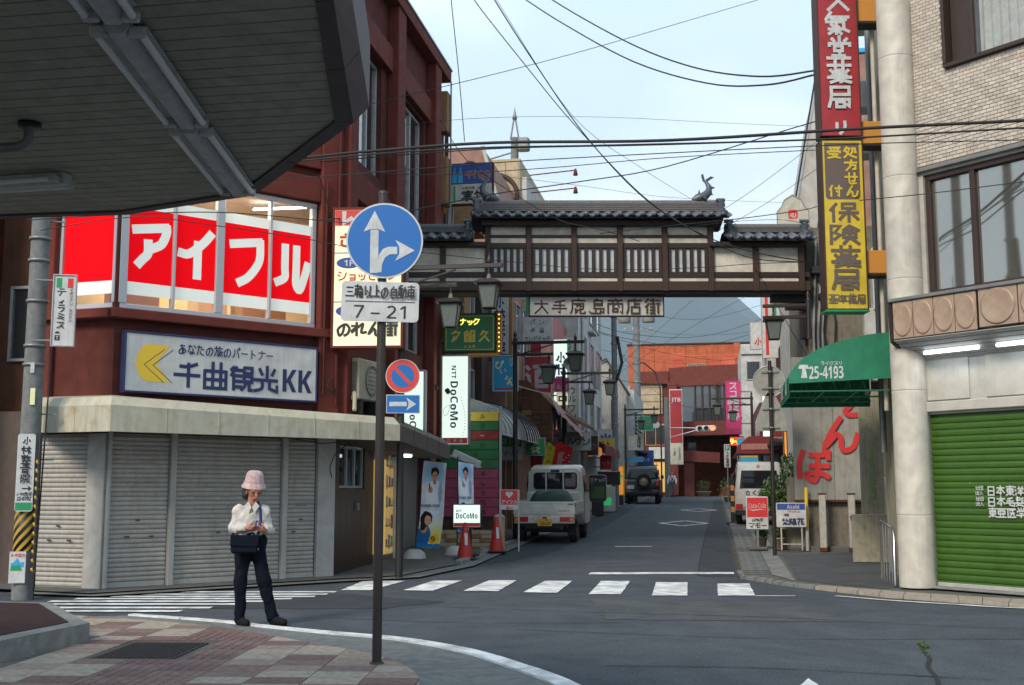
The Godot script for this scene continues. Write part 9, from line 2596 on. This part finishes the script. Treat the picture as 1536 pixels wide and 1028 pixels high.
func person_parts(o: Node3D, j: Dictionary, cell: float, fine: bool, top: Material, legs: Material) -> void:
	var nk: Vector3 = j.neck
	var hd: Vector3 = j.head
	var fw: Vector3 = j.look
	var body := [[j.hip, j.chest, 0.085, 0.088], [j.chest, nk, 0.075, 0.045], [nk, hd, 0.045, 0.05], [j.sh_l, j.sh_r, 0.042, 0.042], [j.sh_l, j.el_l, 0.040, 0.034], [j.el_l, j.wr_l, 0.036, 0.024], [j.sh_r, j.el_r, 0.042, 0.036], [j.el_r, j.wr_r, 0.036, 0.024], [j.hp_l, j.kn_l, 0.072, 0.048], [j.kn_l, j.an_l, 0.047, 0.032], [j.hp_r, j.kn_r, 0.072, 0.048], [j.kn_r, j.an_r, 0.047, 0.032], [j.hp_l, j.hp_r, 0.08, 0.08]]
	var ms := [flesh(body, cell, 0.03)]
	var side := fw.cross(Vector3.UP).normalized()
	var up := side.cross(fw).normalized()
	var head := [[hd + up * 0.035 - fw * 0.025, hd + up * 0.035 + fw * 0.015, 0.078, 0.074], [hd - up * 0.02 + fw * 0.030, hd - up * 0.055 + fw * 0.042, 0.058, 0.034], [hd - fw * 0.03 - up * 0.03, nk, 0.050, 0.046]]
	head.append([hd + fw * 0.088 + up * 0.012, hd + fw * 0.102 - up * 0.018, 0.008, 0.012])
	head.append([hd + fw * 0.076 - up * 0.045 - side * 0.014, hd + fw * 0.076 - up * 0.045 + side * 0.014, 0.010, 0.010])
	for s in [-1.0, 1.0]:
		head.append([hd + side * 0.078 * s + up * 0.02, hd + side * 0.078 * s - up * 0.02, 0.013, 0.010])
		head.append([hd + fw * 0.078 + side * 0.030 * s + up * 0.036, hd + fw * 0.074 + side * 0.045 * s + up * 0.034, 0.010, 0.009])
	ms.append(flesh(head, 0.0045 if fine else 0.012, 0.014))
	var hl := hand_bones(j.wr_l, j.hand_l, j.palm_l, j.get("thumb_l", 1.0))
	var hr := hand_bones(j.wr_r, j.hand_r, j.palm_r, j.get("thumb_r", -1.0))
	ms.append(flesh(hl, 0.0035 if fine else 0.009, 0.006))
	ms.append(flesh(hr, 0.0035 if fine else 0.009, 0.006))
	var bd := part(o, "body", join(ms), M.skin)
	for s in [-1.0, 1.0]:
		part(bd, "eye", lathe_mesh([Vector2(0.0, 0.006), Vector2(0.011, 0.0), Vector2(0, -0.004)], 10), M.hair, Transform3D(Basis.looking_at(-fw, Vector3.UP) * Basis(Vector3.RIGHT, PI / 2), hd + fw * 0.083 + side * 0.032 * s + up * 0.014))
	part(bd, "mouth", tube_mesh([hd + fw * 0.083 - up * 0.047 - side * 0.02, hd + fw * 0.0875 - up * 0.045, hd + fw * 0.083 - up * 0.047 + side * 0.02], 0.0045, 6), M.lip)
	var tr := [[j.hp_l + V(0, 0.06, 0), j.hp_r + V(0, 0.06, 0), 0.100, 0.100], [j.hip, j.hip + V(0, 0.05, 0), 0.13, 0.125]]
	for s in ["l", "r"]:
		var h: Vector3 = j["hp_" + s]
		var kn: Vector3 = j["kn_" + s]
		var an: Vector3 = j["an_" + s]
		tr.append([h, kn, 0.090, 0.064])
		tr.append([kn, an.lerp(kn, 0.02) - V(0, 0.005, 0), 0.062, 0.058])
		tr.append([kn.lerp(h, 0.2) + V(0, 0, 0.02), kn.lerp(an, 0.2) + V(0, 0, 0.012), 0.054, 0.05])
	part(o, "trousers", flesh(tr, cell * 0.8, 0.035, 0.016, Vector3(1.0, 0.55, 1.0)), legs)
	var jk := [[j.hip + V(-0.045, 0.03, 0), j.chest + V(-0.04, 0, 0), 0.098, 0.100], [j.hip + V(0.045, 0.03, 0), j.chest + V(0.04, 0, 0), 0.098, 0.100], [j.chest, nk - V(0, 0.035, 0), 0.118, 0.058], [j.sh_l, j.sh_r, 0.062, 0.062]]
	for s in ["l", "r"]:
		var sh: Vector3 = j["sh_" + s]
		var el: Vector3 = j["el_" + s]
		var wr: Vector3 = j["wr_" + s]
		jk.append([sh, el, 0.060, 0.050])
		jk.append([el, wr.lerp(el, 0.12), 0.050, 0.038])
		jk.append([el + V(0, 0.02, 0.025), el.lerp(sh, 0.25) + V(0, 0, 0.025), 0.036, 0.034])
	part(o, "jacket", flesh(jk, cell * 0.75, 0.028, 0.016, Vector3(1.0, 0.8, 1.0)), top)
	for s in ["l", "r"]:
		var an: Vector3 = j["an_" + s]
		var toe: Vector3 = j["toe_" + s]
		part(o, "shoe", flesh([[V(an.x, 0.045, an.z), V(toe.x, 0.032, toe.z), 0.045, 0.032], [V(an.x, 0.05, an.z) - (toe - an) * V(0.25, 0, 0.25), V(an.x, 0.07, an.z), 0.040, 0.042], [V(an.x, 0.02, an.z), V(toe.x, 0.018, toe.z), 0.036, 0.036]], 0.008 if fine else 0.016, 0.02), M.shoe_black)
func build_people() -> void:
	var o := thing("person", "person in a pink hat, white jacket and dark trousers standing at the kerb", "person", Vector3(-4.83, 0.012, -11.78), deg_to_rad(21))
	var look := V(0.28, -0.34, 0.90).normalized()
	var j := {
		"hip": V(0.0, 0.83, 0), "chest": V(0.0, 1.10, 0.0), "neck": V(0.005, 1.235, 0.015), "head": V(0.025, 1.375, 0.045), "look": look,
		"sh_l": V(-0.125, 1.178, 0.0), "sh_r": V(0.122, 1.172, 0.0), "el_l": V(-0.180, 0.985, 0.0), "el_r": V(0.188, 0.975, 0.0), "wr_l": V(-0.035, 1.005, 0.215), "wr_r": V(0.155, 0.975, 0.215),
		"hand_l": V(1, -0.05, 0.15), "hand_r": V(-0.75, 0.25, 0.25), "palm_l": V(0, 0.6, -0.8), "palm_r": V(0.1, 0.8, -0.5), "thumb_l": 1.0, "thumb_r": -1.0,
		"hp_l": V(-0.075, 0.80, 0), "hp_r": V(0.075, 0.80, 0), "kn_l": V(-0.085, 0.44, 0.03), "kn_r": V(0.150, 0.45, 0.035), "an_l": V(-0.090, 0.07, -0.02), "an_r": V(0.255, 0.07, -0.01),
		"toe_l": V(-0.015, 0.03, 0.10), "toe_r": V(0.365, 0.03, 0.09),
	}
	person_parts(o, j, 0.014, true, M.jacket_white, M.trousers_navy)
	part(o, "jacket_hem", lathe_mesh([Vector2(0.118, 0.0), Vector2(0.126, 0.0), Vector2(0.124, 0.06), Vector2(0.112, 0.16), Vector2(0.105, 0.24)], 28), M.jacket_white, Transform3D(Basis.from_euler(Vector3(0, 0.1, 0.05)) * Basis.from_scale(Vector3(1.12, 1.0, 0.98)), V(0.0, 0.765, 0.0)))
	part(o, "collar", prism_mesh([Vector2(-0.075, 0.0), Vector2(-0.02, -0.075), Vector2(0.005, -0.01), Vector2(-0.03, 0.05)], 0.0, 0.008), M.jacket_white, turned(0.0, 1.225, 0.098, -0.15, -0.25))
	part(o, "collar", prism_mesh([Vector2(0.085, 0.0), Vector2(0.03, -0.075), Vector2(0.010, -0.01), Vector2(0.045, 0.05)], 0.0, 0.008), M.jacket_white, turned(0.0, 1.225, 0.098, 0.15, -0.25))
	for k in 4:
		part(o, "button", lathe_mesh([Vector2(0, 0.004), Vector2(0.008, 0.003), Vector2(0.009, 0)], 8), M.pale_wall, Transform3D(Basis(Vector3.RIGHT, PI / 2), V(0.02, 1.14 - k * 0.07, 0.135)))
	var hb := Basis(Vector3.UP, 0.30) * Basis(Vector3.RIGHT, 0.22)
	var hat := part(o, "hat", lathe_mesh([Vector2(0.128, -0.030), Vector2(0.131, -0.034), Vector2(0.130, -0.028), Vector2(0.113, 0.004), Vector2(0.098, 0.030), Vector2(0.095, 0.075), Vector2(0.083, 0.118), Vector2(0.062, 0.138), Vector2(0.030, 0.142), Vector2(0.0, 0.140)], 32), M.hat_pink, Transform3D(hb, V(0.022, 1.455, 0.028)))
	part(hat, "band_seam", tube_mesh(ring_flat(0.0985, 0.031), 0.003, 6), M.hat_pink)
	part(hat, "inner_brim", lathe_mesh([Vector2(0.126, -0.032), Vector2(0.109, 0.0), Vector2(0.094, 0.026)], 32), M.hat_pink)
	part(o, "hair", flesh([[V(-0.055, 1.44, -0.01), V(-0.062, 1.335, 0.0), 0.045, 0.040], [V(0.0, 1.43, -0.04), V(-0.02, 1.33, -0.05), 0.072, 0.058], [V(0.06, 1.43, -0.01), V(0.055, 1.36, -0.02), 0.045, 0.035]], 0.008, 0.02), M.hair)
	var bag := thing("shoulder_bag", "dark navy shoulder bag hanging in front of the person in the pink hat", "bag", Vector3(-4.83, 0.012, -11.78), deg_to_rad(21))
	part(bag, "pouch", box_mesh(Vector3(0.275, 0.185, 0.09), 0.03), M.bag_navy, turned(-0.055, 0.835, 0.185, 0.08, 0.0, -0.03))
	part(bag, "flap", box_mesh(Vector3(0.285, 0.115, 0.02), 0.008), M.bag_navy, turned(-0.055, 0.875, 0.236, 0.08, 0.05, -0.03))
	part(bag, "strap", strap_mesh([V(0.075, 0.92, 0.19), V(0.10, 1.0, 0.165), V(0.105, 1.10, 0.145), V(0.10, 1.19, 0.10), V(0.085, 1.255, 0.03), V(0.05, 1.24, -0.06), V(-0.05, 1.10, -0.14), V(-0.17, 0.95, -0.06), V(-0.195, 0.90, 0.16)], 0.035), M.strap_blue)
	var sl := thing("paper_slip", "small blue slip held in both hands of the person in the pink hat", "paper", Vector3(-4.83, 0.012, -11.78), deg_to_rad(21))
	part(sl, "sheet", box_mesh(Vector3(0.055, 0.085, 0.006), 0.001), M.strap_blue, turned(0.075, 1.045, 0.245, 0.2, -0.7, -0.3))
	var p := thing("person", "person in a white shirt and grey trousers at the far end of the street", "person", Vector3(-2.75, gy(-77.5), -77.5), 0.12)
	var k := {
		"hip": V(0.0, 0.92, 0), "chest": V(0.0, 1.22, 0.0), "neck": V(0.0, 1.40, 0.0), "head": V(0.0, 1.55, 0.02), "look": V(-0.1, -0.05, 1).normalized(),
		"sh_l": V(-0.17, 1.35, 0.0), "sh_r": V(0.17, 1.35, 0.0), "el_l": V(-0.26, 1.10, -0.03), "el_r": V(0.27, 1.10, 0.02), "wr_l": V(-0.27, 0.88, 0.06), "wr_r": V(0.24, 0.90, 0.14),
		"hand_l": V(0, -1, 0.15), "hand_r": V(0, -0.9, 0.4), "palm_l": V(1, 0, 0), "palm_r": V(-1, 0, 0), "thumb_l": 1.0, "thumb_r": -1.0,
		"hp_l": V(-0.09, 0.88, 0), "hp_r": V(0.09, 0.88, 0), "kn_l": V(-0.10, 0.48, 0.05), "kn_r": V(0.10, 0.48, -0.02), "an_l": V(-0.10, 0.08, 0.10), "an_r": V(0.11, 0.08, -0.14),
		"toe_l": V(-0.11, 0.03, 0.24), "toe_r": V(0.13, 0.03, 0.0),
	}
	person_parts(p, k, 0.022, false, M.shirt_white, M.trousers_grey)
	part(p, "hair", flesh([[V(0, 1.63, -0.01), V(0, 1.58, -0.05), 0.088, 0.075]], 0.02, 0.02), M.hair)
	part(p, "strap", strap_mesh([V(-0.12, 1.41, 0.04), V(-0.08, 1.33, 0.14), V(0.02, 1.18, 0.155), V(0.12, 1.0, 0.14), V(0.19, 0.92, 0.06)], 0.05), M.bag_navy)
	part(p, "strap", strap_mesh([V(0.12, 1.41, 0.04), V(0.08, 1.33, 0.145), V(0.0, 1.18, 0.16), V(-0.10, 1.0, 0.145)], 0.045), M.bag_navy)
func ring_flat(r: float, y: float) -> Array:
	var out := []
	for i in 25:
		var g := TAU * i / 24.0
		out.append(Vector3(cos(g) * r, y, sin(g) * r))
	return out
func strap_mesh(p: Array, w: float) -> ArrayMesh:
	var pts := []
	for i in p.size() - 1:
		for k in 4:
			pts.append((p[i] as Vector3).cubic_interpolate(p[i + 1], p[maxi(i - 1, 0)], p[mini(i + 2, p.size() - 1)], k / 4.0))
	pts.append(p[-1])
	var st := begin()
	st.set_smooth_group(1)
	var c := Vector3(0, 1.0, 0)
	for i in pts.size() - 1:
		var t: Vector3 = (pts[i + 1] - pts[i]).normalized()
		var o: Vector3 = (pts[i] - Vector3(0, pts[i].y, 0)).normalized()
		var s := t.cross(o).normalized() * w / 2
		face(st, [pts[i] - s, pts[i + 1] - s, pts[i + 1] + s, pts[i] + s], o)
		face(st, [pts[i] - s - o * 0.006, pts[i + 1] - s - o * 0.006, pts[i + 1] + s - o * 0.006, pts[i] + s - o * 0.006], -o)
	return done(st)
func build_wires() -> void:
	var specs := [
		["thick cable bundle crossing the picture below the white column's second joint", 0.022, [V(4.89, 6.19, -15.56), V(4.04, 6.15, -15.51), V(2.00, 6.17, -15.57), V(-0.55, 6.16, -15.63), V(-2.98, 6.28, -15.72), V(-4.74, 6.25, -15.72), V(-5.98, 6.22, -15.81), V(-8.48, 6.09, -15.79)]],
		["second cable just below the thick bundle across the street", 0.013, [V(4.82, 6.02, -15.34), V(3.98, 5.99, -15.30), V(1.43, 6.02, -15.47), V(-1.45, 6.09, -15.48), V(-3.35, 6.20, -15.66), V(-5.34, 6.18, -15.72), V(-8.47, 6.01, -15.79)]],
		["thin wire below the cable bundle in front of the tiled wall", 0.007, [V(4.77, 5.82, -15.23), V(3.94, 5.80, -15.19), V(1.99, 5.96, -15.57), V(-0.56, 6.01, -15.73), V(-2.80, 6.00, -15.75), V(-4.76, 5.96, -15.82), V(-6.43, 5.95, -15.94)]],
		["thin sagging wire in front of the tiled building's dark window", 0.006, [V(4.34, 4.99, -13.94), V(3.61, 4.96, -14.02), V(2.64, 4.93, -14.26), V(1.83, 4.94, -14.52)]],
		["upper of the two heavy wires sagging left from the red pharmacy sign", 0.016, [V(1.72, 8.08, -18.56), V(0.90, 8.35, -19.44), V(-0.23, 9.26, -21.27), V(-1.66, 10.95, -24.07), V(-3.74, 13.62, -27.77), V(-5.07, 15.34, -29.57)]],
		["lower of the two heavy wires sagging left from the red pharmacy sign", 0.016, [V(1.71, 8.01, -18.56), V(1.00, 8.20, -19.45), V(0.01, 8.95, -21.31), V(-1.53, 10.51, -24.09), V(-3.42, 12.96, -27.82), V(-4.72, 14.50, -29.63), V(-5.98, 16.07, -31.44)]],
		["straight wire climbing to the right across the open sky", 0.008, [V(-6.76, 8.03, -19.13), V(-5.88, 8.62, -20.30), V(-2.91, 11.07, -24.87), V(1.34, 14.06, -29.66), V(3.55, 15.61, -32.07)]],
		["wire from the sky down to the roof post on the tan house", 0.010, [V(-5.45, 12.78, -23.41), V(-5.60, 12.31, -24.40), V(-5.64, 10.97, -25.41), V(-5.67, 9.60, -26.22)]],
		["first of the long wires slanting down across the gate's ridge", 0.010, [V(-4.33, 10.64, -19.55), V(-4.17, 10.35, -20.08), V(-3.38, 9.45, -21.23), V(-2.59, 8.56, -22.08), V(-1.34, 7.25, -22.70), V(-0.32, 6.53, -22.98), V(0.72, 6.01, -23.26), V(1.86, 5.98, -23.86)]],
		["second of the long wires slanting down across the gate's ridge", 0.012, [V(-4.03, 10.70, -19.60), V(-3.80, 10.35, -20.15), V(-3.26, 9.58, -21.26), V(-2.34, 8.29, -22.13), V(-1.22, 7.12, -22.72), V(-0.06, 6.40, -23.03), V(0.98, 6.08, -23.31), V(1.90, 6.00, -23.87)]],
		["third thin wire slanting from the sky toward the far poles", 0.007, [V(-5.01, 13.08, -25.52), V(-4.96, 13.19, -26.54), V(-3.73, 11.91, -31.83), V(-2.19, 11.86, -37.17), V(-0.56, 12.01, -42.52), V(1.54, 12.24, -48.98), V(4.24, 12.03, -56.55)]],
		["wire from the roof sign down to the gate's left eave", 0.008, [V(-5.31, 8.82, -22.22), V(-4.78, 7.99, -22.31), V(-3.87, 7.33, -22.57), V(-2.96, 6.80, -22.83), V(-2.07, 6.51, -22.58), V(-1.36, 6.28, -22.70)]],
		["wire rising right from the red building over the gate ridge", 0.012, [V(-6.05, 5.63, -17.22), V(-5.34, 6.24, -19.37), V(-4.13, 7.02, -21.41), V(-2.45, 7.33, -21.90), V(-0.79, 7.63, -22.19), V(1.91, 7.89, -20.63), V(2.72, 7.87, -20.26)]],
		["thin wire a little above the gate ridge across the sky", 0.006, [V(-5.94, 10.71, -33.48), V(-4.01, 10.97, -35.84), V(-1.23, 11.60, -40.38), V(3.62, 12.89, -47.31)]],
		["thin wire rising from the gate fish to the upper right", 0.006, [V(-0.06, 7.51, -26.37), V(1.04, 8.47, -27.58), V(2.59, 9.78, -28.36), V(2.86, 10.01, -28.40)]],
		["second thin wire rising to the right behind the gate", 0.006, [V(0.24, 7.50, -27.44), V(1.40, 8.40, -28.66), V(2.82, 9.60, -29.92)]],
		["wire along the top of the gate's right wing", 0.009, [V(-2.13, 6.44, -22.57), V(-0.70, 6.60, -22.81), V(0.60, 6.74, -23.04), V(1.81, 7.00, -23.65), V(2.19, 7.18, -24.12)]],
		["wire looping in front of the lower gate panels", 0.007, [V(-5.58, 6.02, -21.77), V(-3.92, 5.84, -22.06), V(-2.12, 5.68, -22.37), V(-0.33, 5.71, -22.68), V(0.84, 5.83, -23.08), V(1.86, 5.98, -23.86)]],
		["cable hanging from the gate's right end to the lower right", 0.007, [V(0.85, 5.85, -23.49), V(1.13, 5.53, -24.04), V(1.67, 4.64, -24.64), V(2.21, 3.83, -25.04)]],
		["upper far wire under the gate from the slender pole", 0.012, [V(-6.99, 7.91, -39.38), V(-5.68, 8.18, -45.70), V(-4.17, 8.18, -51.54), V(-0.95, 8.78, -60.72), V(2.20, 9.74, -63.30), V(4.72, 10.52, -61.70)]],
		["middle far wire under the gate from the slender pole", 0.012, [V(-5.66, 8.70, -47.73), V(-3.77, 8.40, -52.12), V(-0.60, 9.30, -60.78), V(2.57, 10.47, -63.36), V(5.07, 11.63, -63.79)]],
		["low far wire between the two far poles and the signal", 0.012, [V(-4.22, 7.80, -52.04), V(-4.70, 8.69, -73.27), V(-3.07, 7.39, -78.62), V(-1.35, 6.99, -80.95)]],
		["far wire falling left from the thick pole to the grey house", 0.012, [V(-4.67, 11.22, -73.27), V(-5.10, 8.45, -65.08), V(-5.57, 6.70, -59.93)]],
		["far wire crossing low in front of the orange building", 0.012, [V(-6.20, 7.19, -57.79), V(-3.83, 7.05, -62.26), V(-0.34, 7.13, -64.89), V(2.75, 7.39, -61.36)]],
		["far wire crossing in front of the orange terrace", 0.012, [V(-5.71, 9.48, -59.90), V(-2.71, 9.60, -70.57), V(1.29, 9.42, -73.29), V(4.20, 9.90, -67.70)]],
		["steep far wire running up to the right under the gate", 0.010, [V(-5.55, 6.52, -57.90), V(-2.66, 8.78, -60.43), V(1.14, 11.05, -61.09), V(4.80, 12.60, -59.69)]],
		["pair line wire over the orange roof", 0.010, [V(-6.50, 10.73, -57.74), V(-3.78, 10.83, -62.27), V(-0.26, 10.83, -64.90), V(4.73, 11.92, -63.74)]],
		["long low wire from the left pole past the lettered windows", 0.007, [V(-8.83, 4.93, -13.70), V(-7.48, 4.93, -13.63), V(-6.42, 5.08, -14.32), V(-5.81, 5.40, -16.25), V(-5.36, 5.66, -17.85)]],
		["second low wire across the lettered windows", 0.006, [V(-8.66, 4.79, -13.73), V(-7.31, 4.90, -13.66), V(-6.59, 4.88, -14.08), V(-5.80, 5.09, -16.25), V(-5.54, 5.23, -17.72)]],
		["fine wire high across the sky above the cable bundle", 0.005, [V(-6.75, 7.61, -19.13), V(-5.03, 9.24, -23.49), V(-2.62, 10.59, -27.96), V(0.68, 11.07, -30.56), V(2.96, 11.30, -31.97)]],
		["third line of the cable bundle, running to the left pole", 0.009, [V(2.08, 6.04, -15.58), V(-0.55, 6.10, -15.63), V(-2.80, 6.20, -15.75), V(-4.36, 6.19, -15.79), V(-5.59, 6.17, -15.88)]],
		["thin line sagging just under the cable bundle at the left", 0.007, [V(1.70, 6.77, -18.56), V(-0.66, 6.76, -18.56), V(-2.63, 6.70, -18.62), V(-4.64, 6.64, -18.48), V(-5.23, 6.41, -17.36)]],
		["thin line from the sign bracket to the gate's right ridge", 0.005, [V(1.73, 5.61, -19.17), V(1.34, 6.10, -20.53), V(0.46, 6.61, -22.71), V(-0.31, 6.55, -22.78)]],
		["fine far wire low under the gate board", 0.008, [V(-7.61, 7.46, -44.35), V(-5.55, 7.80, -51.81), V(-2.41, 8.13, -62.50), V(0.81, 8.75, -67.12), V(3.70, 9.27, -65.59)]],
		["second fine far wire low under the gate board", 0.008, [V(-5.70, 10.52, -59.90), V(-2.53, 10.28, -66.54), V(1.59, 10.28, -67.25), V(4.71, 10.17, -61.70)]],
		["fine far wire dropping left past the slender pole", 0.008, [V(-0.91, 11.23, -60.73), V(-3.43, 8.29, -56.24), V(-5.47, 5.86, -53.85)]],
		["short wire along the red pier at the left of the blue sign", 0.010, [V(-5.88, 6.20, -16.64), V(-5.82, 5.85, -16.86), V(-5.81, 5.61, -17.16)]],
	]
	for s in specs:
		var o := thing("overhead_wire", s[0], "wire", s[2][0], 0.0, "overhead wires")
		var p := []
		for i in s[2].size() - 1:
			for k in 6:
				p.append((s[2][i] as Vector3).cubic_interpolate(s[2][i + 1], s[2][maxi(i - 1, 0)], s[2][mini(i + 2, s[2].size() - 1)], k / 6.0) - o.position)
		p.append(s[2][-1] - o.position)
		part(o, "cable", tube_mesh(p, s[1], 6), M.wire)
